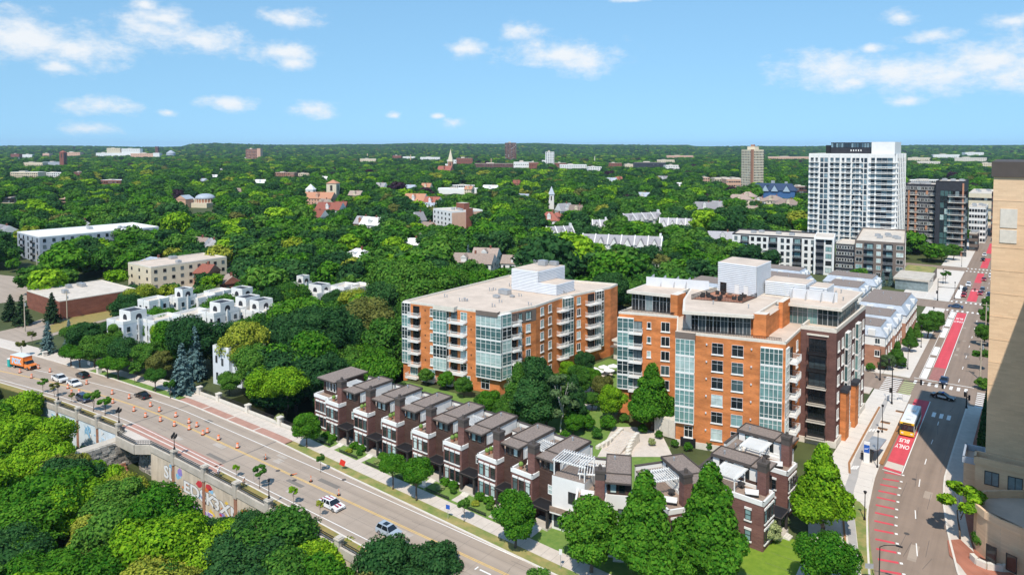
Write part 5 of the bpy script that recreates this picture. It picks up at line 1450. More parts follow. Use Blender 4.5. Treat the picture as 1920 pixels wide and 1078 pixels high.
block('parking_deck', 'cream concrete parking deck beside the tree canopy', 'parking deck', GD(1196, 268), GD(1262, 268), 18, 6.5, 'limestone', 'roofbeige', 1, (3, 5.5, 2.0, 'limestone', 'g2'), None, units=0)
block('parking_deck', 'pale roofed parking structure left open beside the white tower', 'parking deck', GD(1452, 398), GD(1514, 398), 30, 10, 'limestone', 'rooftan', 1, (2, 6, 3, 'limestone', 'g2'), None, units=0)
# --- white terraces among the trees (left)
def white_house(p, rz, w, d, h, label, wall='lap', pop=True):
    T = thing('white_townhouse', label, 'house', (p[0], p[1], 0), rz, 'white stepped townhouses among the trees')
    MB().box(0, 0, -.5, w, d, h, 0, top=1).build('wall', [M[wall], M['rooftan']], T)
    parapet_ring('parapet', T, [(-.03, -.03), (w + .03, -.03), (w + .03, d + .03), (-.03, d + .03)], h + .002, h + .9, .22, 'trimwhite')
    f, s = Wall((0, 0), (w, 0)), Wall((w, 0), (w, d))
    for z in (h - 2.4, h - 5.3):
        for wl, n in ((f, max(2, int(w / 2.2))), (s, max(2, int(d / 3)))):
            for k in range(n): window(T, wl, (k + .5) * wl.len / n, z, .9, 1.5, 1, 2, 'charcoal', 'g2', 'trimwhite')
    for wl in (f, s):
        wallbox('pilaster', T, wl, wl.len * .5 - .2, wl.len * .5 + .2, 0, h + 1.2, .3, 'trimwhite')
    if pop:
        x0, x1, y0, y1 = w * .32, w + .004, d * .25, d * .8
        pw = MB().box(x0, y0, h + .01, x1, y1, h + 3.0, 0).build('stair_tower', [M['white']], T)
        MB().box(x0 + .3, y0 + .3, h + 3.001, x1 - .3, y1 - .3, h + 3.12).build('skylight', [M['charcoal']], pw)
        parapet_ring('parapet', T, [(x0, y0), (x1, y0), (x1, y1), (x0, y1)], h + 3.0, h + 3.4, .2, 'trimwhite')
        b = MB(); n = 8; a = [(.9 * math.cos(math.pi * k / n), 0, .9 * math.sin(math.pi * k / n)) for k in range(n + 1)]
        b.poly(a); b.box(-.9, -.02, -.7, .9, .03, -.005)
        b.build('arched_window', [M['charcoal']], pw, ((x0 + x1) / 2, y0 - .03, h + 1.5)); b.build('arched_window', [M['charcoal']], pw, (x1 + .03, (y0 + y1) / 2, h + 1.5), rad(90))
    q = Vector((p[0], p[1])); R = Matrix.Rotation(rz, 2)
    cs = [q + R @ Vector(c_) for c_ in ((0, 0), (w, 0), (w, d), (0, d))]
    reg(min(c_.x for c_ in cs), min(c_.y for c_ in cs), max(c_.x for c_ in cs), max(c_.y for c_ in cs), 1)
WH = [((200, 598), 8.0, 9, 9.5, 'leftmost white townhouse with grey end wall and roof terrace', 'lap'), ((262, 600), 7, 9, 8.6, 'white townhouse with black skylight next to the grey end wall', 'lap'),
      ((322, 590), 8, 9, 9.8, 'tall white townhouse with arched attic window above dark trees', 'lap'), ((372, 588), 7, 9, 10, 'white townhouse with slim chimney at the end of the front terrace', 'white'),
      ((258, 566), 6, 7, 10, 'white stair-topped townhouse behind the grey end house', 'white'), ((312, 560), 6, 7, 9.4, 'white townhouse with curved gable behind the front terrace', 'white'), ((350, 556), 6, 7, 9.0, 'small white townhouse with chimney behind a rounded tree', 'white'),
      ((420, 578), 7, 10, 9.5, 'white townhouse with tall left wall at the gap in the trees', 'white'), ((448, 582), 6, 10, 9.4, 'second stepped white townhouse right of the tall wall', 'white'), ((474, 586), 6, 10, 9.2, 'third stepped white townhouse with barred balcony', 'white'), ((498, 590), 6, 9, 8.6, 'fourth and lowest stepped white townhouse by the dark crown', 'lap'),
      ((415, 556), 8, 8, 9.0, 'white townhouse with wooden roof deck behind the stepped four', 'white'), ((382, 548), 6, 7, 8.6, 'white townhouse peeking between two crowns', 'white'),
      ((560, 546), 9, 8, 8.6, 'white townhouse at the near end of the upper terrace', 'white'), ((590, 542), 7, 8, 9.2, 'white townhouse with black arch window in the upper terrace', 'white'), ((618, 540), 7, 8, 9.4, 'white townhouse with solar panel roof in the upper terrace', 'white'), ((646, 538), 7, 8, 9.6, 'last white townhouse of the upper terrace', 'lap'),
      ((545, 530), 5, 6, 8.2, 'small white house end showing behind a crown', 'white')]
for (u, v), w, d, h, lb, wl in WH:
    g_ = G(u, v, h)
    white_house((g_.x, g_.y), rad(8), w, d, h - (u % 3) * .4, lb, wl, u % 4 != 2)
    q = PX((g_.x, g_.y, 0)); CLEAR.append((u + 6, v - 18, u + 22, v - 4, q[2]))
T = thing('grey_house', 'pale grey house with sloping annexe and slim chimney beside the spruce', 'house', tuple(G(400, 718)), rad(8))
MB().box(0, 0, -.5, 6, 9, 9.0, 0, top=1).build('wall', [M['lap'], M['rooftan']], T); parapet_ring('parapet', T, [(0, 0), (6, 0), (6, 9), (0, 9)], 9.002, 9.8, .2, 'trimwhite')
MB().poly([(6.01, 1, 3.0), (9.5, 1, 3.0), (6.01, 1, 6.0)]).poly([(6.01, 1, 6.0), (9.5, 1, 3.0), (9.5, 7, 3.0), (6.01, 7, 6.0)], 1).box(6.01, 1.02, -.5, 9.4, 6.98, 2.99).build('annexe', [M['lap'], M['shingle']], T)
MB().box(6.02, 1.6, 3, 7.0, 2.8, 11.0).build('chimney', [M['lap']], T)
MB().box(1.5, 4, 9, 5, 8.8, 12).build('stair_tower', [M['white']], T)
for t, z in ((1.4, 5.5), (3.6, 5.0), (4.6, 1.2), (1.6, 1.2)): window(T, Wall((0, 0), (6, 0)), t, z, .7, 1.8, 1, 1, 'charcoal', 'g2')
for y in (2.2, 4.4): window(T, Wall((9.4, 1), (9.4, 7)), y, .3, 1.3, 2.0, 1, 1, 'charcoal', 'g2')
reg(*G(400, 718)[:2], G(400, 718).x + 10, G(400, 718).y + 10); CLEAR.append((385, 636, 440, 718, PX(G(400, 718))[2]))
# --- other blocks on the left and in the middle distance
g_ = G(242, 520); T, f, s, o = block('apartment_block', 'cream three-storey walk-up apartment house with flat roof', 'apartment building', G(240, 494, 9.6)[:2], G(283, 503, 9.6)[:2], 34, 9.6, 'cream', 'roofbeige', 3, (3, 1.3, 1.3, 'dark', 'g2'), (9, 1.3, 1.4, 'dark', 'g2'), units=3)
CLEAR.append((238, 486, 350, 530, PX((o.x, o.y, 0))[2]))
a = G(50, 546, 6.2); c = G(112, 566, 6.2)
T, f, s, o = block('brick_hall', 'flat-roofed red brick hall beside the parking lot', 'building', a[:2], c[:2], 26, 6.2, 'redbrick', 'rooftan', 0, units=5, parapet=.3)
CLEAR.append((50, 528, 182, 606, PX((o.x, o.y, 0))[2] - 5))
a = G(32, 436, 13); c = G(74, 446, 13)
T, f, s, o = block('apartment_block', 'modern white and blue-grey apartment block with black balconies on the left edge', 'apartment building', a[:2], c[:2], 60, 13, 'slate', 'trimwhite', 4, (5, 1.6, 2.1, 'charcoal', 'g2'), (14, 1.4, 1.8, 'charcoal', 'g2'), units=5, pc='trimwhite')
for i in range(4): balcony(T, f, f.len * .3, 13 - 3.25 * (i + 1), 3.4, 1.3, 'black', 'black'); balcony(T, f, f.len * .75, 13 - 3.25 * (i + 1), 3.4, 1.3, 'black', 'black')
CLEAR.append((28, 425, 180, 440, PX((o.x, o.y, 0))[2])); CLEAR.append((36, 440, 80, 490, PX((a.x, a.y, 0))[2]))
a = G(812, 392, 16.5); c = G(846, 398, 16.5)
T, f, s, o = block('apartment_block', 'white and peach five-storey apartment block with brick stair core', 'apartment building', a[:2], c[:2], 24, 16.5, 'white', 'rooftan', 5, (5, 1.7, 1.5, 'dark', 'g2'), None, units=3, pc='trimwhite')
wallbox('peach_panel', T, s, .5, s.len * .45, 1, 16, .1, 'peach'); wallbox('stair_core', T, s, s.len * .46, s.len * .66, 0, 18.5, 1.0, 'redbrick'); wallbox('peach_panel', T, s, s.len * .68, s.len - .6, 1, 16, .1, 'peach')
mass('lift_tower', T, [tuple(Vector((x, y))) for x, y in ((-3, 2), (4, 2), (4, 8), (-3, 8))], 16.5, 21, 'redbrick', 'rooftan')
CLEAR.append((810, 376, 884, 420, PX((o.x, o.y, 0))[2]))
# --- houses: gabled or hipped roofs between the crowns
def house(u, v, w, d, h, rh, rz, wall, roof, label, hip=False, chim=True, cl=True):
    p = G(u, v, h + rh * .5)
    T = thing('house', label, 'house', (p.x, p.y, 0), rad(rz), 'houses among the trees')
    x, y = w / 2, d / 2
    MB().box(-x, -y, -.5, x, y, h).build('wall', [M[wall]], T)
    b = MB(); e = .5; k = (y + e) if hip else 0
    A = [(-x - e, -y - e, h), (x + e, -y - e, h), (x + e, y + e, h), (-x - e, y + e, h)]; r0, r1 = (-x - e + k, 0, h + rh), (x + e - k, 0, h + rh)
    b.poly([A[0], A[1], r1, r0]).poly([A[2], A[3], r0, r1]).poly([A[3], A[0], r0], 0 if hip else 1).poly([A[1], A[2], r1], 0 if hip else 1).poly([A[3], A[2], A[1], A[0]])
    R = b.build('roof', [M[roof], M[wall]], T)
    if chim: MB().box(x * .3, -.4, h, x * .3 + .8, .4, h + rh + 1.2).build('chimney', [M['redbrick']], R)
    if w > 9:
        MB().box(-1.3, -y + .4, h + .2, 1.3, -y * .3, h + rh * .62).poly([(-1.6, -y + .2, h + rh * .62), (1.6, -y + .2, h + rh * .62), (0, -y + .2, h + rh * .98)]).poly([(-1.6, -y + .2, h + rh * .62), (0, -y + .2, h + rh * .98), (0, -y * .1, h + rh * .98), (-1.6, -y * .2, h + rh * .62)], 1).poly([(0, -y + .2, h + rh * .98), (1.6, -y + .2, h + rh * .62), (1.6, -y * .2, h + rh * .62), (0, -y * .1, h + rh * .98)], 1).build('dormer', [M[wall], M[roof]], R)
    for wl, n in ((Wall((-x, -y), (x, -y)), max(2, int(w / 3))), (Wall((x, -y), (x, y)), 2)):
        for z in (h - 2.2, h - 5.0):
            if z > .3:
                for k2 in range(n): window(T, wl, (k2 + .5) * wl.len / n, z, 1.0, 1.4, 1, 1, 'dark', 'g2')
    reg(p.x - w * .7, p.y - w * .7, p.x + w * .7, p.y + w * .7, 0)
    if cl:
        q = PX((p.x, p.y, 0)); pm = F_PX / q[2]
        CLEAR.append((u - w * .3 * pm, v - rh * pm * .5, u + w * .3 * pm, v + rh * pm * .25, q[2]))
HS = [(375, 452, 13, 10, 6.5, 4.5, 10, 'white', 'shinglebrown', 'house with brown gabled roof and white trim behind the cream walk-up', 0), (400, 455, 12, 9, 6, 4, -20, 'white', 'shingle', 'grey-roofed white house joined to the brown-roofed one', 0),
      (158, 418, 16, 10, 7, 4.5, -15, 'white', 'shingle', 'long house with pale grey roof beyond the modern white block', 0), (10, 428, 16, 12, 7, 4, 0, 'white', 'shingle', 'pale low roof at the picture edge behind the modern block', 0),
      (290, 488, 16, 10, 7, 3, 10, 'cream', 'slate', 'green-grey roofed house right behind the cream walk-up', 1), (385, 502, 9, 8, 5, 3.5, 20, 'rosebrick', 'shinglered', 'small red-brown roofed house right of the cream walk-up', 0), (432, 522, 8, 7, 4, 3, -20, 'redbrick', 'shinglebrown', 'low brown roof in the dark trees above the white terraces', 0),
      (875, 482, 26, 11, 6.5, 4, 24, 'white', 'shinglebrown', 'long white duplex with beige roof in front of the peach block', 0), (912, 472, 12, 10, 6, 4, 24, 'white', 'shinglebrown', 'beige gabled end of the long white duplex', 0), (967, 485, 12, 9, 5.5, 3.5, 24, 'white', 'shinglebrown', 'small white house with beige roof by a blue spruce', 0),
      (672, 472, 13, 10, 5.5, 3.5, 10, 'white', 'trimwhite', 'house with bright white roof in the dense trees', 1), (775, 452, 9, 8, 5, 3.5, 30, 'white', 'trimwhite', 'small white gabled roof above the dark canopy', 0), (700, 414, 15, 10, 8, 5, 12, 'white', 'trimwhite', 'big white gabled house with red chimney', 0), (682, 412, 10, 9, 8, 5, 12, 'rosebrick', 'shingle', 'grey roofed wing with tall red chimney beside the big white house', 0),
      (785, 405, 7, 9, 8, 6, 80, 'white', 'shingle', 'tall narrow white gable left of the peach block', 0), (803, 420, 8, 7, 5, 3, 10, 'rosebrick', 'shinglebrown', 'small pink-brown roof at the foot of the peach block', 0), (780, 370, 20, 14, 9, 7, 20, 'white', 'shingleorange', 'white half-timbered house with terracotta gabled roof', 0), (812, 375, 15, 12, 8, 6, 10, 'white', 'shinglered', 'dark red roofed white house beside the terracotta one', 0),
      (806, 384, 16, 12, 6, 4, 15, 'white', 'slate', 'pale blue roofed low house in front of the dark red roof', 0), (620, 386, 22, 12, 8, 6, 20, 'white', 'shinglered', 'white house with bright red roof near the square church tower', 0), (595, 400, 14, 10, 7, 5, 10, 'white', 'shinglered', 'small red-roofed white house below the bright red roof', 0), (610, 378, 14, 10, 7, 5, -10, 'cream', 'shinglebrown', 'cream house with pale brown roof behind the red roofs', 0),
      (1058, 388, 12, 9, 8, 6, 70, 'white', 'shingle', 'white house with steep grey gable amid the trees', 0), (1082, 390, 11, 9, 8, 5, 20, 'cream', 'shinglebrown', 'cream house with many gables right of the steep grey gable', 0), (1030, 405, 14, 10, 7, 6, 30, 'white', 'shinglered', 'white house with brick red hipped roof', 1), (1045, 402, 9, 7, 6, 3, 0, 'redbrick', 'shinglered', 'low red brick house between two white houses', 1),
      (1145, 337, 18, 12, 8, 6, 10, 'white', 'slate', 'blue-grey roofed house far out in the canopy', 0), (1160, 335, 10, 9, 9, 6, 60, 'rosebrick', 'shinglered', 'pink brick gabled house far out in the canopy', 0), (1205, 365, 14, 10, 7, 5, 20, 'white', 'slate', 'light blue roof peeking from the middle canopy', 0), (1245, 333, 20, 12, 7, 5, 0, 'white', 'shingle', 'grey roofed far house below the dark long building', 0),
      (1275, 346, 14, 10, 7, 5, 30, 'white', 'trimwhite', 'white roofed far house between dark crowns', 0), (970, 341, 12, 9, 7, 5, 20, 'rosebrick', 'shinglered', 'small pink roof far beyond the white school', 0), (980, 365, 24, 10, 5, 2, 10, 'white', 'slate', 'pale flat-looking roof right of the white school', 1), (715, 347, 14, 10, 8, 6, 10, 'white', 'shingle', 'grey gabled house far left of the church spire', 0),
      (765, 350, 22, 12, 7, 5, 10, 'white', 'slate', 'blue-white roofed house behind the yellow-green tree', 0), (800, 348, 12, 10, 8, 6, 20, 'cream', 'shingleorange', 'small terracotta roofed house in the far canopy', 0), (668, 362, 14, 10, 8, 5, 20, 'cream', 'shinglebrown', 'beige roof half hidden in the left canopy', 0), (640, 383, 10, 9, 7, 5, 30, 'redbrick', 'shinglered', 'dark pink roof cut by a crown near the bright red roof', 0),
      (920, 351, 18, 12, 8, 5, 20, 'white', 'trimwhite', 'white roofed house right of the white school', 0), (880, 352, 10, 8, 7, 4, 10, 'cream', 'shingleorange', 'orange roofed house above the white school', 0), (490, 340, 22, 12, 7, 5, 30, 'white', 'trimwhite', 'white gabled house in front of the long pink school', 0), (380, 337, 16, 10, 6, 4, 10, 'white', 'slate', 'pale house in the far left canopy', 0),
      (415, 318, 20, 10, 6, 4, -10, 'white', 'shingle', 'grey far roof left of the pink school', 0), (403, 330, 20, 10, 6, 4, 30, 'white', 'trimwhite', 'thin white far roof above the domed temple', 0), (450, 356, 16, 10, 6, 4, 10, 'cream', 'shinglebrown', 'cream far roof right of the domed temple', 0), (610, 333, 20, 12, 6, 4, 0, 'white', 'trimwhite', 'white far house left of the square church tower', 0),
      (840, 310, 26, 14, 8, 6, 10, 'cream', 'trimwhite', 'cream house with white roof before the church spire', 0), (835, 316, 30, 18, 10, 10, 15, 'rosebrick', 'shinglered', 'brick church nave with steep red roof', 0),
      (1355, 440, 16, 12, 6, 4, 20, 'white', 'shingle', 'white house half hidden by crowns beyond the white apartment wing', 0), (1320, 385, 22, 12, 7, 6, 25, 'white', 'shingle', 'grey roofed white terrace house between the long terraces', 0), (1345, 382, 12, 10, 7, 5, -10, 'white', 'shingle', 'grey roofed white house with plain gable near the beige roofs', 0),
      (1385, 369, 26, 14, 7, 5, 20, 'cream', 'shinglebrown', 'beige hipped roof house of the upper cluster', 1), (1402, 364, 18, 14, 7, 5, 10, 'cream', 'shinglebrown', 'second beige hipped roof of the upper cluster', 1), (1450, 371, 20, 14, 7, 5, -10, 'cream', 'shinglebrown', 'beige roofed house before the blue house', 1), (1475, 378, 24, 14, 7, 5, 25, 'cream', 'shinglebrown', 'beige roofed house close to the white tower', 1), (1412, 388, 18, 10, 5, 2, 10, 'cream', 'shinglebrown', 'low flat beige roof below the upper cluster', 1), (1425, 373, 14, 12, 6, 4, 0, 'white', 'shinglebrown', 'small beige roof between the upper cluster and the blue house', 1)]
for u, v, w, d, h, rh, rz, wa, ro, lb, hip in HS:
    house(u, v, w, d, h, rh, rz, wa, ro, lb, bool(hip))
T = thing('blue_house', 'large deep blue house with steep gables next to the white tower', 'house', tuple(G(1450, 371)), rad(10))
MB().box(-24, -8, -.5, 24, 10, 9).build('wall', [mat('deep blue siding', (0.05, 0.13, 0.30))], T)
M['navy'] = mat('navy roof', (0.03, 0.055, 0.11))
R = MB().poly([(-26, -9, 9), (26, -9, 9), (20, 1, 17), (-20, 1, 17)]).poly([(26, 11, 9), (-26, 11, 9), (-20, 1, 17), (20, 1, 17)]).poly([(-26, 11, 9), (-26, -9, 9), (-20, 1, 17)]).poly([(26, -9, 9), (26, 11, 9), (20, 1, 17)]).build('roof', [M['navy']], T)
for x in (-8, 2, 15): MB().poly([(x - 4, -9.4, 8), (x + 4, -9.4, 8), (x, -9.4, 15)]).poly([(x - 4.3, -9.6, 8), (x, -9.6, 15.3), (x, 0, 15.3), (x - 4.3, -2, 8)], 1).poly([(x, -9.6, 15.3), (x + 4.3, -9.6, 8), (x + 4.3, -2, 8), (x, 0, 15.3)], 1).build('gable', [mat('pale blue gable', (0.35, 0.45, 0.55)), M['navy']], R)
MB().box(-3, 2, 15, 1, 5, 20).box(12, 2, 15, 15, 5, 19).build('chimney', [M['metal']], R)
CLEAR.append((1426, 340, 1484, 370, PX(G(1450, 371))[2]))
# --- long terraces with steep grey roofs and white gables
def gable_terrace(pts, n, label, z=9.5, rh=4.6):
    a, c = G(*pts[0], z), G(*pts[1], z); d = (c - a); L = d.length; rz = math.atan2(d.y, d.x)
    T = thing('gabled_terrace', label, 'house', (a.x, a.y, 0), rz, 'grey-roofed white terraces in the trees')
    MB().box(0, 0, -.5, L, 10, z - rh * .5).build('wall', [M['white']], T)
    h = z - rh * .5
    R = MB().poly([(-.4, -.6, h), (L + .4, -.6, h), (L + .4, 5, h + rh), (-.4, 5, h + rh)]).poly([(L + .4, 10.6, h), (-.4, 10.6, h), (-.4, 5, h + rh), (L + .4, 5, h + rh)]).poly([(-.4, 10.6, h), (-.4, -.6, h), (-.4, 5, h + rh)], 1).poly([(L + .4, -.6, h), (L + .4, 10.6, h), (L + .4, 5, h + rh)], 1).build('roof', [M['shingle'], M['white']], T)
    for k in range(n + 1):
        x = L * k / n
        MB().prism([(x - .25, -.7), (x + .25, -.7), (x + .25, 5), (x - .25, 5)], h - .5, h + .2).poly([(x - .25, -.8, h + .25), (x + .25, -.8, h + .25), (x + .25, 5, h + rh + .35), (x - .25, 5, h + rh + .35)]).build('party_wall', [M['trimwhite']], R)
        if k < n:
            m_ = L * (k + .5) / n
            MB().poly([(m_ - 2.2, -.9, h - .8), (m_ + 2.2, -.9, h - .8), (m_, -.9, h + rh * .72)]).poly([(m_ - 2.4, -1.1, h - .9), (m_, -1.1, h + rh * .8), (m_, 3.6, h + rh * .8), (m_ - 2.4, .2, h - .2)], 1).poly([(m_, -1.1, h + rh * .8), (m_ + 2.4, -1.1, h - .9), (m_ + 2.4, .2, h - .2), (m_, 3.6, h + rh * .8)], 1).build('gable', [M['white'], M['shingle']], R)
            for q in (-.8, .8): window(T, Wall((0, 0), (L, 0)), m_ + q, h - 2.2, .9, 1.3, 1, 1, 'dark', 'g2')
    MB().box(L - 1.4, 4, h, L - .4, 6, h + rh + 1.6).build('chimney', [M['trimwhite']], R)
    b = [(Vector((a.x, a.y)) + Matrix.Rotation(rz, 2) @ Vector(q)) for q in ((0, 0), (L, 0), (L, 10), (0, 10))]
    reg(min(q.x for q in b), min(q.y for q in b), max(q.x for q in b), max(q.y for q in b), 1)
    dpt = PX((a.x, a.y, 0))[2]
    CLEAR.append((pts[0][0] + 6, min(pts[0][1], pts[1][1]) - 10, pts[1][0] - 6, max(pts[0][1], pts[1][1]) + 1, dpt))
gable_terrace(((1030, 434), (1078, 432)), 3, 'short grey-roofed white terrace nearest the duplex')
gable_terrace(((1090, 448), (1240, 454)), 6, 'longest grey-roofed white terrace in front of the bright crowns')
gable_terrace(((1112, 420), (1140, 420)), 2, 'grey-roofed white terrace end with tall white chimney by a spruce')
gable_terrace(((1176, 408), (1244, 404)), 4, 'upper grey-roofed white terrace along the dark canopy')
gable_terrace(((1236, 416), (1302, 418)), 4, 'grey-roofed white terrace with the widest white gable')
# --- landmarks far out
def far_block(u0, u1, vt, vb, m, label, name='far_building', roof='rooftan', win=None, dep=25, cat='building'):
    p = G(u0, vb); dd = PX((p.x, p.y, 0))[2]; k = min(1, 3240 / dd); dd *= k; a = Vector((p.x, p.y)) * k
    h = CAM_Z + (V_HOR - vt) * dd / F_PX
    r = dirpx(u1, vb); c = Vector((r.x, r.y)); c = c * (dd / (-math.sin(YAW) * c.x + math.cos(YAW) * c.y))
    T = thing(name, label, cat, (a.x, a.y, 0), YAW, 'far buildings beyond the canopy')
    L = (c - a).length
    MB().box(0, 0, -1, L, dep, h, 0, top=1).build('wall', [M[m], M[roof]], T)
    MB().box(L * .3, dep * .2, h + .01, L * .5, dep * .6, h + min(4, (vb - vt) * dd / F_PX * .2)).build('roof_house', [M['concrete']], T)
    if win:
        nx, nz, ww, hh, gl = win
        me, g = win_mesh(ww, hh, 2, 1, 'dark', gl, None, None, .15)
        f = Wall((0, 0), (L, 0))
        for k in range(nx):
            for i in range(nz):
                o = put('window', me, T, f.p(L * (k + .5) / nx, 0, h - (vb - vt) * dd / F_PX * (1 - (i + .3) / (nz + .2))), 0); put('pane', g, o)
    CLEAR.append((u0, vt, u1, vb - (vb - vt) * .25, dd)); reg(a.x, a.y, c.x, c.y, 10)
    return T, L, h
far_block(947, 968, 268, 307, 'rosebrick', 'tall brick-coloured slab tower on the far horizon', 'far_tower', win=(8, 18, 4.0, 3.2, 'g2'), dep=30, cat='tower')
T, L, h = far_block(1023, 1039, 285, 314, 'white', 'white stepped tower right of the brick-coloured slab', 'far_tower', win=(4, 9, 2.5, 3, 'g2'), cat='tower')
MB().box(-10, 2, -1, -.1, 22, h * .45).build('lower_wing', [M['white']], T)
T, L, h = far_block(461, 482, 280, 303, 'rosebrick', 'broad brown hospital tower on the left horizon', 'far_tower', win=(8, 8, 4, 3, 'g2'), cat='tower')
MB().box(L + .1, 0, -1, L + 14, 25, h * 1.06).build('stair_tower', [M['peach']], T); MB().box(-40, 4, -1, -.1, 24, h * .3).build('lower_wing', [M['white']], T)
a, c, e = GD(1390, 880, 300), GD(1411, 868, 300), GD(1432, 884, 300)
def concrete_tower():
    T = thing('concrete_tower', 'cream concrete grid apartment tower standing in the canopy', 'tower', (a.x, a.y, 0))
    z = 60 + (275 - 281) * PX((a.x, a.y, 0))[2] / F_PX
    w = Wall(a, c, tuple(a)); w2 = Wall(Vector(c) + w.d * 0, e, tuple(a))
    q = Vector(e) - w.n * 12
    mass('wall', T, [a, c, e, Vector(e) + Vector((-8, 14)), Vector(a) + Vector((4, 18))], -.5, z, 'cream', 'rooftan', tuple(a))
    for i in range(16):
        for k in range(7): 
            t = w.len * (k + .5) / 7
            if k != 6: window(T, w, t, z - 4 - i * 3.2, 1.7, 2.1, 1, 1, 'limestone', 'g2', pane=True)
        for k in range(1, 8):
            window(T, w2, w2.len * (k + .5) / 8, z - 4 - i * 3.2, 1.6, 2.1, 1, 1, 'limestone', 'g2')
    wallbox('brick_spine', T, w, w.len - 3, w.len, 0, z + .4, .4, 'rosebrick'); wallbox('brick_spine', T, w2, 0, 1.8, 0, z + .4, .4, 'rosebrick')
    mass('roof_house', T, [Vector((6, 4)), Vector((16, 3)), Vector((18, 12)), Vector((8, 13))], z, z + 4, 'cream', 'rooftan')
    mass('roof_house', T, [Vector((10, 5)), Vector((14, 5)), Vector((14, 10)), Vector((10, 10))], z + 4, z + 6.5, 'rosebrick', 'rooftan')
    CLEAR.append((1388, 275, 1434, 332, PX((c.x, c.y, 0))[2])); reg(a.x, a.y - 15, e.x, e.y + 20)
concrete_tower()
def temple():
    p = G(385, 388); T = thing('domed_temple', 'cream temple with silver ribbed dome and brick drum', 'temple', tuple(p), rad(20)); T.scale = (.8, .8, .72)
    MB().cyl(0, 0, 0, 12, 11, 11, 24).build('drum', [M['rosebrick']], T); MB().box(-14, -14, 0, 14, 14, 6.5, 0, top=1).build('base_hall', [M['cream'], M['rooftan']], T)
    for k in range(20):
        an = 2 * math.pi * k / 20
        MB().box(-.5, -.4, 5, .5, .4, 11.5).build('column', [M['cream']], T, (11.1 * math.cos(an), 11.1 * math.sin(an), 0), an)
    b = MB()
    for i in range(6):
        t0, t1 = i * math.pi / 12, (i + 1) * math.pi / 12
        b.cyl(0, 0, 12.01 + 6.5 * math.sin(t0), 12.01 + 6.5 * math.sin(t1), 11.8 * math.cos(t0), max(.3, 11.8 * math.cos(t1)), 24, cap=False)
    b.build('dome', [M['slate']], T, smooth=True)
    MB().box(-34, -9, 0, -8, 9, 10, 0, top=1).build('hall', [M['cream'], M['rooftan']], T)
    MB().box(-24, -22, 0, -10, -9.1, 12).poly([(-25, -22.5, 12), (-9, -22.5, 12), (-17, -22.5, 17)]).poly([(-25.2, -22.7, 12), (-17, -22.7, 17.2), (-17, -8, 17.2), (-25.2, -8, 12)], 1).poly([(-17, -22.7, 17.2), (-8.8, -22.7, 12), (-8.8, -8, 12), (-17, -8, 17.2)], 1).build('gable_hall', [M['peach'], M['slate']], T)
    CLEAR.append((346, 360, 404, 396, PX(p)[2])); reg(p.x - 36, p.y - 24, p.x + 14, p.y + 14)
temple()
def church_tower(u, v, w, h, m, roofm, label, spire=0):
    p = G(u, v); T = thing('church_tower', label, 'tower', tuple(p), rad(30))
    MB().box(-w / 2, -w / 2, 0, w / 2, w / 2, h).build('tower', [M[m]], T)
    e = w / 2 + .6; top = spire or w * .35
    b = MB()
    for k in range(4):
        q = [(-e, -e), (e, -e), (e, e), (-e, e)]
        b.poly([(q[k][0], q[k][1], h), (q[(k + 1) % 4][0], q[(k + 1) % 4][1], h), (0, 0, h + top)])
    b.build('spire' if spire else 'cap', [M[roofm]], T)
    for rz in (0, 90, 180, 270):
        b2 = MB().box(-w * .12, -.1, 0, w * .12, .05, h * .3)
        b2.build('belfry_opening', [M['dark']], T, (w / 2 * math.sin(rad(rz)), -w / 2 * math.cos(rad(rz)), h * .6), rad(rz))
    CLEAR.append((u - 8, v - 20, u + 8, v - 3, PX(p)[2]))
church_tower(625, 378, 11, 20, 'cream', 'shingleorange', 'square cream bell tower with shallow terracotta cap')
church_tower(583, 380, 8, 14, 'white', 'trimwhite', 'small white lantern tower of a peach church', 6)
church_tower(845, 322, 11, 24, 'rosebrick', 'cream', 'brick church tower with slender pale spire', 30)
church_tower(119, 312, 14, 42, 'redbrick', 'shinglered', 'slim brick tower at the long grey roof on the left', 6)
church_tower(1034, 392, 5, 14, 'white', 'slate', 'small white steeple in the middle canopy', 8)
house(600, 366, 30, 14, 9, 6, 25, 'peach', 'shingleorange', 'peach stuccoed church hall beside the lantern tower')
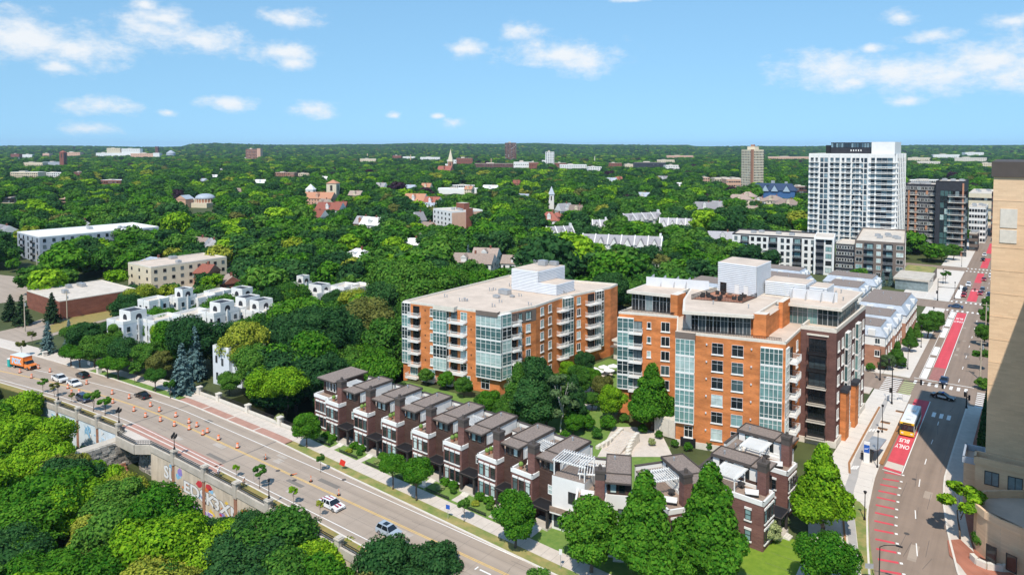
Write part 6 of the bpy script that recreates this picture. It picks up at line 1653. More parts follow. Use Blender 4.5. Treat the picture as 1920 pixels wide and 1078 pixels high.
for u0, u1, vt, vb, m, lb, rf in (
    (820, 895, 354, 364, 'trimwhite', 'long white flat-roofed school building in mid canopy', 'trimwhite'), (847, 890, 356 - 8, 356, 'white', 'white upper hall of the flat-roofed school', 'trimwhite'), (855, 886, 297, 310, 'redbrick', 'red brick hospital block right of the spire', 'rooftan'), (838, 856, 300, 310, 'white', 'white hospital wing beside the spire', 'rooftan'),
    (890, 962, 307, 316, 'brown', 'long brown brick row below the slab tower', 'rooftan'), (963, 1000, 304, 318, 'white', 'white framed apartment row at the slab tower foot', 'rooftan'), (992, 1010, 305, 319, 'redbrick', 'red brick cube between white rows', 'rooftan'), (1040, 1062, 306, 316, 'redbrick', 'red brick factory right of the white tower', 'rooftan'),
    (1050, 1100, 309, 318, 'white', 'long white factory shed right of the white tower', 'trimwhite'), (1102, 1128, 313, 321, 'white', 'pair of low white buildings at the canopy edge', 'trimwhite'), (1140, 1166, 306, 314, 'redbrick', 'far red shop row', 'rooftan'), (1190, 1248, 305, 316, 'charcoal', 'long dark glass office building in the far canopy', 'rooftan'),
    (1248, 1275, 310, 319, 'white', 'white and red shop group right of the dark office', 'rooftan'), (1172, 1190, 308, 315, 'cream', 'cream low building left of the dark office', 'rooftan'),
    (200, 225, 278, 283, 'cream', 'cream far apartment slab on the left ridge', 'rooftan'), (228, 262, 279, 284, 'white', 'white far apartment slab beside the cream one', 'rooftan'), (180, 210, 287, 294, 'white', 'white warehouse row far left', 'trimwhite'), (205, 250, 287, 292, 'trimwhite', 'long white warehouse roof far left', 'trimwhite'),
    (245, 300, 288, 296, 'peach', 'pink and white mall blocks before the grain elevator', 'trimwhite'), (120, 150, 286, 294, 'peach', 'pale pink school group on the far left', 'trimwhite'), (80, 92, 288, 294, 'peach', 'small pink far block', 'trimwhite'), (42, 60, 290, 297, 'white', 'white far cluster near the left edge', 'trimwhite'),
    (20, 36, 289, 296, 'redbrick', 'far red roofed block near the left edge', 'shinglered'), (40, 80, 305, 312, 'cream', 'cream long hall left of the slim brick tower', 'rooftan'), (80, 118, 304, 311, 'slate', 'long grey-blue roofed armoury', 'slate'), (16, 72, 323, 333, 'cream', 'cream apartment row in the left canopy', 'trimwhite'),
    (80, 117, 324, 332, 'white', 'white stepped apartment row in the left canopy', 'trimwhite'), (137, 154, 323, 331, 'redbrick', 'flat red brick apartment cube in the left canopy', 'rooftan'), (186, 228, 338, 345, 'redbrick', 'low red brick row with white trim in the left canopy', 'trimwhite'), (0, 32, 372, 381, 'cream', 'cream flat-roofed building at the left edge', 'charcoal'),
    (110, 126, 373, 385, 'peach', 'peach stuccoed turret house in the left canopy', 'peach'), (511, 552, 324, 333, 'rosebrick', 'long rose-roofed school with pale tower', 'shinglebrown'), (556, 580, 325, 330, 'cream', 'cream wing of the rose-roofed school', 'shinglebrown'), (736, 752, 292, 298, 'redbrick', 'far red brick block on the slope', 'rooftan'),
    (755, 778, 294, 298, 'white', 'far white hall on the slope', 'trimwhite'), (788, 825, 295, 300, 'white', 'far pale shops on the slope', 'trimwhite'), (675, 705, 298, 304, 'cream', 'far plant with chimney on the left slope', 'rooftan'), (1318, 1330, 333, 343, 'peach', 'peach block left of the cream grid tower', 'rooftan'),
    (1340, 1390, 334, 341, 'cream', 'cream low wings at the foot of the grid tower', 'rooftan'), (1362, 1400, 336, 352, 'peach', 'peach balconied block before the grid tower', 'rooftan'), (1232, 1265, 300, 305, 'cream', 'cream far hall near the right ridge', 'rooftan'), (1490, 1518, 350, 364, 'brown', 'brown brick flats at the foot of the white tower', 'rooftan'),
    (1250, 1300, 292, 296, 'peach', 'far pink roofed shops on the right slope', 'trimwhite'), (1440, 1520, 294, 299, 'peach', 'long far warehouse left of the white tower', 'trimwhite'),
    (1700, 1745, 296, 302, 'cream', 'far cream depot right of the white tower', 'trimwhite'), (1750, 1800, 290, 297, 'white', 'far white plant on the right horizon', 'trimwhite'), (1790, 1850, 296, 304, 'limestone', 'far pale hangars on the right horizon', 'rooftan'), (1720, 1765, 303, 308, 'limestone', 'far limestone yard buildings right of the tower', 'rooftan'), (1840, 1868, 306, 314, 'cream', 'far cream store at the tan tower', 'rooftan'), (1810, 1845, 286, 291, 'white', 'far white silo group', 'trimwhite'),
    (1700, 1790, 338, 348, 'limestone', 'wide pale store roofs behind the black block', 'trimwhite'), (1560, 1600, 298, 303, 'white', 'far pale row hidden by the tower', 'trimwhite')):
    hh = 2
    far_block(u0, u1, vt, vb, m, lb, roof=rf, win=(max(3, int((u1 - u0) / 4)), 1 if vb - vt < 8 else 2, 2.5, 2.2, 'g2') if m not in ('slate', 'trimwhite') else None)
def grain():
    p = G(293, 295) * (3230 / PX(G(293, 295))[2]); p.z = CAM_Z - 20 * 3230 / F_PX; k = 3230 / F_PX
    T = thing('grain_elevator', 'white and rust grain elevator with silver silo on the horizon', 'silo', tuple(p), YAW)
    MB().box(-6 * k, 0, -p.z, 6 * k, 20, 8 * k).build('house', [M['white']], T); MB().box(-2.6 * k, 3, 8 * k, 2.6 * k, 17, 20 * k).build('headhouse', [M['brown']], T)
    MB().cyl(26 * k, 8, -p.z, 8 * k, 8 * k, None, 18).cyl(26 * k, 8, 8 * k, 13 * k, 8 * k, 1 * k, 18).build('silo_bin', [M['slate']], T)
    CLEAR.append((285, 270, 330, 291, k * F_PX))
grain()
for u, vt, vb, m in ((770, 290, 312, 'tan'), (921, 297, 315, 'peach'), (1115, 293, 312, 'limestone'), (1089, 302, 316, 'rosebrick'), (689, 288, 302, 'tan'), (36, 295, 310, 'metal')):
    p = G(u, vb); k = PX(p)[2] / F_PX; p = p * min(1, 2.45 / k); k = min(k, 2.45); zb = CAM_Z + (V_HOR - vb) * k
    T = thing('chimney_stack', 'slender %s chimney stack rising from the far canopy%s' % ({'tan': 'tan', 'peach': 'pink', 'limestone': 'pale', 'rosebrick': 'rose', 'metal': 'steel'}[m], ' left of the spire' if u == 770 else (' far left of the spire' if u == 689 else '')), 'chimney', tuple(p))
    MB().cyl(0, 0, 0, zb + (vb - vt) * k, 1.0 * k, .6 * k, 10).build('shaft', [M[m]], T); MB().cyl(0, 0, zb + (vb - vt) * k, zb + (vb - vt) * k + 1, .9 * k, .9 * k, 10).build('rim', [M['dark']], T)
# --- wooded hills on the horizon
def hills():
    b = MB(); n = 160; rows = [3300, 3900, 4600, 5400, 6200, 7000, 8200, 10000]
    for j, r in enumerate(rows):
        for i in range(n + 1):
            an = rad(-80 + 92 * i / n)
            x, y = r * math.sin(an), r * math.cos(an)
            f = (mnoise.noise(Vector((an * 5.1, r * .0005, 1.3))) * .9 + mnoise.noise(Vector((an * 14, r * .001, 4.2))) * .5 + .55)
            az = math.degrees(an)
            lift = 1.0 if -62 < az < -22 else (.78 if az >= -22 else .70)
            env = (0, .18, .42, .7, 1.0, 1.06, 1.05, .9)[j]
            b.v.append((x, y, -2 + env * lift * (44 + 26 * f) * (1 if j else 0)))
    for j in range(len(rows) - 1):
        for i in range(n):
            k = j * (n + 1) + i; b.f.append([k, k + 1, k + n + 2, k + n + 1]); b.m.append(0)
    global HILL
    HILL = (rows, n, b.v)
    M['hillwood'] = mat('distant woodland', (0.030, 0.062, 0.024), scale=.012, bump=.8, bscale=.04, col2=(0.055, 0.10, 0.03))
    structure(b.build('hills', [M['hillwood']], smooth=True))
hills()
# ------------------------------------------------------------------ vegetation
import numpy as np
def leaf_mat(name, c1, c2, trans=0.16, hue=0.02):
    m = bpy.data.materials.new(name); m.use_nodes = True
    t = m.node_tree; L = t.links.new; t.nodes.clear()
    oi = N(t, 'ShaderNodeObjectInfo'); ge = N(t, 'ShaderNodeNewGeometry')
    mx = N(t, 'ShaderNodeMix', data_type='RGBA'); mx.inputs[6].default_value = tuple(c1) + (1,); mx.inputs[7].default_value = tuple(c2) + (1,)
    L(oi.outputs['Random'], mx.inputs[0])
    nz = N(t, 'ShaderNodeTexNoise'); nz.inputs['Scale'].default_value = .35; nz.inputs['Detail'].default_value = 3
    L(ge.outputs['Position'], nz.inputs['Vector'])
    a = N(t, 'ShaderNodeMath', operation='ADD'); L(ge.outputs['Random Per Island'], a.inputs[0]); L(nz.outputs['Fac'], a.inputs[1])
    mr = N(t, 'ShaderNodeMapRange'); mr.inputs[1].default_value = .3; mr.inputs[2].default_value = 1.6; mr.inputs[3].default_value = .5; mr.inputs[4].default_value = 1.6
    L(a.outputs[0], mr.inputs[0])
    h = N(t, 'ShaderNodeHueSaturation'); L(mr.outputs[0], h.inputs['Value']); L(mx.outputs[2], h.inputs['Color'])
    hr = N(t, 'ShaderNodeMapRange'); hr.inputs[3].default_value = .5 + hue; hr.inputs[4].default_value = .5 - hue
    L(ge.outputs['Random Per Island'], hr.inputs[0]); L(hr.outputs[0], h.inputs['Hue'])
    d = N(t, 'ShaderNodeBsdfDiffuse'); tr = N(t, 'ShaderNodeBsdfTranslucent'); ms = N(t, 'ShaderNodeMixShader'); ms.inputs[0].default_value = trans
    L(h.outputs[0], d.inputs[0]); L(h.outputs[0], tr.inputs[0]); L(d.outputs[0], ms.inputs[1]); L(tr.outputs[0], ms.inputs[2])
    o = N(t, 'ShaderNodeOutputMaterial'); L(ms.outputs[0], o.inputs[0])
    return m
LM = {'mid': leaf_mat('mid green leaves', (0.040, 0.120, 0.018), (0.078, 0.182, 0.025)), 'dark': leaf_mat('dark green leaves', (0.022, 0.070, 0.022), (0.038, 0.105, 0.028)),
      'bright': leaf_mat('bright green leaves', (0.12, 0.255, 0.012), (0.18, 0.33, 0.018)), 'yellow': leaf_mat('yellow green leaves', (0.19, 0.25, 0.022), (0.26, 0.29, 0.04)),
      'olive': leaf_mat('olive leaves', (0.10, 0.125, 0.028), (0.14, 0.15, 0.04)), 'blue': leaf_mat('blue spruce needles', (0.10, 0.17, 0.165), (0.14, 0.21, 0.20), .05, .005),
      'pine': leaf_mat('dark conifer needles', (0.022, 0.05, 0.022), (0.035, 0.07, 0.03), .05), 'purple': leaf_mat('purple leaves', (0.035, 0.02, 0.03), (0.05, 0.028, 0.04), .15),
      'linden': leaf_mat('linden leaves', (0.044, 0.145, 0.012), (0.068, 0.185, 0.016)), 'bloom': leaf_mat('flowering shrub', (0.24, 0.29, 0.10), (0.3, 0.34, 0.16)), 'grey': leaf_mat('grey green leaves', (0.075, 0.13, 0.05), (0.10, 0.16, 0.065))}
M['bark'] = mat('grey brown bark', (0.12, 0.09, 0.065), var=.3, scale=3, bump=.4)
M['birch'] = mat('white birch bark', (0.62, 0.58, 0.52), var=.2, scale=3)
M['deadwood'] = mat('bleached dead wood', (0.45, 0.38, 0.29), var=.2, scale=2)
def leaves_mesh(name, P, Nn, size, rng, m, hull=None, aspect=.62):
    n = len(P)
    Nn = Nn + rng.normal(0, .5, (n, 3)); Nn /= np.linalg.norm(Nn, axis=1)[:, None] + 1e-9
    a = np.cross(Nn, rng.normal(0, 1, (n, 3))); a /= np.linalg.norm(a, axis=1)[:, None] + 1e-9
    b = np.cross(Nn, a)
    s = size * rng.uniform(.65, 1.35, n)[:, None] * .5
    bend = Nn * s * rng.uniform(-.35, .35, n)[:, None]
    V = np.stack([P - a * s, P + b * s * aspect + bend, P + a * s, P - b * s * aspect + bend], 1).reshape(-1, 3)
    nq = n; faces = np.arange(n * 4).reshape(-1, 4)
    hv = hf = None
    if hull is not None:
        hv, hf = hull
        V = np.vstack([V, hv])
    me = bpy.data.meshes.new(name)
    nt_ = 0 if hf is None else len(hf)
    me.vertices.add(len(V)); me.vertices.foreach_set('co', V.ravel().astype(np.float32))
    loops = faces.ravel() if hf is None else np.concatenate([faces.ravel(), (hf + n * 4).ravel()])
    me.loops.add(len(loops)); me.loops.foreach_set('vertex_index', loops.astype(np.int32))
    me.polygons.add(nq + nt_)
    st = np.concatenate([np.arange(nq) * 4, nq * 4 + np.arange(nt_) * 3]) if nt_ else np.arange(nq) * 4
    me.polygons.foreach_set('loop_start', st.astype(np.int32))
    me.materials.append(m)
    me.update(); me.validate()
    return me
def ico(level=2):
    t = (1 + 5 ** .5) / 2
    v = np.array([(-1, t, 0), (1, t, 0), (-1, -t, 0), (1, -t, 0), (0, -1, t), (0, 1, t), (0, -1, -t), (0, 1, -t), (t, 0, -1), (t, 0, 1), (-t, 0, -1), (-t, 0, 1)], float)
    f = [(0, 11, 5), (0, 5, 1), (0, 1, 7), (0, 7, 10), (0, 10, 11), (1, 5, 9), (5, 11, 4), (11, 10, 2), (10, 7, 6), (7, 1, 8), (3, 9, 4), (3, 4, 2), (3, 2, 6), (3, 6, 8), (3, 8, 9), (4, 9, 5), (2, 4, 11), (6, 2, 10), (8, 6, 7), (9, 8, 1)]
    v /= np.linalg.norm(v, axis=1)[:, None]
    for _ in range(level):
        vs = list(map(tuple, v)); cache = {}; nf = []
        def mid(i, j):
            k = (min(i, j), max(i, j))
            if k not in cache:
                p = (np.array(vs[i]) + np.array(vs[j])) / 2; p /= np.linalg.norm(p); cache[k] = len(vs); vs.append(tuple(p))
            return cache[k]
        for a, b, c in f:
            x, y, z = mid(a, b), mid(b, c), mid(c, a); nf += [(a, x, z), (b, y, x), (c, z, y), (x, y, z)]
        v, f = np.array(vs), nf
    return v, np.array(f)
ICO = ico(1)
def crown_lobes(rng, shape):
    # lobes: centre, radius triple; a 10 m tree
    R, H, zc, kind = shape
    lobes = [(np.array((0, 0, zc)), np.array((R * .74, R * .74, H * .74)))]
    k = 26 if kind != 'sparse' else 16
    for i in range(k):
        th = rng.uniform(0, 2 * np.pi); ph = np.arccos(rng.uniform(-.75, .98))
        d = np.array((np.sin(ph) * np.cos(th), np.sin(ph) * np.sin(th), np.cos(ph)))
        w = 1.0
        if kind == 'cone':
            f = (d[2] + 1) / 2; w = (1 - f) ** .9 * 1.3 + .07
        if kind == 'vase':
            f = (d[2] + 1) / 2; w = .72 + .4 * f
        c = np.array((d[0] * R * .72 * w, d[1] * R * .72 * w, zc + d[2] * H * .72))
        r = R * rng.uniform(.24, .42) * (.65 + .45 * w)
        if kind == 'sparse': r *= .75
        lobes.append((c, np.array((r, r, r * rng.uniform(.7, .95)))))
    if kind == 'cone':
        lobes[0] = (np.array((0, 0, zc - H * .18)), np.array((R * .7, R * .7, H * .62))); lobes.append((np.array((0, 0, zc + H * .62)), np.array((R * .3, R * .3, H * .36))))
    if kind == 'sparse':
        lobes = lobes[1:]
    return lobes
def make_crown(name, seed, shape, n, size, m, hull=True):
    rng = np.random.default_rng(seed); lobes = crown_lobes(rng, shape)
    A = np.array([(l[1][0] * l[1][2]) for l in lobes]); A /= A.sum()
    P, Q = [], []
    for (c, r), k in zip(lobes, A):
        q = int(n * k * 1.7)
        d = rng.normal(0, 1, (q, 3)); d /= np.linalg.norm(d, axis=1)[:, None]
        rr = rng.uniform(.80, 1.06, q)[:, None]
        p = c + d * r * rr
        keep = np.ones(q, bool)
        for c2, r2 in lobes:
            if c2 is c: continue
            keep &= (((p - c2) / r2) ** 2).sum(1) > .72
        keep &= (d[:, 2] > -.55) | (rng.uniform(0, 1, q) < .35)
        P.append(p[keep]); nn = d / r; nn /= np.linalg.norm(nn, axis=1)[:, None]
        nn[:, 2] += .25
        Q.append(nn[keep])
    P, Q = np.vstack(P), np.vstack(Q)
    if len(P) > n:
        s = rng.choice(len(P), n, False); P, Q = P[s], Q[s]
    hv = hf = None
    if hull:
        vs, fs = [], []; o = 0
        for c, r in lobes[:40]:
            v, f = ICO
            vs.append(c + v * r * .70); fs.append(f + o); o += len(v)
        hv, hf = np.vstack(vs), np.vstack(fs)
        return leaves_mesh(name, P, Q, size, rng, m, (hv, hf))
    return leaves_mesh(name, P, Q, size, rng, m)
def make_trunk(name, seed, h, r, top, m='bark', branches=7, spread=2.2):
    rr = random.Random(seed); b = MB()
    p = Vector((0, 0, -.3)); k = 4
    for i in range(k):
        q = Vector((rr.uniform(-.12, .12) * (i + 1), rr.uniform(-.12, .12) * (i + 1), h * (i + 1) / k))
        b.tube(p, q, r * (1 - .18 * i), r * (1 - .18 * (i + 1)), 7); p = q
    for i in range(branches):
        a = 2 * math.pi * i / branches + rr.uniform(-.4, .4); z0 = h * rr.uniform(.45, .98); l = spread * rr.uniform(.7, 1.2)
        s = Vector((0, 0, z0)); mpt = Vector((math.cos(a) * l * .5, math.sin(a) * l * .5, z0 + (top - z0) * .45)); e = Vector((math.cos(a) * l, math.sin(a) * l, z0 + (top - z0) * .8))
        b.tube(s, mpt, r * .42, r * .26, 5); b.tube(mpt, e, r * .26, r * .08, 5)
    return b.mesh(name, [M[m]], True)
def make_conifer(name, seed, n, m, R=2.6, H=10.0, droop=.25, size=.42):
    rng = np.random.default_rng(seed); P, Q = [], []
    z = .6; tier = 0
    while z < H - .15:
        f = 1 - z / H; r = R * (f ** .85) + .12
        nb = int(6 + 12 * f)
        for i in range(nb):
            a = rng.uniform(0, 2 * np.pi); l = r * rng.uniform(.72, 1.1); k = int(max(4, l / R * n / 150))
            t = rng.uniform(.15, 1, k); sp = rng.normal(0, .10 + .05 * l, (k, 3)) * (1.15 - t)[:, None] + rng.normal(0, .05, (k, 3))
            q = np.stack([np.cos(a) * l * t, np.sin(a) * l * t, z - droop * l * t ** 1.4 + .12 * t], 1) + sp
            P.append(q); nn = np.stack([np.cos(a) * .6 + 0 * t, np.sin(a) * .6 + 0 * t, .8 + 0 * t], 1); Q.append(nn)
        z += .36 + .2 * f; tier += 1
    P, Q = np.vstack(P), np.vstack(Q)
    b = MB().cyl(0, 0, .6, H * .92, R * .42, .04, 8)
    hv = np.array(b.v); tri = []
    for f in b.f:
        for i in range(1, len(f) - 1): tri.append((f[0], f[i], f[i + 1]))
    return leaves_mesh(name, P, Q, size, rng, m, (hv, np.array(tri)), .5)
SH = {'oak': (4.7, 3.9, 6.0, 'round'), 'maple': (3.7, 4.2, 5.8, 'round'), 'linden': (3.1, 4.8, 5.2, 'cone'), 'locust': (3.9, 2.5, 7.3, 'vase'), 'elm': (4.4, 3.4, 6.5, 'vase'), 'young': (2.3, 2.7, 7.1, 'sparse'), 'birch': (2.2, 4.4, 5.6, 'sparse'), 'shrub': (5.0, 4.6, 5.0, 'round')}
HI, TR = {}, {}
for i, (k, sp) in enumerate(SH.items()):
    nn = {'young': 1500, 'birch': 2400, 'shrub': 2600, 'linden': 12500, 'maple': 9500}.get(k, 8500)
    HI[k] = [make_crown('crown', 100 + i * 7 + j, sp, nn, {'young': .55, 'shrub': .75, 'birch': .42, 'linden': .33}.get(k, .39), LM['mid'], k not in ('young', 'birch')) for j in range(2 if k in ('oak', 'maple', 'elm', 'linden') else 1)]
    TR[k] = make_trunk('trunk', i, sp[2] - sp[1] * .35, .26 if k not in ('young', 'birch') else .12, 7.4 if k == 'linden' else 8.6, 'birch' if k == 'birch' else 'bark', 7 if k not in ('young',) else 5, sp[0] * (.4 if k == 'linden' else .6))
HI['spruce'] = [make_conifer('crown', 5, 9000, LM['blue']), make_conifer('crown', 6, 9000, LM['blue'], 2.2)]
HI['pine'] = [make_conifer('crown', 9, 7000, LM['pine'], 2.9, 10, .05, .5)]
TR['spruce'] = TR['pine'] = MB().cyl(0, 0, -.3, 6, .22, .06, 8).mesh('trunk', [M['bark']])
NT = [0]
GLAB = {}
def tree(p, h, kind, leaf, label, group=None, wide=1.0, name=None, rz=None):
    nm = name or {'spruce': 'spruce_tree', 'pine': 'conifer_tree', 'birch': 'birch_tree', 'shrub': 'shrub'}.get(kind, 'leafy_tree')
    r = random.Random(int(p[0] * 131 + p[1] * 17) & 0xffff)
    s = h / 10.0
    T = thing(nm, label, 'shrub' if kind == 'shrub' else 'tree', tuple(p), r.uniform(0, 6.28) if rz is None else rz, group)
    T.scale = (s * wide, s * wide, s)
    c = bpy.data.objects.new('foliage' if kind == 'shrub' else 'crown', r.choice(HI[kind])); COL.objects.link(c); c.parent = T
    if leaf and kind not in ('spruce', 'pine') or leaf in ('pine', 'grey'):
        c.material_slots[0].link = 'OBJECT'; c.material_slots[0].material = LM[leaf]
    if kind != 'shrub':
        t = bpy.data.objects.new('trunk', TR[kind]); COL.objects.link(t); t.parent = T
    else:
        put('stem', cached('stem', lambda: MB().cyl(0, 0, -.4, 4, .25, .15, 6).mesh('stem', [M['bark']])), T)
    if kind != 'shrub': NT[0] += 1
    return T
def tpx(u, v, h, kind, leaf, label, group=None, wide=1.0, z=0.1):
    return tree(G(u, v, z), h, kind, leaf, label, group, wide)
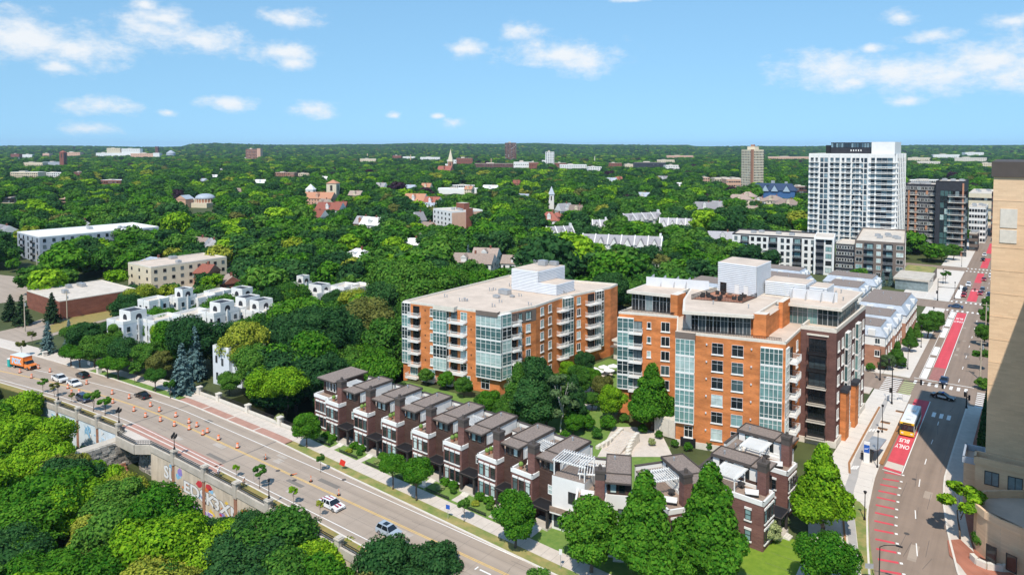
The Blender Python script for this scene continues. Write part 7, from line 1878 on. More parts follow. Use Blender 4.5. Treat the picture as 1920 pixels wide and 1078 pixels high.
HAND = [
    (575, 838, 7.0, 'maple', 'linden', 'dense dark green street tree at the verge before the end row house', None, 1.05), (601, 884, 3.6, 'young', 'mid', 'thin sapling beside the red road sign', None, 1), (737, 917, 6.2, 'locust', 'linden', 'slender street tree on the verge before the middle row houses', None, 1.0),
    (781, 938, 7.2, 'locust', 'linden', 'wide bright street tree shading the row house pavement', None, 1.0), (870, 978, 4.2, 'young', 'mid', 'spindly sapling on the verge beyond the blue sign', None, 1.1), (966, 1026, 8.6, 'maple', 'linden', 'leafy street tree before the last straight row house', None, 1.0),
    (1108, 1072, 10.5, 'maple', 'linden', 'rounded tree in front of the white stucco house', None, 1.05), (1208, 1098, 16.2, 'linden', 'linden', 'tall pyramidal tree in front of the corner pergola house', None, 1.0), (1330, 1092, 17, 'linden', 'linden', 'tall pyramidal tree between angled house and lawn', None, 1.0),
    (1541, 1002, 14.5, 'linden', 'bright', 'tall pyramidal tree between brick house and cycle path', None, 1.0), (1548, 1108, 8.5, 'oak', 'linden', 'broad low tree at the lower end of the lawn', None, 1.0), (1285, 1100, 6, 'maple', 'linden', 'small tree at the foot of the two pyramidal trees', None, 1.2), (1010, 1110, 3.2, 'shrub', 'mid', 'low shrub at the pavement before the rounded tree', None, 1.3),
    (998, 808, 16, 'linden', 'dark', 'big dark tree in the court between the orange blocks', None, 1.05), (966, 792, 12.5, 'birch', 'grey', 'slender pale birch close to the orange block corner', None, .9), (1052, 812, 14, 'birch', 'grey', 'grey-green birch in the court beside the curved path', None, 1.2), (1030, 770, 9, 'maple', 'mid', 'round tree behind the court birches', None, 1.0), (1070, 775, 7, 'maple', 'mid', 'small round tree beside the stone stair path', None, 1.0), (918, 780, 6.2, 'maple', 'linden', 'squat round tree behind the row house roofs', None, 1.15),
    (1148, 792, 8.6, 'maple', 'bright', 'bright lime green tree above the garden stair', None, .95), (1130, 752, 6.5, 'maple', 'olive', 'olive tree behind the lime green one', None, 1.1), (1222, 806, 14.5, 'linden', 'linden', 'large pyramidal tree before the orange block windows', None, 1.1), (1180, 745, 5, 'maple', 'bright', 'small bright tree near the glass bays', None, 1.0), (1000, 730, 9, 'maple', 'dark', 'dark tree tight against the orange block side', None, 1.0),
    (342, 738, 12.5, 'spruce', None, 'large blue spruce beside the pale grey house', None, 1.15), (366, 712, 14, 'spruce', None, 'taller blue spruce behind the large one', None, .9), (90, 662, 9.5, 'spruce', None, 'blue spruce at the corner of the bridge road junction', None, 1.1), (130, 652, 8.5, 'spruce', None, 'blue spruce right of the junction corner', None, 1.0),
    (42, 610, 10.5, 'pine', None, 'dark conifer beside the utility pole', None, 1.1), (98, 605, 10.5, 'pine', None, 'dark conifer in front of the brick hall', None, 1.0), (20, 600, 9, 'pine', None, 'dark conifer at the picture edge near the junction', None, 1.2), (878, 500, 11, 'spruce', None, 'blue spruce beside the long duplex', None, .9), (1143, 452, 12, 'spruce', None, 'blue-grey spruce among the grey-roofed terraces', None, 1.1),
    (1327, 520, 9, 'spruce', None, 'blue spruce beyond the roof terraces', None, .9), (1655, 536, 6.5, 'spruce', None, 'small blue spruce before the brown wing', None, 1.0), (1670, 536, 7, 'spruce', None, 'second small blue spruce before the brown wing', None, 1.0),
    (202, 708, 5.4, 'locust', 'linden', 'street tree on the green verge near the black hatchback', None, 1.2), (222, 712, 5.6, 'locust', 'linden', 'street tree next to the white notice post', None, 1.2), (253, 718, 5.0, 'young', 'mid', 'thin street tree above the black saloon', None, 1.3), (291, 734, 5.6, 'locust', 'mid', 'street tree at the end of the green verge', None, 1.1), (319, 746, 4.8, 'young', 'mid', 'thin street tree before the large blue spruce', None, 1.3), (133, 686, 5.6, 'locust', 'linden', 'flat-crowned street tree at the start of the green verge', None, 1.4), (150, 690, 5.6, 'locust', 'linden', 'second flat-crowned street tree on the green verge', None, 1.4),
    (81, 736, 3.8, 'young', 'mid', 'sapling at the end pillar of the graffiti wall', None, 1.4), (102, 743, 3.6, 'young', 'olive', 'browning sapling beside the wall lamp', None, 1.4), (175, 771, 5.2, 'young', 'mid', 'open-crowned verge tree by the dark blue car', None, 1.5), (197, 778, 4.4, 'young', 'linden', 'leaning verge tree with its shadow on the road', None, 1.5), (135, 755, 2.6, 'young', 'olive', 'withered sapling on the dry verge', None, 1.2),
    (443, 893, 2.4, 'young', 'bright', 'tiny bright sapling by the seated riders', None, 1.2), (487, 914, 4.4, 'young', 'mid', 'round-headed young tree on the dry verge', None, 1.2), (550, 945, 3.4, 'young', 'bright', 'yellowish sapling on the dry verge before the white coupe', None, 1.0), (600, 968, 3.0, 'young', 'yellow', 'bare yellow sapling on the dry verge', None, .9), (40, 668, 5, 'young', 'olive', 'browning young tree at the junction island', None, 1.2), (60, 646, 4.6, 'young', 'olive', 'thin tree on the island behind the moving truck', None, 1.2),
    (1800, 1010, 9.2, 'young', 'bright', 'bright tiered tree on the avenue kerb by the brick apron', None, 1.5), (1838, 694, 6.4, 'young', 'mid', 'kerb tree beside the utility pole', None, 1.5), (1846, 648, 7, 'maple', 'mid', 'tree at the tan tower edge above the crossing', None, 1.0), (1852, 612, 7, 'maple', 'mid', 'tree at the tan tower edge further up the avenue', None, 1.0), (1853, 585, 6, 'maple', 'mid', 'small avenue tree close to the far crossing', None, 1.0),
    (1740, 634, 8.2, 'maple', 'mid', 'wide tree on the terrace corner of the avenue', None, 1.1), (1752, 622, 7.5, 'maple', 'mid', 'tree at the second crossing corner', None, 1.0), (1706, 660, 7.5, 'linden', 'mid', 'columnar tree before the mansard terraces', None, .9), (1682, 690, 7.5, 'linden', 'mid', 'columnar tree at the rose brick mansard wall', None, .95), (1664, 694, 4.6, 'maple', 'grey', 'small grey-green tree at the junction garden', None, 1.1), (1718, 640, 6, 'linden', 'mid', 'columnar tree between the terrace tables', None, .9),
    (1773, 532, 6.2, 'young', 'mid', 'lone young tree on the pale plaza', None, 1.5), (1738, 489, 9, 'maple', 'mid', 'plaza tree below the black block', None, 1.1), (1765, 491, 10, 'maple', 'mid', 'wider plaza tree below the black corner wing', None, 1.2), (1788, 488, 9, 'maple', 'mid', 'plaza tree at the orange edge of the black wing', None, 1.1), (1812, 455, 9, 'maple', 'mid', 'avenue tree just past the black wing', None, 1.0), (1830, 432, 10, 'maple', 'mid', 'avenue tree before the white far building', None, 1.0), (1842, 424, 10, 'maple', 'mid', 'avenue tree at the brick-sided far building', None, 1.0),
    (1026, 802, 13.5, 'linden', 'dark', 'tall dark tree between the big court tree and the birch', None, 1.0), (972, 798, 14, 'linden', 'mid', 'tall tree hugging the orange corner bay', None, .9), (1076, 790, 10.5, 'linden', 'dark', 'pointed dark tree beside the court path', None, 1.0), (332, 696, 10.5, 'maple', 'mid', 'tree hiding the middle of the white terrace', None, 1.0), (398, 690, 9.5, 'maple', 'dark', 'dark tree in the gap of the white terraces', None, 1.0), (440, 668, 10, 'oak', 'dark', 'dark tree before the stepped white townhouses', None, 1.0), (478, 672, 12, 'elm', 'mid', 'spreading tree before the lowest stepped townhouse', None, 1.1), (515, 660, 14, 'oak', 'dark', 'large dark crown right of the stepped townhouses', None, 1.1), (352, 608, 8, 'maple', 'mid', 'round tree standing between the two white rows', None, 1.0), (410, 620, 9.5, 'maple', 'dark', 'dark tree dividing the two white groups', None, .9), (545, 600, 13, 'oak', 'mid', 'broad tree before the upper white terrace', None, 1.1), (225, 660, 9, 'maple', 'mid', 'tree covering the foot of the grey end wall', None, 1.0), (285, 650, 8.5, 'maple', 'mid', 'tree covering the foot of the black-skylight townhouse', None, 1.0),
    (1085, 745, 8, 'maple', 'mid', 'tree by the curved court path', None, 1.0), (1108, 735, 6.5, 'maple', 'linden', 'small tree at the head of the court path', None, 1.0), (1095, 705, 7, 'maple', 'dark', 'dark tree between the two orange blocks', None, 1.0), (1065, 720, 6, 'maple', 'bright', 'bright tree at the orange block foot', None, 1.0), (870, 745, 5, 'maple', 'mid', 'low tree behind the third roof ridge', None, 1.2), (835, 730, 4.6, 'maple', 'linden', 'low tree behind the second roof ridge', None, 1.2), (800, 722, 4.4, 'maple', 'mid', 'low tree behind the end row house roof', None, 1.2), (945, 800, 6, 'maple', 'mid', 'court tree behind the fifth roof ridge', None, 1.1), (1075, 815, 5, 'maple', 'linden', 'court tree close to the last straight roof', None, 1.1), (1110, 770, 4.5, 'maple', 'mid', 'small court tree above the clipped shrubs', None, 1.1), (1200, 790, 5, 'maple', 'bright', 'bright tree left of the big pyramidal court tree', None, 1.0), (1255, 775, 5, 'maple', 'dark', 'dark tree against the orange facade', None, .9),
    (178, 688, 9.5, 'maple', 'mid', 'leafy tree below the grey end townhouse', None, 1.1), (212, 694, 9, 'oak', 'mid', 'dark round tree below the leftmost white townhouse', None, 1.0), (243, 700, 10, 'oak', 'dark', 'wide dark tree before the white terrace with skylights', None, 1.0), (276, 708, 10, 'maple', 'mid', 'tall tree hiding the foot of the white terrace', None, 1.1), (300, 712, 8, 'maple', 'olive', 'olive tree left of the large blue spruce', None, 1.0), (160, 672, 11, 'maple', 'dark', 'dark tree beside the grey end townhouse', None, 1.0), (142, 660, 9, 'maple', 'mid', 'tree right of the junction spruces', None, 1.1),
    (400, 662, 8, 'maple', 'mid', 'tree behind the tall spruce', None, 1.0), (455, 712, 15, 'elm', 'yellow', 'tall yellow-green tree beside the pale grey house', None, .95), (475, 740, 12, 'oak', 'mid', 'broad tree right of the pale grey house', None, 1.0), (500, 760, 9, 'oak', 'bright', 'bright bushy tree behind the bridge parapet', None, 1.1), (540, 765, 10, 'oak', 'bright', 'bright bushy tree before the end row house', None, 1.1), (430, 740, 6, 'maple', 'mid', 'low tree in the lawn corner by the parapet', None, 1.2),
]
for u, v, h, k, lf, lb, g, w in HAND:
    tpx(u, v, h, k, lf, lb, g, w)
SHR = [(1442, 1015, 3.6, 'bloom', 'flowering shrub at the brick corner house by the lawn'), (1470, 985, 1.8, 'bloom', 'flowering shrub beside the corner house porch'), (1415, 1008, 1.5, 'mid', 'low green shrub at the wall of the corner house'), (1848, 1032, 3.6, 'mid', 'round dark shrub on the brick apron'), (1590, 1085, 2.2, 'mid', 'low shrub at the cycle path edge'),
       (1100, 806, 3.4, 'linden', 'clipped round shrub left of the garden stair'), (1140, 806, 3.4, 'linden', 'clipped round shrub at the top of the garden stair'), (1080, 800, 3.0, 'linden', 'clipped shrub by the court path'), (525, 793, 2.2, 'bloom', 'pale blossoming shrub at the end of the bridge parapet'), (900, 762, 3, 'mid', 'dark shrub behind the roof ridge'),
       (1222, 835, 1.6, 'bloom', 'white flowering shrub near the garage door'), (1236, 822, 1.8, 'mid', 'hedge clump above the flowering shrub'), (1250, 800, 1.8, 'mid', 'hedge clump by the stone terrace'), (1690, 690, 2.6, 'mid', 'shrub mass at the junction garden corner'), (1655, 690, 2.6, 'grey', 'grey shrub at the brick mansard base'), (1632, 696, 2.4, 'mid', 'green shrub by the brown wing corner'), (1842, 730, 3.2, 'mid', 'shrub at the foot of the tan tower'), (1600, 790, 1.2, 'bright', 'bright planting at the brown wing plinth'), (1170, 792, 2.2, 'mid', 'hedge clump right of the garden stair'), (1205, 812, 2.0, 'linden', 'hedge clump below the big pyramidal court tree'), (1120, 822, 2.4, 'mid', 'shrub tucked behind the pergola house'), (1060, 830, 2.6, 'linden', 'shrub behind the last straight roof'), (1265, 838, 1.6, 'mid', 'hedge clump beside the garage'), (1290, 845, 1.8, 'linden', 'hedge clump behind the angled house'), (1330, 842, 1.8, 'mid', 'hedge clump below the orange facade'), (1095, 790, 3.0, 'mid', 'shrub at the end of the court path')]
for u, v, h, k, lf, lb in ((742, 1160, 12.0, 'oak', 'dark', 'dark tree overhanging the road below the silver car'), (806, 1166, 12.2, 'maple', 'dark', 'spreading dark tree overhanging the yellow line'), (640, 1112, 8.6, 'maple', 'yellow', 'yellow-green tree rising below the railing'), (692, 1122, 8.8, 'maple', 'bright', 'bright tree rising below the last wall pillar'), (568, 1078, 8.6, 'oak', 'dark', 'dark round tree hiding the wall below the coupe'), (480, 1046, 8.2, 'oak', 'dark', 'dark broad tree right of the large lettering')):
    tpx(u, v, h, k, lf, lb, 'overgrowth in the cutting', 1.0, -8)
for u, v, h, lf, lb in SHR:
    tpx(u, v, h, 'shrub', lf, lb, None, 1.0, 0)
# front gardens: hedges and clipped balls
for i, (x, y) in enumerate(row):
    nm = ['end', 'second', 'third', 'fourth', 'fifth', 'sixth', 'last'][i]
    tree((x + 1.2, y - .9, .1), 1.35, 'shrub', 'linden', 'clipped hedge under the bay windows of the %s row house' % nm, 'front garden shrubs', 1.5)
    tree((x + 3.2, y - .9, .1), 1.3, 'shrub', 'linden', 'clipped hedge beside the porch of the %s row house' % nm, 'front garden shrubs', 1.5)
    tree((x + 4.4, y - 2.4, .1), 1.2, 'shrub', 'mid', 'clipped green ball by the steps of the %s row house' % nm, 'front garden shrubs', 1.0)
    tree((x + 1.6, y - 2.6, .1), .7, 'shrub', 'yellow' if i % 2 else 'bloom', 'yellowish flower bed in the garden of the %s row house' % nm, 'front garden shrubs', 2.2)
    PW = flat('garden_path', [(x + 5.6, y - 4.2), (x + 7.0, y - 4.2), (x + 7.0, y - 2.0), (x + 5.6, y - 2.0)], .1, .14, 'pavement'); structure(PW)
    fn = thing('garden_fence', 'low black iron fence along the garden of the %s row house' % nm, 'fence', (x, cy_(x) + 5.15, .12), 0, 'low black garden fences')
    rail_panel((0, 0), (5.3, 0), fn, 0, .55)
# bare dead tree in the cutting
dt = thing('dead_tree', 'bleached leafless tree standing in the green cutting', 'tree', tuple(G(118, 985, -8)))
b = MB(); rr = random.Random(3)
b.tube((0, 0, 0), (.4, .2, 4), .28, .2); b.tube((.4, .2, 4), (0, .4, 8), .2, .1)
b.build('trunk', [M['deadwood']], dt)
for i in range(14):
    a, z = rr.uniform(0, 6.28), rr.uniform(3, 8); l = rr.uniform(1.2, 3); e = Vector((math.cos(a) * l, math.sin(a) * l, z + rr.uniform(.5, 2)))
    MB().tube((.3, .2, z), e, .09, .03, 5).tube(e, e + Vector((math.cos(a + .8), math.sin(a + .8), .8)), .04, .015, 4).tube(e * .7 + Vector((0, 0, z * .3)), e + Vector((math.cos(a - 1), math.sin(a - 1), .4)), .04, .015, 4).build('branch', [M['deadwood']], dt)
for k, (u, v, l, an) in enumerate(((25, 950, 9, .9), (150, 930, 5, 2.4), (330, 1000, 5, 1.1))):
    p = G(u, v, -7.2)
    lg = thing('fallen_log', ('long pale fallen log at the picture edge in the cutting', 'short bleached log leaning among the bushes', 'broken pale trunk lying in the lower bushes')[k], 'log', tuple(p), an)
    MB().tube((-l / 2, 0, .6), (l / 2, 0, 1.4 + k), .3, .18, 8).build('trunk', [M['deadwood']], lg); MB().tube((0, 0, 1), (.6, .9, 2.2), .1, .04, 5).build('branch_stub', [M['deadwood']], lg)
# ---- scattered woods
def clear_mask(x, y, z, h, r):
    cy, sy, cp, sp = math.cos(YAW), math.sin(YAW), math.cos(PITCH), math.sin(PITCH)
    def pj(zz):
        q = zz - CAM_Z; w = -sy * cp * x + cy * cp * y - sp * q
        return 960 + F_PX * (cy * x + sy * y) / w, V_AX - F_PX * (-sy * sp * x + cy * sp * y + cp * q) / w, w
    u, vt, w = pj(z + h); _, vb, _ = pj(z + h * .25); rp = r * F_PX / w
    ok = np.ones(len(x), bool)
    for u0, v0, u1, v1, dp in CLEAR:
        ok &= ~((w < dp - 2) & (u + rp * .8 > u0) & (u - rp * .8 < u1) & (vt < v1) & (vb > v0))
    for x0, y0, x1, y1 in FOOT:
        ok &= ~((x > x0 - r * .5) & (x < x1 + r * .5) & (y > y0 - r * .5) & (y < y1 + r * .5))
    return ok, u, vt, w
ROADS = [(-26, 60, -3, 1200), (-34, 203, -23, 900), (-170, 188, 80, 206), (-130, 298, 80, 316), (-48, 310, -20, 410), (-330, 66, 60, 90), (-266, 56, -240, 100), (-400, 74, -330, 112), (-124, 86, -20, 150), (-100, 128, -20, 200), (-266, 88, -252, 112), (-84, 203, -26, 298)]
def off_road(x, y, r, roads):
    ok = np.ones(len(x), bool)
    for x0, y0, x1, y1 in roads:
        ok &= ~((x > x0 - r) & (x < x1 + r) & (y > y0 - r) & (y < y1 + r))
    return ok
rng = np.random.default_rng(7)
def jgrid(d0, d1, s):
    # jittered points in the view wedge between two depths
    n = int(2 * d1 / s) + 2
    X, Y = np.meshgrid((np.arange(-n, n) + .5) * s, (np.arange(-4, int(1.4 * d1 / s) + 2) + .5) * s)
    x = X.ravel() + rng.uniform(-.42, .42, X.size) * s; y = Y.ravel() + rng.uniform(-.42, .42, X.size) * s
    w = -math.sin(YAW) * x + math.cos(YAW) * y; l = math.cos(YAW) * x + math.sin(YAW) * y
    k = (w >= d0) & (w < d1) & (np.abs(l) < w * .79 + 20)
    return x[k], y[k]
# ravine trees in front of the graffiti wall
VMIN = [(-200, 690), (0, 692), (60, 735), (78, 770), (100, 800), (180, 842), (205, 888), (240, 884), (283, 893), (293, 915), (320, 932), (340, 950), (370, 958), (400, 965), (428, 964), (450, 964), (465, 945), (505, 945), (520, 985), (560, 962), (610, 975), (650, 1005), (690, 1002), (720, 992), (830, 1010), (860, 1050), (900, 1090), (2000, 1200)]
n_r = 0
rv = random.Random(19)
pts = []
yy = 63.0
for gy in range(13):
    for gx in range(29):
        x = -214 + gx * 5.8 + rv.uniform(-2.3, 2.3); y = 62.5 - gy * 5.4 + rv.uniform(-2, 2)
        if y > py_(x) - 2.0: continue
        z = ground_z(x, 60) if y > 40 else -8 - 2.5 * (40 - y) / 40
        u, v, w = PX((x, y, z))
        if w < 60 or u < -80 or u > 900 or v < 640: continue
        pts.append((w, x, y, z))
pts.sort(reverse=True)
for w, x, y, z in pts:
    for h in (rv.uniform(7, 13.5), 7.5, 6, 4.6, 3.2):
        u, vt, _ = PX((x, y, z + h))
        us, vs, ws = PX((x, y, z + h * .68)); rp = h * .36 * F_PX / ws
        if vt >= lerp_line(VMIN, u) + rv.uniform(0, 4) and all(vs >= lerp_line(VMIN, max(-190, us + k * rp)) for k in (-1, 1)): break
    else:
        continue
    if vt > 1110: continue
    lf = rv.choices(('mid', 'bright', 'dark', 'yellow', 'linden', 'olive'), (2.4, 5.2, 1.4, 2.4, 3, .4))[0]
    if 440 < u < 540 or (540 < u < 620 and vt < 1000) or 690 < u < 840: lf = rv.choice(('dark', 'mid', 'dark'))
    kd = rv.choice(('oak', 'maple', 'elm', 'maple')) if h > 4 else 'shrub'
    where = 'at the stone abutment' if -160 < x < -140 and y > 52 else ('below the blue painted wall' if x < -150 else ('below the graffiti lettering' if x < -95 else 'below the railing near the silver car'))
    adj = {'mid': 'mid green', 'bright': 'bright green', 'dark': 'dark green', 'yellow': 'yellow-green', 'linden': 'fresh green', 'olive': 'olive'}[lf]
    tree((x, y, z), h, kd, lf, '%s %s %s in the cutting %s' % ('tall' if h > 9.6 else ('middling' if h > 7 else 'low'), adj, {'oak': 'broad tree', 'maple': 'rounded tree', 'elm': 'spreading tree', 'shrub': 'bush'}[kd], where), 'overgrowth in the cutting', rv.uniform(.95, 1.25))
    n_r += 1
# woods by the near blocks, then the wide canopy
X, Y, Hh, Rr = [], [], [], []
for d0, d1, s, h0, h1 in ((120, 420, 9.2, 10, 17), (420, 950, 11.5, 11, 20), (950, 2100, 15.5, 12, 22), (2100, 3600, 23.0, 14, 26)):
    x, y = jgrid(d0, d1, s); h = h0 - 2 + (h1 - h0 + 3) * rng.beta(2.0, 2.2, len(x))
    X.append(x); Y.append(y); Hh.append(h); Rr.append(h * .40 if d0 < 2000 else h * .6)
X, Y, Hh, Rr = map(np.concatenate, (X, Y, Hh, Rr))
Hh = np.where((X > -215) & (X < -124) & (Y < 260), Hh * 1.3 + 1, Hh)
Z = np.where((X > -151) & (X < -127) & (Y < 300), -6.9, -.1)
keep = off_road(X, Y, Rr * .55, ROADS) & ((Y > 91) | (X < -270)) & ~((X > -216) & (Y < 67))
k2, U, VT, Wd = clear_mask(X, Y, Z, Hh, Rr)
# smaller trees where a tall one would hide something
h2 = Hh * .55
k3, _, _, _ = clear_mask(X, Y, Z, h2, Rr * .55)
Hh = np.where(k2, Hh, h2); Rr = np.where(k2, Rr, Rr * .55)
ok = keep & (k2 | k3) & (VT < 1100)
pn = np.array([mnoise.noise(Vector((a * .012, b_ * .012, 3.0))) for a, b_ in zip(X, Y)])
ok &= ~((pn > .42) & (Wd > 250) & (rng.uniform(0, 1, len(X)) < .6))
X, Y, Z, Hh, U, VT, Wd = (a[ok] for a in (X, Y, Z, Hh, U, VT, Wd))
order = np.argsort(Wd)
KINDS = ('oak', 'maple', 'elm', 'maple', 'oak'); LEAF = ('mid', 'dark', 'bright', 'linden', 'olive', 'dark', 'mid', 'purple', 'yellow', 'mid')
PW_ = np.array([.17, .17, .07, .20, .03, .17, .12, .012, .014, .04]); PW_ /= PW_.sum()
leafi = rng.choice(len(LEAF), len(X), p=PW_); leafi = np.where((leafi == 7) & (Wd < 650), 1, leafi)
marks = [(-235, 95, 'behind the white townhouses'), (-150, 130, 'in the wooded trench beside the orange block'), (-280, 130, 'near the brick hall'), (-330, 220, 'around the cream walk-up'), (-120, 230, 'behind the orange block'), (-60, 300, 'around the mansard terraces'), (-200, 230, 'between the townhouses and the long duplex'), (-100, 330, 'beside the white apartment wing'), (-420, 200, 'beside the modern white block'), (-180, 330, 'near the grey-roofed terraces'), (5, 250, 'beyond the avenue')]
n_auto = max(0, 292 - NT[0])
inview = [i for i in order if -30 < U[i] < 1950 and VT[i] < 1078][:n_auto]
sel = set(inview)
for i in inview:
    lf = LEAF[leafi[i]]; kd = KINDS[int(i) % 5]
    mk = min(marks, key=lambda q: (q[0] - X[i]) ** 2 + (q[1] - Y[i]) ** 2)[2]
    adj = {'mid': 'mid green', 'bright': 'bright green', 'dark': 'dark green', 'yellow': 'yellow-green', 'linden': 'fresh green', 'olive': 'olive green', 'purple': 'purple-leaved'}[lf]
    tree((X[i], Y[i], Z[i]), Hh[i], kd, lf, '%s %s %s tree in the canopy %s' % ('towering' if Hh[i] > 14 else ('tall' if Hh[i] > 12 else ('middling' if Hh[i] > 8.5 else 'low')), adj, {'oak': 'broad', 'maple': 'rounded', 'elm': 'spreading'}[kd], mk), 'canopy trees ' + mk, 1.0 + .2 * math.sin(i))
rest = np.array([i for i in range(len(X)) if i not in sel])
# lower-detail crowns for the sea of trees
LOC = bpy.data.collections.new('canopy crowns')
vi_map = []
names = []
for li, lf in enumerate(LEAF):
    for vv in range(2):
        k = ('oak', 'maple', 'elm')[(li + vv) % 3]
        me = make_crown('canopy_crown', 300 + li * 3 + vv, SH[k], 1150, 1.0, LM[lf])
        o = bpy.data.objects.new('z%02d' % (li * 2 + vv), me); LOC.objects.link(o)
def scatter(name, x, y, z, h, idx, kind_label, seed):
    r = np.random.default_rng(seed); n = len(x)
    me = bpy.data.meshes.new(name); me.vertices.add(n)
    me.vertices.foreach_set('co', np.stack([x, y, z], 1).astype(np.float32).ravel())
    s = h / 10.0
    a = me.attributes.new('tsc', 'FLOAT_VECTOR', 'POINT'); ww = r.uniform(.95, 1.3, n)
    a.data.foreach_set('vector', np.stack([s * ww, s * ww, s], 1).astype(np.float32).ravel())
    a = me.attributes.new('trt', 'FLOAT_VECTOR', 'POINT'); a.data.foreach_set('vector', np.stack([0 * s, 0 * s, r.uniform(0, 6.28, n)], 1).astype(np.float32).ravel())
    a = me.attributes.new('tvi', 'INT', 'POINT'); a.data.foreach_set('value', idx.astype(np.int32))
    o = put(name, me); tag(o, kind_label, 'trees', None, 'stuff')
    ng = bpy.data.node_groups.new(name, 'GeometryNodeTree')
    ng.interface.new_socket('Geometry', in_out='INPUT', socket_type='NodeSocketGeometry'); ng.interface.new_socket('Geometry', in_out='OUTPUT', socket_type='NodeSocketGeometry')
    gi, go = N(ng, 'NodeGroupInput'), N(ng, 'NodeGroupOutput')
    ip = N(ng, 'GeometryNodeInstanceOnPoints'); ci = N(ng, 'GeometryNodeCollectionInfo'); ci.inputs[0].default_value = LOC; ci.inputs[1].default_value = True; ci.inputs[2].default_value = True
    L = ng.links.new
    L(gi.outputs[0], ip.inputs['Points']); L(ci.outputs[0], ip.inputs['Instance']); ip.inputs['Pick Instance'].default_value = True
    for nm, dt_, sk in (('tvi', 'INT', 'Instance Index'), ('trt', 'FLOAT_VECTOR', 'Rotation'), ('tsc', 'FLOAT_VECTOR', 'Scale')):
        na = N(ng, 'GeometryNodeInputNamedAttribute', data_type=dt_); na.inputs[0].default_value = nm
        L([q for q in na.outputs if q.enabled][0], ip.inputs[sk])
    L(ip.outputs[0], go.inputs[0])
    md = o.modifiers.new('canopy', 'NODES'); md.node_group = ng
    return o
ii = rest
scatter('woodland', X[ii], Y[ii], Z[ii], Hh[ii], leafi[ii] * 2 + rng.integers(0, 2, len(ii)), 'sea of leafy tree crowns stretching to the hills', 1)
# trees on the hills
hx, hy, hz = [], [], []
rows_, n_, hv_ = HILL
for j in range(1, len(rows_) - 2):
    r0, r1 = rows_[j], rows_[j + 1]
    cnt = int((r1 - r0) * (r0 + r1) / 2 * rad(92) / (34 * 34))
    rr_ = rng.uniform(0, 1, (cnt, 2))
    fi = rr_[:, 0] * n_; i0 = np.minimum(fi.astype(int), n_ - 1); t = fi - i0; s = rr_[:, 1]
    V = np.array(hv_).reshape(len(rows_), n_ + 1, 3)
    p = (V[j, i0] * (1 - t)[:, None] + V[j, i0 + 1] * t[:, None]) * (1 - s)[:, None] + (V[j + 1, i0] * (1 - t)[:, None] + V[j + 1, i0 + 1] * t[:, None]) * s[:, None]
    hx.append(p[:, 0]); hy.append(p[:, 1]); hz.append(p[:, 2])
hx, hy, hz = map(np.concatenate, (hx, hy, hz))
hk, _, _, _ = clear_mask(hx, hy, hz, np.full(len(hx), 20.), np.full(len(hx), 12.))
hx, hy, hz = hx[hk], hy[hk], hz[hk]
ids = rng.choice(len(LEAF), len(hx), p=PW_)
scatter('hill_woodland', hx, hy, hz - 2, rng.uniform(13, 24, len(hx)), ids * 2 + rng.integers(0, 2, len(hx)), 'wooded slopes of the far hills', 2)
#print('TREES', NT[0], n_r, len(ii), len(hx))

# ------------------------------------------------------------------ air
hzm = bpy.data.materials.new('summer haze'); hzm.use_nodes = True
hzm.node_tree.nodes.clear()
pv = N(hzm.node_tree, 'ShaderNodeVolumePrincipled'); pv.inputs['Color'].default_value = (0.55, 0.75, 1.0, 1); pv.inputs['Density'].default_value = 4.0e-5
ho = N(hzm.node_tree, 'ShaderNodeOutputMaterial'); hzm.node_tree.links.new(pv.outputs[0], ho.inputs['Volume'])
tag(MB().box(-15500, -7000, -20, 15500, 17000, 150).build('haze', [hzm]), 'thin blue summer haze over the far canopy', 'haze', None, 'stuff')
# ------------------------------------------------------------------ vehicles
def paint(name, c):
    return cached('paint ' + name, lambda: mat(name + ' car paint', c, rough=.25, var=.03, spec=.5, coat=.6))
PC = {'white': (0.78, 0.78, 0.78), 'black': (0.012, 0.012, 0.014), 'navy': (0.02, 0.035, 0.08), 'silver': (0.36, 0.42, 0.47), 'red': (0.35, 0.02, 0.03), 'blue': (0.03, 0.07, 0.16), 'grey': (0.10, 0.11, 0.12), 'orange': (0.80, 0.22, 0.03)}
def wheels(T, xs, ys, r, w=.22):
    ty = cached(('tyre', r), lambda: MB().tube((-w / 2, 0, 0), (w / 2, 0, 0), r, r, 16).mesh('wheel', [M['rubber']]))
    rm = cached(('rim', r), lambda: MB().tube((-w / 2 - .012, 0, 0), (w / 2 + .012, 0, 0), r * .6, r * .6, 10).mesh('rim', [M['chrome']]))
    for y in ys:
        for x in (-xs, xs):
            o = put('wheel', ty, T, (x, y, r)); put('rim', rm, o)
def extr(b, prof, hw, m=0, tum=0.0, zb=0.0):
    n = len(prof); k = len(b.v)
    for s in (-1, 1):
        for y, z in prof: b.v.append((s * (hw - max(0, z - zb) * tum), y, z))
    b.f.append(list(range(k, k + n))); b.m.append(m); b.f.append(list(range(k + 2 * n - 1, k + n - 1, -1))); b.m.append(m)
    for i in range(n):
        j = (i + 1) % n; b.f.append([k + j, k + i, k + n + i, k + n + j]); b.m.append(m)
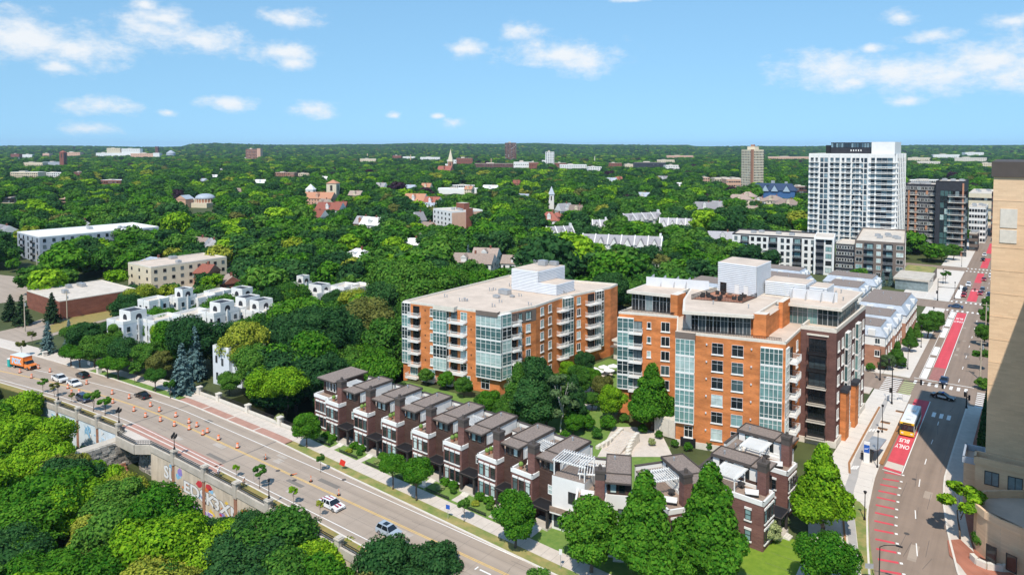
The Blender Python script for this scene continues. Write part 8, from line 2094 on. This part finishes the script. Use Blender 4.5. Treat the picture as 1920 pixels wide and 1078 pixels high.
def car(p, d, style, col, label, L=4.7, W_=1.86, H=1.45, stripes=False, z=.01):
    rz = math.atan2(d[1], d[0]) - math.pi / 2
    T = thing('car' if style != 'pickup' else 'pickup_truck', label, 'car', (p[0], p[1], z), rz, 'cars on the roads')
    h, f, r = W_ / 2, L / 2, -L / 2
    belt = H * .62; pm = paint(col, PC[col])
    b = MB()
    if style == 'suv': prof = [(f, .3), (f, belt * .8), (f - .15, belt * .92), (f - 1.0, belt), (r + .05, belt + .03), (r, belt * .7), (r, .3)]
    elif style == 'pickup': prof = [(f, .35), (f, belt * .9), (f - .15, belt), (r, belt), (r, .4)]
    else: prof = [(f, .28), (f, belt * .68), (f - .25, belt * .8), (f - 1.25, belt * .98), (r + .9, belt + .02), (r + .12, belt), (r, belt * .75), (r, .3)]
    extr(b, prof, h, 0, .12, belt * .7)
    b.build('body', [pm], T)
    c0, c1, r0, r1 = {'suv': (f - 1.05, r + .06, f - 1.75, r + .3), 'pickup': (f - 1.1, f - 3.4, f - 1.8, f - 3.3)}.get(style, (f - 1.2, r + .75, f - 2.05, r + 1.45))
    b = MB(); extr(b, [(c0, belt - .02), (r0, H - .03), (r1, H - .03), (c1, belt - .02)], h - .06, 0, .38, belt)
    b.build('window_band', [M['carglass']], T)
    hw = h - .06 - (H - belt) * .38
    b = MB(); extr(b, [(r0 + .06, H - .05), (r0 - .1, H), (r1 + .1, H), (r1 - .04, H - .05)], hw + .02)
    R = b.build('roof', [pm], T)
    for y in (r0 - .02, (r0 + r1) / 2, r1 + .06):
        for s in (-1, 1):
            MB().tube((s * (h - .05), y + (.5 if y == r0 - .02 else (-.25 if y < -1 else 0)), belt), (s * (hw + .005), y, H - .03), .045, .045, 4).build('pillar', [pm], T)
    if style == 'pickup': MB().box(-h + .15, r + .1, belt - .02, h - .15, c1 - .05, belt + .012).build('bed', [M['black']], T)
    wheels(T, h - .1, (f - L * .19, r + L * .2), .34 if style != 'pickup' else .4)
    for s in (-1, 1):
        MB().box(s * h * .78 - .18, f - .06, belt * .58, s * h * .78 + .18, f + .02, belt * .76).build('headlight', [M['lampwhite']], T)
        MB().box(s * h * .78 - .16, r - .02, belt * .62, s * h * .78 + .16, r + .06, belt * .82).build('taillight', [M['lampred']], T)
        MB().box(s * h - .02 - (.0 if s > 0 else .16), c0 - .45, belt, s * h + (.18 if s > 0 else .02), c0 - .3, belt + .14).build('mirror', [pm], T)
    MB().box(-h * .55, f - .02, .38, h * .55, f + .015, belt * .55).build('grille', [M['black']], T)
    if stripes:
        rp = paint('red', PC['red'])
        for s in (-.3, .3):
            MB().box(s - .13, f - 1.3, belt * .98, s + .13, f - .3, belt * .985 + .01).poly([(s - .13, f - 1.3, belt * .985 + .01), (s + .13, f - 1.3, belt * .985 + .01), (s + .13, f - .25, belt * .8 + .012), (s - .13, f - .25, belt * .8 + .012)]).build('stripe', [rp], T)
            MB().box(s - .13, r1 + .1, H + .001, s + .13, r0 - .1, H + .008).build('stripe', [rp], T); MB().box(s - .13, r + .1, belt + .02, s + .13, r + .8, belt + .03).build('stripe', [rp], T)
    if style == 'suv' and L < 4.3:
        MB().box(-hw * .7, r0 - 1.3, H + .001, hw * .7, r0 - .35, H + .01).build('sunroof', [M['carglass']], R)
    return T
E_, W2, S_, N_ = (1, 0), (-1, 0), (0, -1), (0, 1)
car(G(621, 950), E_, 'sedan', 'white', 'white coupe with two red stripes driving on the bridge road', 4.9, 1.92, 1.42, True)
car(G(729, 1002), E_, 'suv', 'silver', 'silver-blue boxy compact car behind the striped coupe', 4.15, 1.8, 1.6)
car(G(267, 745), W2, 'sedan', 'black', 'black saloon in the far lane beside the spruces', 4.7)
car(G(155, 707), W2, 'suv', 'black', 'black hatchback near the street trees on the green verge', 4.3, 1.8, 1.5)
car(G(112, 714), E_, 'pickup', 'white', 'white pickup truck among the orange barrels', 5.6, 1.95, 1.8)
car(G(139, 722), E_, 'sedan', 'white', 'white saloon just behind the white pickup', 4.7)
car(G(157, 751), E_, 'suv', 'navy', 'dark blue car half hidden by a verge tree', 4.6, 1.85, 1.6)
car(G(1770, 717), S_, 'sedan', 'navy', 'dark blue car waiting at the stop line of the junction', 4.6)
T = car(G(1768, 747), (.98, -.18), 'sedan', 'black', 'black and white patrol car turning through the junction', 4.9)
MB().box(-.6, -.15, 1.45, .6, .15, 1.57).build('light_bar', [M['bluesign']], T)
for s in (-1, 1): MB().box(s * .935 - .01, -.9, .45, s * .935 + .01, .9, .92).build('white_door', [paint('white', PC['white'])], T)
car(G(1792, 577), W2, 'sedan', 'blue', 'blue car crossing the avenue at the second junction', 4.8)
for u, v, st, c, d, lb in ((1807, 556, 'suv', 'red', S_, 'dark red car at the second stop line beside the bus lane'), (1809, 546, 'suv', 'black', S_, 'black car behind the dark red one'), (1816, 536, 'suv', 'white', S_, 'white van-like car in the kerb lane queue'), (1838, 552, 'sedan', 'red', S_, 'red saloon in the middle lane queue'), (1842, 546, 'suv', 'grey', S_, 'grey car beside the red saloon'), (1855, 556, 'suv', 'navy', S_, 'dark blue car in the lane next to the tan tower'),
                           (1845, 526, 'sedan', 'red', S_, 'small maroon car further up the avenue'), (1846, 480, 'suv', 'white', S_, 'white car in the far red lane'), (1843, 489, 'suv', 'black', S_, 'black car behind the far crossing'), (1861, 452, 'suv', 'navy', S_, 'dark car far up the avenue'), (1858, 520, 'suv', 'white', N_, 'white car at the edge of the tan tower')):
    car(G(u, v), d, st, c, lb, 4.6, 1.85, 1.6 if st == 'suv' else 1.45)
T = thing('bus', 'white and yellow city bus stopped in the red lane', 'bus', (-18.75, G(1710, 822).y + 6.1, .01), math.pi, None)
bw_, yl = paint('bus white', (0.82, 0.81, 0.78)), paint('bus yellow', (0.80, 0.50, 0.02))
MB().box(-1.28, -6, .35, 1.28, 5.7, 3.0).build('body', [bw_], T)
b = MB(); extr(b, [(-6, 3.0), (-5.7, 3.2), (5.4, 3.2), (5.7, 3.0)], 1.28, 0, .3, 3.0); b.build('roof', [bw_], T)
MB().box(-1.285, 5.701, .35, 1.285, 6.05, 1.25).box(-1.285, 5.701, 2.65, 1.285, 6.0, 3.02).build('front_mask', [yl], T)
MB().box(-1.22, 5.7, 1.251, 1.22, 6.02, 2.649).build('windscreen', [M['carglass']], T)
MB().box(-.8, 5.99, 2.72, .8, 6.02, 2.95).build('route_sign', [M['black']], T)
for s in (-1, 1):
    for k in range(7): MB().box(s * 1.285 - .012, -5.6 + k * 1.58, 1.5, s * 1.285 + .012, -4.15 + k * 1.58, 2.6).build('window', [M['carglass']], T)
    MB().box(s * 1.285 - .01, -6, .5, s * 1.285 + .014, 5.6, .85).build('yellow_band', [yl], T)
    MB().box(s * .85 - .2, 6.051, .7, s * .85 + .2, 6.07, .95).build('headlight', [M['lampwhite']], T); MB().box(s * 1.5 - .12, 5.8, 2.0, s * 1.5 + .12, 5.95, 2.6).build('mirror', [M['black']], T)
MB().box(-.8, -4.5, 3.21, .8, -1.5, 3.5).build('roof_unit', [bw_], T); MB().box(-.4, 1.5, 3.21, .4, 2.3, 3.3).build('roof_hatch', [M['louver']], T)
for y in (-2, 0.2): MB().box(-.45, y + 4, 3.21, .45, y + 4.12, 3.25).build('roof_vent', [M['black']], T)
wheels(T, 1.12, (4.0, -3.4), .48, .3)
T = thing('moving_truck', 'orange box truck with white roof beside the teal toilet', 'truck', tuple(G(47, 690)), math.atan2(.22, 1) - math.pi / 2)
MB().box(-1.2, -4.4, .9, 1.2, 1.2, 3.35).build('cargo_box', [paint('orange', PC['orange'])], T); MB().box(-1.22, -4.42, 3.351, 1.22, 1.25, 3.45).build('box_roof', [bw_], T)
b = MB(); extr(b, [(3.7, .5), (3.7, 1.2), (3.5, 1.45), (2.5, 1.55), (1.25, 1.55), (1.25, .5)], 1.0); b.build('bonnet', [paint('orange', PC['orange'])], T)
b = MB(); extr(b, [(2.55, 1.54), (2.0, 2.35), (1.25, 2.35), (1.25, 1.54)], .98, 0, .1, 1.5); b.build('cab_window', [M['carglass']], T)
MB().box(-.9, 1.26, 2.351, .9, 2.05, 2.45).build('cab_roof', [paint('orange', PC['orange'])], T); MB().box(-.75, 3.7, .55, .75, 3.74, 1.1).build('grille', [M['black']], T)
MB().box(-1.0, -4.3, .55, 1.0, 1.2, .895).build('chassis', [M['black']], T)
for s in (-1, 1): MB().box(s * .85 - .12, 3.7, .85, s * .85 + .12, 3.75, 1.15).build('headlight', [M['lampwhite']], T)
o = put('lettering', FOX1, T, (1.215, -1.7, 2.0)); o.rotation_euler = (rad(90), 0, rad(90))
o = put('lettering', FOX2, T, (1.205, -1.7, 2.0)); o.rotation_euler = (rad(90), 0, rad(90))
wheels(T, .98, (2.7, -2.9), .42, .28)
T = thing('portable_toilet', 'teal portable toilet cabin next to the orange truck', 'toilet', tuple(G(20, 687)), rad(10))
M['teal'] = mat('teal plastic', (0.02, 0.36, 0.33), rough=.5)
MB().box(-.55, -.55, .1, .55, .55, 2.1).build('cabin', [M['teal']], T); MB().box(-.6, -.6, 2.101, .6, .6, 2.3).build('roof', [M['white']], T); MB().box(-.4, -.57, .2, .4, -.551, 2.0).build('door', [M['teal']], T)
# ------------------------------------------------------------------ traffic barrels and delineators
BR = [(547, 318), (567, 372), (637, 352), (616, 397), (675, 373), (679, 415), (744, 396), (738, 435), (800, 422), (801, 450), (833, 438), (859, 472), (878, 463), (925, 493), (1005, 527), (212, 207), (367, 258), (85, 210), (134, 232), (475, 300), (478, 338), (303, 300), (288, 276), (335, 297), (163, 192)]
def barrel_proto():
    me = MB().cyl(0, 0, .1, .32, .30, .29, 14).cyl(0, 0, .47, .62, .27, .265, 14).cyl(0, 0, .77, .95, .25, .24, 14).cyl(0, 0, .95, 1.0, .2, .1, 10).mesh('drum', [M['barrel']])
    bn = MB().cyl(0, 0, .321, .469, .285, .275, 14).cyl(0, 0, .621, .769, .268, .258, 14).mesh('reflective_band', [M['reflect']])
    bs = MB().cyl(0, 0, 0, .1, .42, .40, 12).mesh('base', [M['rubber']])
    return me, bn, bs
me, bn, bs = barrel_proto()
for i, (x, y) in enumerate(BR):
    p = G(x / 2.256, 600 + (y + 13) / 2.256)
    wh = 'beside the orange truck' if x < 150 else ('among the parked cars' if x < 380 else ('before the black saloon' if x < 640 else ('along the yellow line at the bridge start' if x < 760 else 'along the yellow line on the bridge')))
    T = thing('traffic_barrel', 'orange and white striped barrel %s' % wh, 'barrel', tuple(p), 0, 'orange barrels on the bridge road')
    T.scale = (1.0, 1.0, 1.05)
    put('drum', me, T); put('reflective_band', bn, T); put('base', bs, T)
for i, (x, y) in enumerate(((222, 588), (333, 655), (413, 682), (531, 740))):
    p = G(400 + x / 2.256, 600 + y / 2.256)
    T = thing('delineator_post', ('orange delineator post standing at the bridge end', 'knocked-over delineator lying on the yellow line', 'orange delineator post before the white coupe', 'orange delineator post beside the white coupe')[i], 'traffic post', tuple(p))
    MB().cyl(0, 0, 0, .08, .38, .34, 8).build('base', [M['rubber']], T)
    if i == 1: MB().tube((0, 0, .1), (.5, .7, .2), .06, .06, 8).build('post', [M['barrel']], T)
    else: MB().cyl(0, 0, .08, .5, .08, .07, 8).cyl(0, 0, .68, 1.1, .07, .05, 8).build('post', [M['barrel']], T); MB().cyl(0, 0, .5, .68, .072, .07, 8).build('reflective_band', [M['reflect']], T)
# ------------------------------------------------------------------ lamps, signals, signs
for i, (u, v) in enumerate(((112, 752), (222, 796), (327, 846), (507, 937))):
    p = G(u, v, 1.2); y = py_(p.x)
    T = thing('bridge_lamp', ('single-headed black lamp on the wall pillar by the withered sapling', 'five-headed black lamp where the footway widens', 'five-headed black lamp on the pillar after the overlook', 'single black lamp on the pillar below the striped coupe')[i], 'street lamp', (p.x, y, 1.62))
    MB().cyl(0, 0, 0, .5, .24, .12, 8).cyl(0, 0, .5, 2.6, .08, .06, 8).build('post', [M['black']], T)
    hd = [(0, 0, 3.0)] + ([(.45, 0, 2.55), (-.45, 0, 2.55), (0, .45, 2.55), (0, -.45, 2.55)] if i in (1, 2) else [])
    for q in hd:
        if q[0] or q[1]: MB().path([(0, 0, 2.2), (q[0], q[1], 2.2), (q[0], q[1], 2.4)], .04, 5).build('arm', [M['black']], T)
        h = MB().cyl(q[0], q[1], q[2] - .25, q[2] + .2, .14, .2, 8).cyl(q[0], q[1], q[2] + .2, q[2] + .38, .22, .04, 8).build('lantern', [M['black']], T)
def pole_lamp(u, v, h, label, kind='post', arm=2.0):
    p = G(u, v, .13); T = thing('street_lamp', label, 'street lamp', tuple(p), 0, 'black street lamps')
    MB().cyl(0, 0, 0, .4, .2, .15, 8).cyl(0, 0, .4, h, .085, .06, 8).build('post', [M['black']], T)
    if kind == 'post': MB().cyl(0, 0, h, h + .35, .15, .28, 8).cyl(0, 0, h + .35, h + .5, .3, .05, 8).build('lantern', [M['black']], T)
    else:
        q = [(arm * math.sin(t * .26) , 0, h + .9 * math.sin(t * .26) ** .6 if t else h) for t in range(7)]
        MB().path(q, .05, 6).build('arm', [M['black']], T); MB().box(q[-1][0] - .1, -.12, q[-1][2] - .08, q[-1][0] + .7, .12, q[-1][2] + .06).build('lantern', [M['black']], T)
pole_lamp(1621, 974, 4.3, 'black post lamp in the planting strip by the bus lane bars')
pole_lamp(1648, 1100, 5.6, 'black curved-arm lamp over the red bars near the lower edge', 'arm')
pole_lamp(1645, 876, 6.6, 'tall black lamp beside the bus shelter', 'post'); pole_lamp(1654, 810, 5.4, 'black lamp at the planted end of the bus platform')
for u, v, lb in ((1702, 692, 'black lamp before the nearest mansard terrace'), (1727, 651, 'black lamp between the avenue street trees'), (1750, 613, 'black lamp at the terrace corner'), (1768, 532, 'black lamp on the pale plaza'), (1803, 500, 'black lamp at the far plaza edge'), (1790, 560, 'black lamp at the second crossing')):
    pole_lamp(u, v, 6.2, lb)
def signal(u, v, h, arm, label, dirx=1, n=2):
    p = G(u, v, .13); T = thing('traffic_signal', label, 'traffic light', tuple(p))
    MB().cyl(0, 0, 0, .5, .25, .2, 8).cyl(0, 0, .5, h, .14, .09, 8).build('pole', [M['black']], T)
    MB().tube((0, 0, h * .62), (arm * dirx, 0, h * .68), .11, .06, 8).build('mast_arm', [M['black']], T)
    if h > 8: MB().tube((0, 0, h), (1.8, 0, h + .3), .05, .04, 6).box(1.6, -.12, h + .22, 2.4, .12, h + .34).build('lamp_arm', [M['black']], T)
    for k in range(n):
        x = arm * dirx * (1 - k * .42)
        s = MB().box(x - .2, -.2, h * .68 - .75, x + .2, .2, h * .68 + .4).build('signal_head', [M['black']], T)
        for j, c in enumerate(('lampred', 'gyellow', 'gpaint')): MB().tube((x, .2, h * .68 + .2 - j * .36), (x, .26, h * .68 + .2 - j * .36), .11, .11, 8).build('lens', [M[c]], s)
    MB().box(-.55, -.2, 2.6, -.15, .2, 3.7).build('signal_head', [M['black']], T)
signal(1672, 757, 9.5, 10, 'traffic signal mast over the junction at the bus platform corner')
signal(1650, 712, 8.0, 2.0, 'traffic signal pole at the junction garden', 1, 1)
signal(1758, 563, 8.5, 12, 'traffic signal mast over the second junction')
signal(1812, 765, 4.0, .5, 'short signal post at the tan tower corner', 1, 1)
for u, v, h, lb in ((1838, 712, 10.5, 'weathered wooden utility pole on the tan tower side'), (1848, 625, 10, 'second wooden utility pole further up the avenue'), (47, 622, 11, 'wooden utility pole before the brick hall'), (126, 600, 10, 'thin utility pole at the brick hall corner'), (788, 480, 13, 'utility pole in the dark canopy below the peach block'), (903, 455, 13, 'utility pole right of the peach block'), (17, 500, 10, 'utility pole by the parking lot hedge'), (70, 515, 10, 'utility pole before the modern block')):
    p = G(u, v); T = thing('utility_pole', lb, 'pole', tuple(p))
    MB().cyl(0, 0, -.3, h, .2, .13, 8).build('pole', [M['deadwood']], T); MB().box(-1.1, -.08, h - .9, 1.1, .08, h - .74).build('crossarm', [M['deadwood']], T); MB().cyl(.4, .2, h - 2.6, h - 1.6, .22, .22, 8).build('transformer', [M['metal']], T)
def sign(u, v, h, m, w, hh, label, rz=0, tilt=0):
    p = G(u, v, .12); T = thing('road_sign', label, 'sign', tuple(p), rz)
    MB().cyl(0, 0, 0, h, .035, .035, 6).build('post', [M['metal']], T)
    o = MB().box(-w / 2, -.05, 0, w / 2, -.03, hh).build('panel', [M[m]], T, (0, 0, h - hh)); o.rotation_euler = (0, tilt, 0)
    return T
sign(641, 880, 1.9, 'redsign', 1.1, 1.1, 'tilted red roadworks sign on the verge', rad(20), rad(18)); sign(840, 972, 2.3, 'bluesign', .7, .7, 'blue parking sign on the verge before the row houses', rad(15))
sign(795, 925, 2.4, 'white', .7, 1.0, 'white notice board on the verge under the wide street tree', rad(15)); sign(1051, 1066, 2.9, 'white', .45, .8, 'white speed sign at the lower verge', rad(25)); sign(476, 902, 2.2, 'metal', .5, .6, 'grey sign back on the dry verge', rad(180)); sign(167, 688, 1.6, 'white', 1.0, 1.0, 'white notice post on the green verge', rad(15))
T = sign(1629, 1090, 2.6, 'metal', 1.1, .7, 'grey double sign near the lower planting strip', rad(30))
for u, v, h, lb in ((186, 700, 1.6, 'white gate pier between the street trees'), (84, 668, 1.2, 'pale utility box near the junction spruce')):
    p = G(u, v); T = thing('gate_pier', lb, 'pier', tuple(p)); MB().box(-.5, -.5, 0, .5, .5, h).build('shaft', [M['limestone']], T); MB().box(-.62, -.62, h + .001, .62, .62, h + .2).build('cap', [M['limestone']], T)
T = thing('bus_shelter', 'grey roofed bus shelter with glass walls on the platform', 'bus shelter', tuple(G(1641, 858, .13)), rad(-4))
MB().box(-1.3, -3.2, 2.75, 1.2, 3.2, 2.95).build('roof', [M['metal']], T)
for y in (-2.9, 0, 2.9): MB().box(-1.1, y - .06, 0, -.98, y + .06, 2.749).build('post', [M['black']], T)
MB().box(-1.06, -2.8, .3, -1.02, 2.8, 2.5).build('glass_wall', [M['g2']], T); MB().box(-1.0, -2.9, .3, .2, -2.86, 2.5).build('glass_wall', [M['g2']], T); MB().box(-.95, -1.6, .42, -.5, 1.6, .5).build('bench', [M['wood']], T)
T = thing('transit_pylon', 'white transit pylon with blue panel beside the bus shelter', 'sign', tuple(G(1625, 866, .13)))
MB().box(-.5, -.2, 0, .5, .2, 3.9).build('pylon', [M['white']], T); MB().box(-.48, -.23, 1.9, .48, -.201, 3.4).build('panel', [M['bluesign']], T)
MB().poly([(-.4, -.236, 2.5), (.1, -.236, 2.6), (.42, -.236, 2.95), (.1, -.236, 2.75), (-.4, -.236, 2.62)]).build('logo', [M['gwhite']], T)
for u, v, lb in ((1688, 772, 'iron tree grate planter at the junction end of the platform'), (1660, 792, 'rust brown planter bed on the platform middle'), (1655, 804, 'second rust brown planter bed on the platform')):
    p = G(u, v, .13); T = thing('planter_bed', lb, 'planter', tuple(p)); MB().box(-.9, -.5, 0, .9, .5, .12).build('edging', [M['rust']], T); MB().box(-.78, -.38, .121, .78, .38, .15).build('soil', [M['mulch']], T)
for u, v, w, h, lb in ((1688, 750, .9, 1.5, 'white signal cabinet at the junction corner'), (1664, 750, .7, 1.2, 'grey utility cabinet by the signal mast')):
    p = G(u, v, .13); T = thing('utility_cabinet', lb, 'cabinet', tuple(p)); MB().box(-w / 2, -.3, 0, w / 2, .3, h).build('body', [M['white']], T); MB().box(-w / 2 + .06, -.32, .1, w / 2 - .06, -.301, h - .1).build('door', [M['louver']], T)
# ivy wall along the tan tower
iv = thing('ivy_hedge', 'tall dark ivy-clad hedge wall along the shaded pavement', 'hedge', (-5.2, 150, 0))
MB().box(-.8, 0, -.3, .8, 34, 6.5).build('wall', [M['soil']], iv)
rgi = np.random.default_rng(4); n = 5200
P = np.stack([rgi.uniform(-1.0, -.8, n), rgi.uniform(-.2, 34.2, n), rgi.uniform(0, 6.8, n)], 1); P[:1300, 0] = rgi.uniform(-.9, .9, 1300); P[:1300, 2] = 6.6; P[1300:1700, 0] = rgi.uniform(-.9, .9, 400); P[1300:1700, 1] = -.15
Qn = np.tile(np.array((-1., -.2, .3)), (n, 1)); Qn[:1300] = (0, 0, 1); Qn[1300:1700] = (0, -1, .2)
put('ivy', leaves_mesh('ivy', P, Qn, .5, rgi, LM['dark']), iv)
# ------------------------------------------------------------------ people
def person(u, v, label, kind='walk', shirt='white', legs='denim', rz=0.0, bike=False, z=.13):
    T = thing('person', label, 'person', tuple(G(u, v, z)), rz)
    put('body', body(kind, shirt, legs), T)
    hy = .40 if kind == 'ride' else .02; hz = 1.76 if kind == 'ride' else 1.72
    MB().ball((0, hy - .02, hz + .03), .125, 8, 6).build('hair', [M['black'] if not bike else M['white']], T)
    if bike:
        K = thing('bicycle', 'bicycle ridden by the ' + label.split(' riding')[0], 'bicycle', tuple(G(u, v, z)), rz)
        for y in (-.45, .65):
            b = MB(); b.path([(0, y + .33 * math.cos(t * .5236), .34 + .33 * math.sin(t * .5236)) for t in range(13)], .025, 5); b.build('wheel', [M['rubber']], K)
        MB().path([(0, -.45, .34), (0, 0, .85), (0, .5, .85), (0, .1, .32), (0, -.45, .34)], .022, 5).path([(0, .5, .85), (0, .65, .34)], .022, 5).path([(0, .1, .32), (0, 0, .85)], .022, 5).build('frame', [M['black']], K)
        MB().tube((-.28, .6, 1.02), (.28, .6, 1.02), .02).tube((0, .5, .85), (0, .58, 1.02), .02).build('handlebar', [M['black']], K); MB().box(-.08, -.15, .86, .08, .12, .92).build('saddle', [M['black']], K)
person(409, 893, 'rider in green and white leaning over the bridge railing riding', 'ride', 'gwhite', 'denim', rad(-90), True); person(456, 912, 'rider in pink and white behind the wall pillar riding', 'ride', 'peach', 'black', rad(-90), True)
person(1601, 1046, 'cyclist in white on the grey path beside the trees riding', 'ride', 'gwhite', 'black', rad(8), True); person(1616, 862, 'person in black waiting beside the transit pylon', 'walk', 'black', 'black', rad(40)); person(1779, 590, 'person in black crossing at the second junction corner', 'walk', 'black', 'black', rad(90))
person(83, 664, 'person in white walking past the junction spruce', 'walk', 'gwhite', 'gwhite', rad(-60)); person(1593, 1083, 'person in red walking at the lower path', 'walk', 'redsign', 'denim', 0)
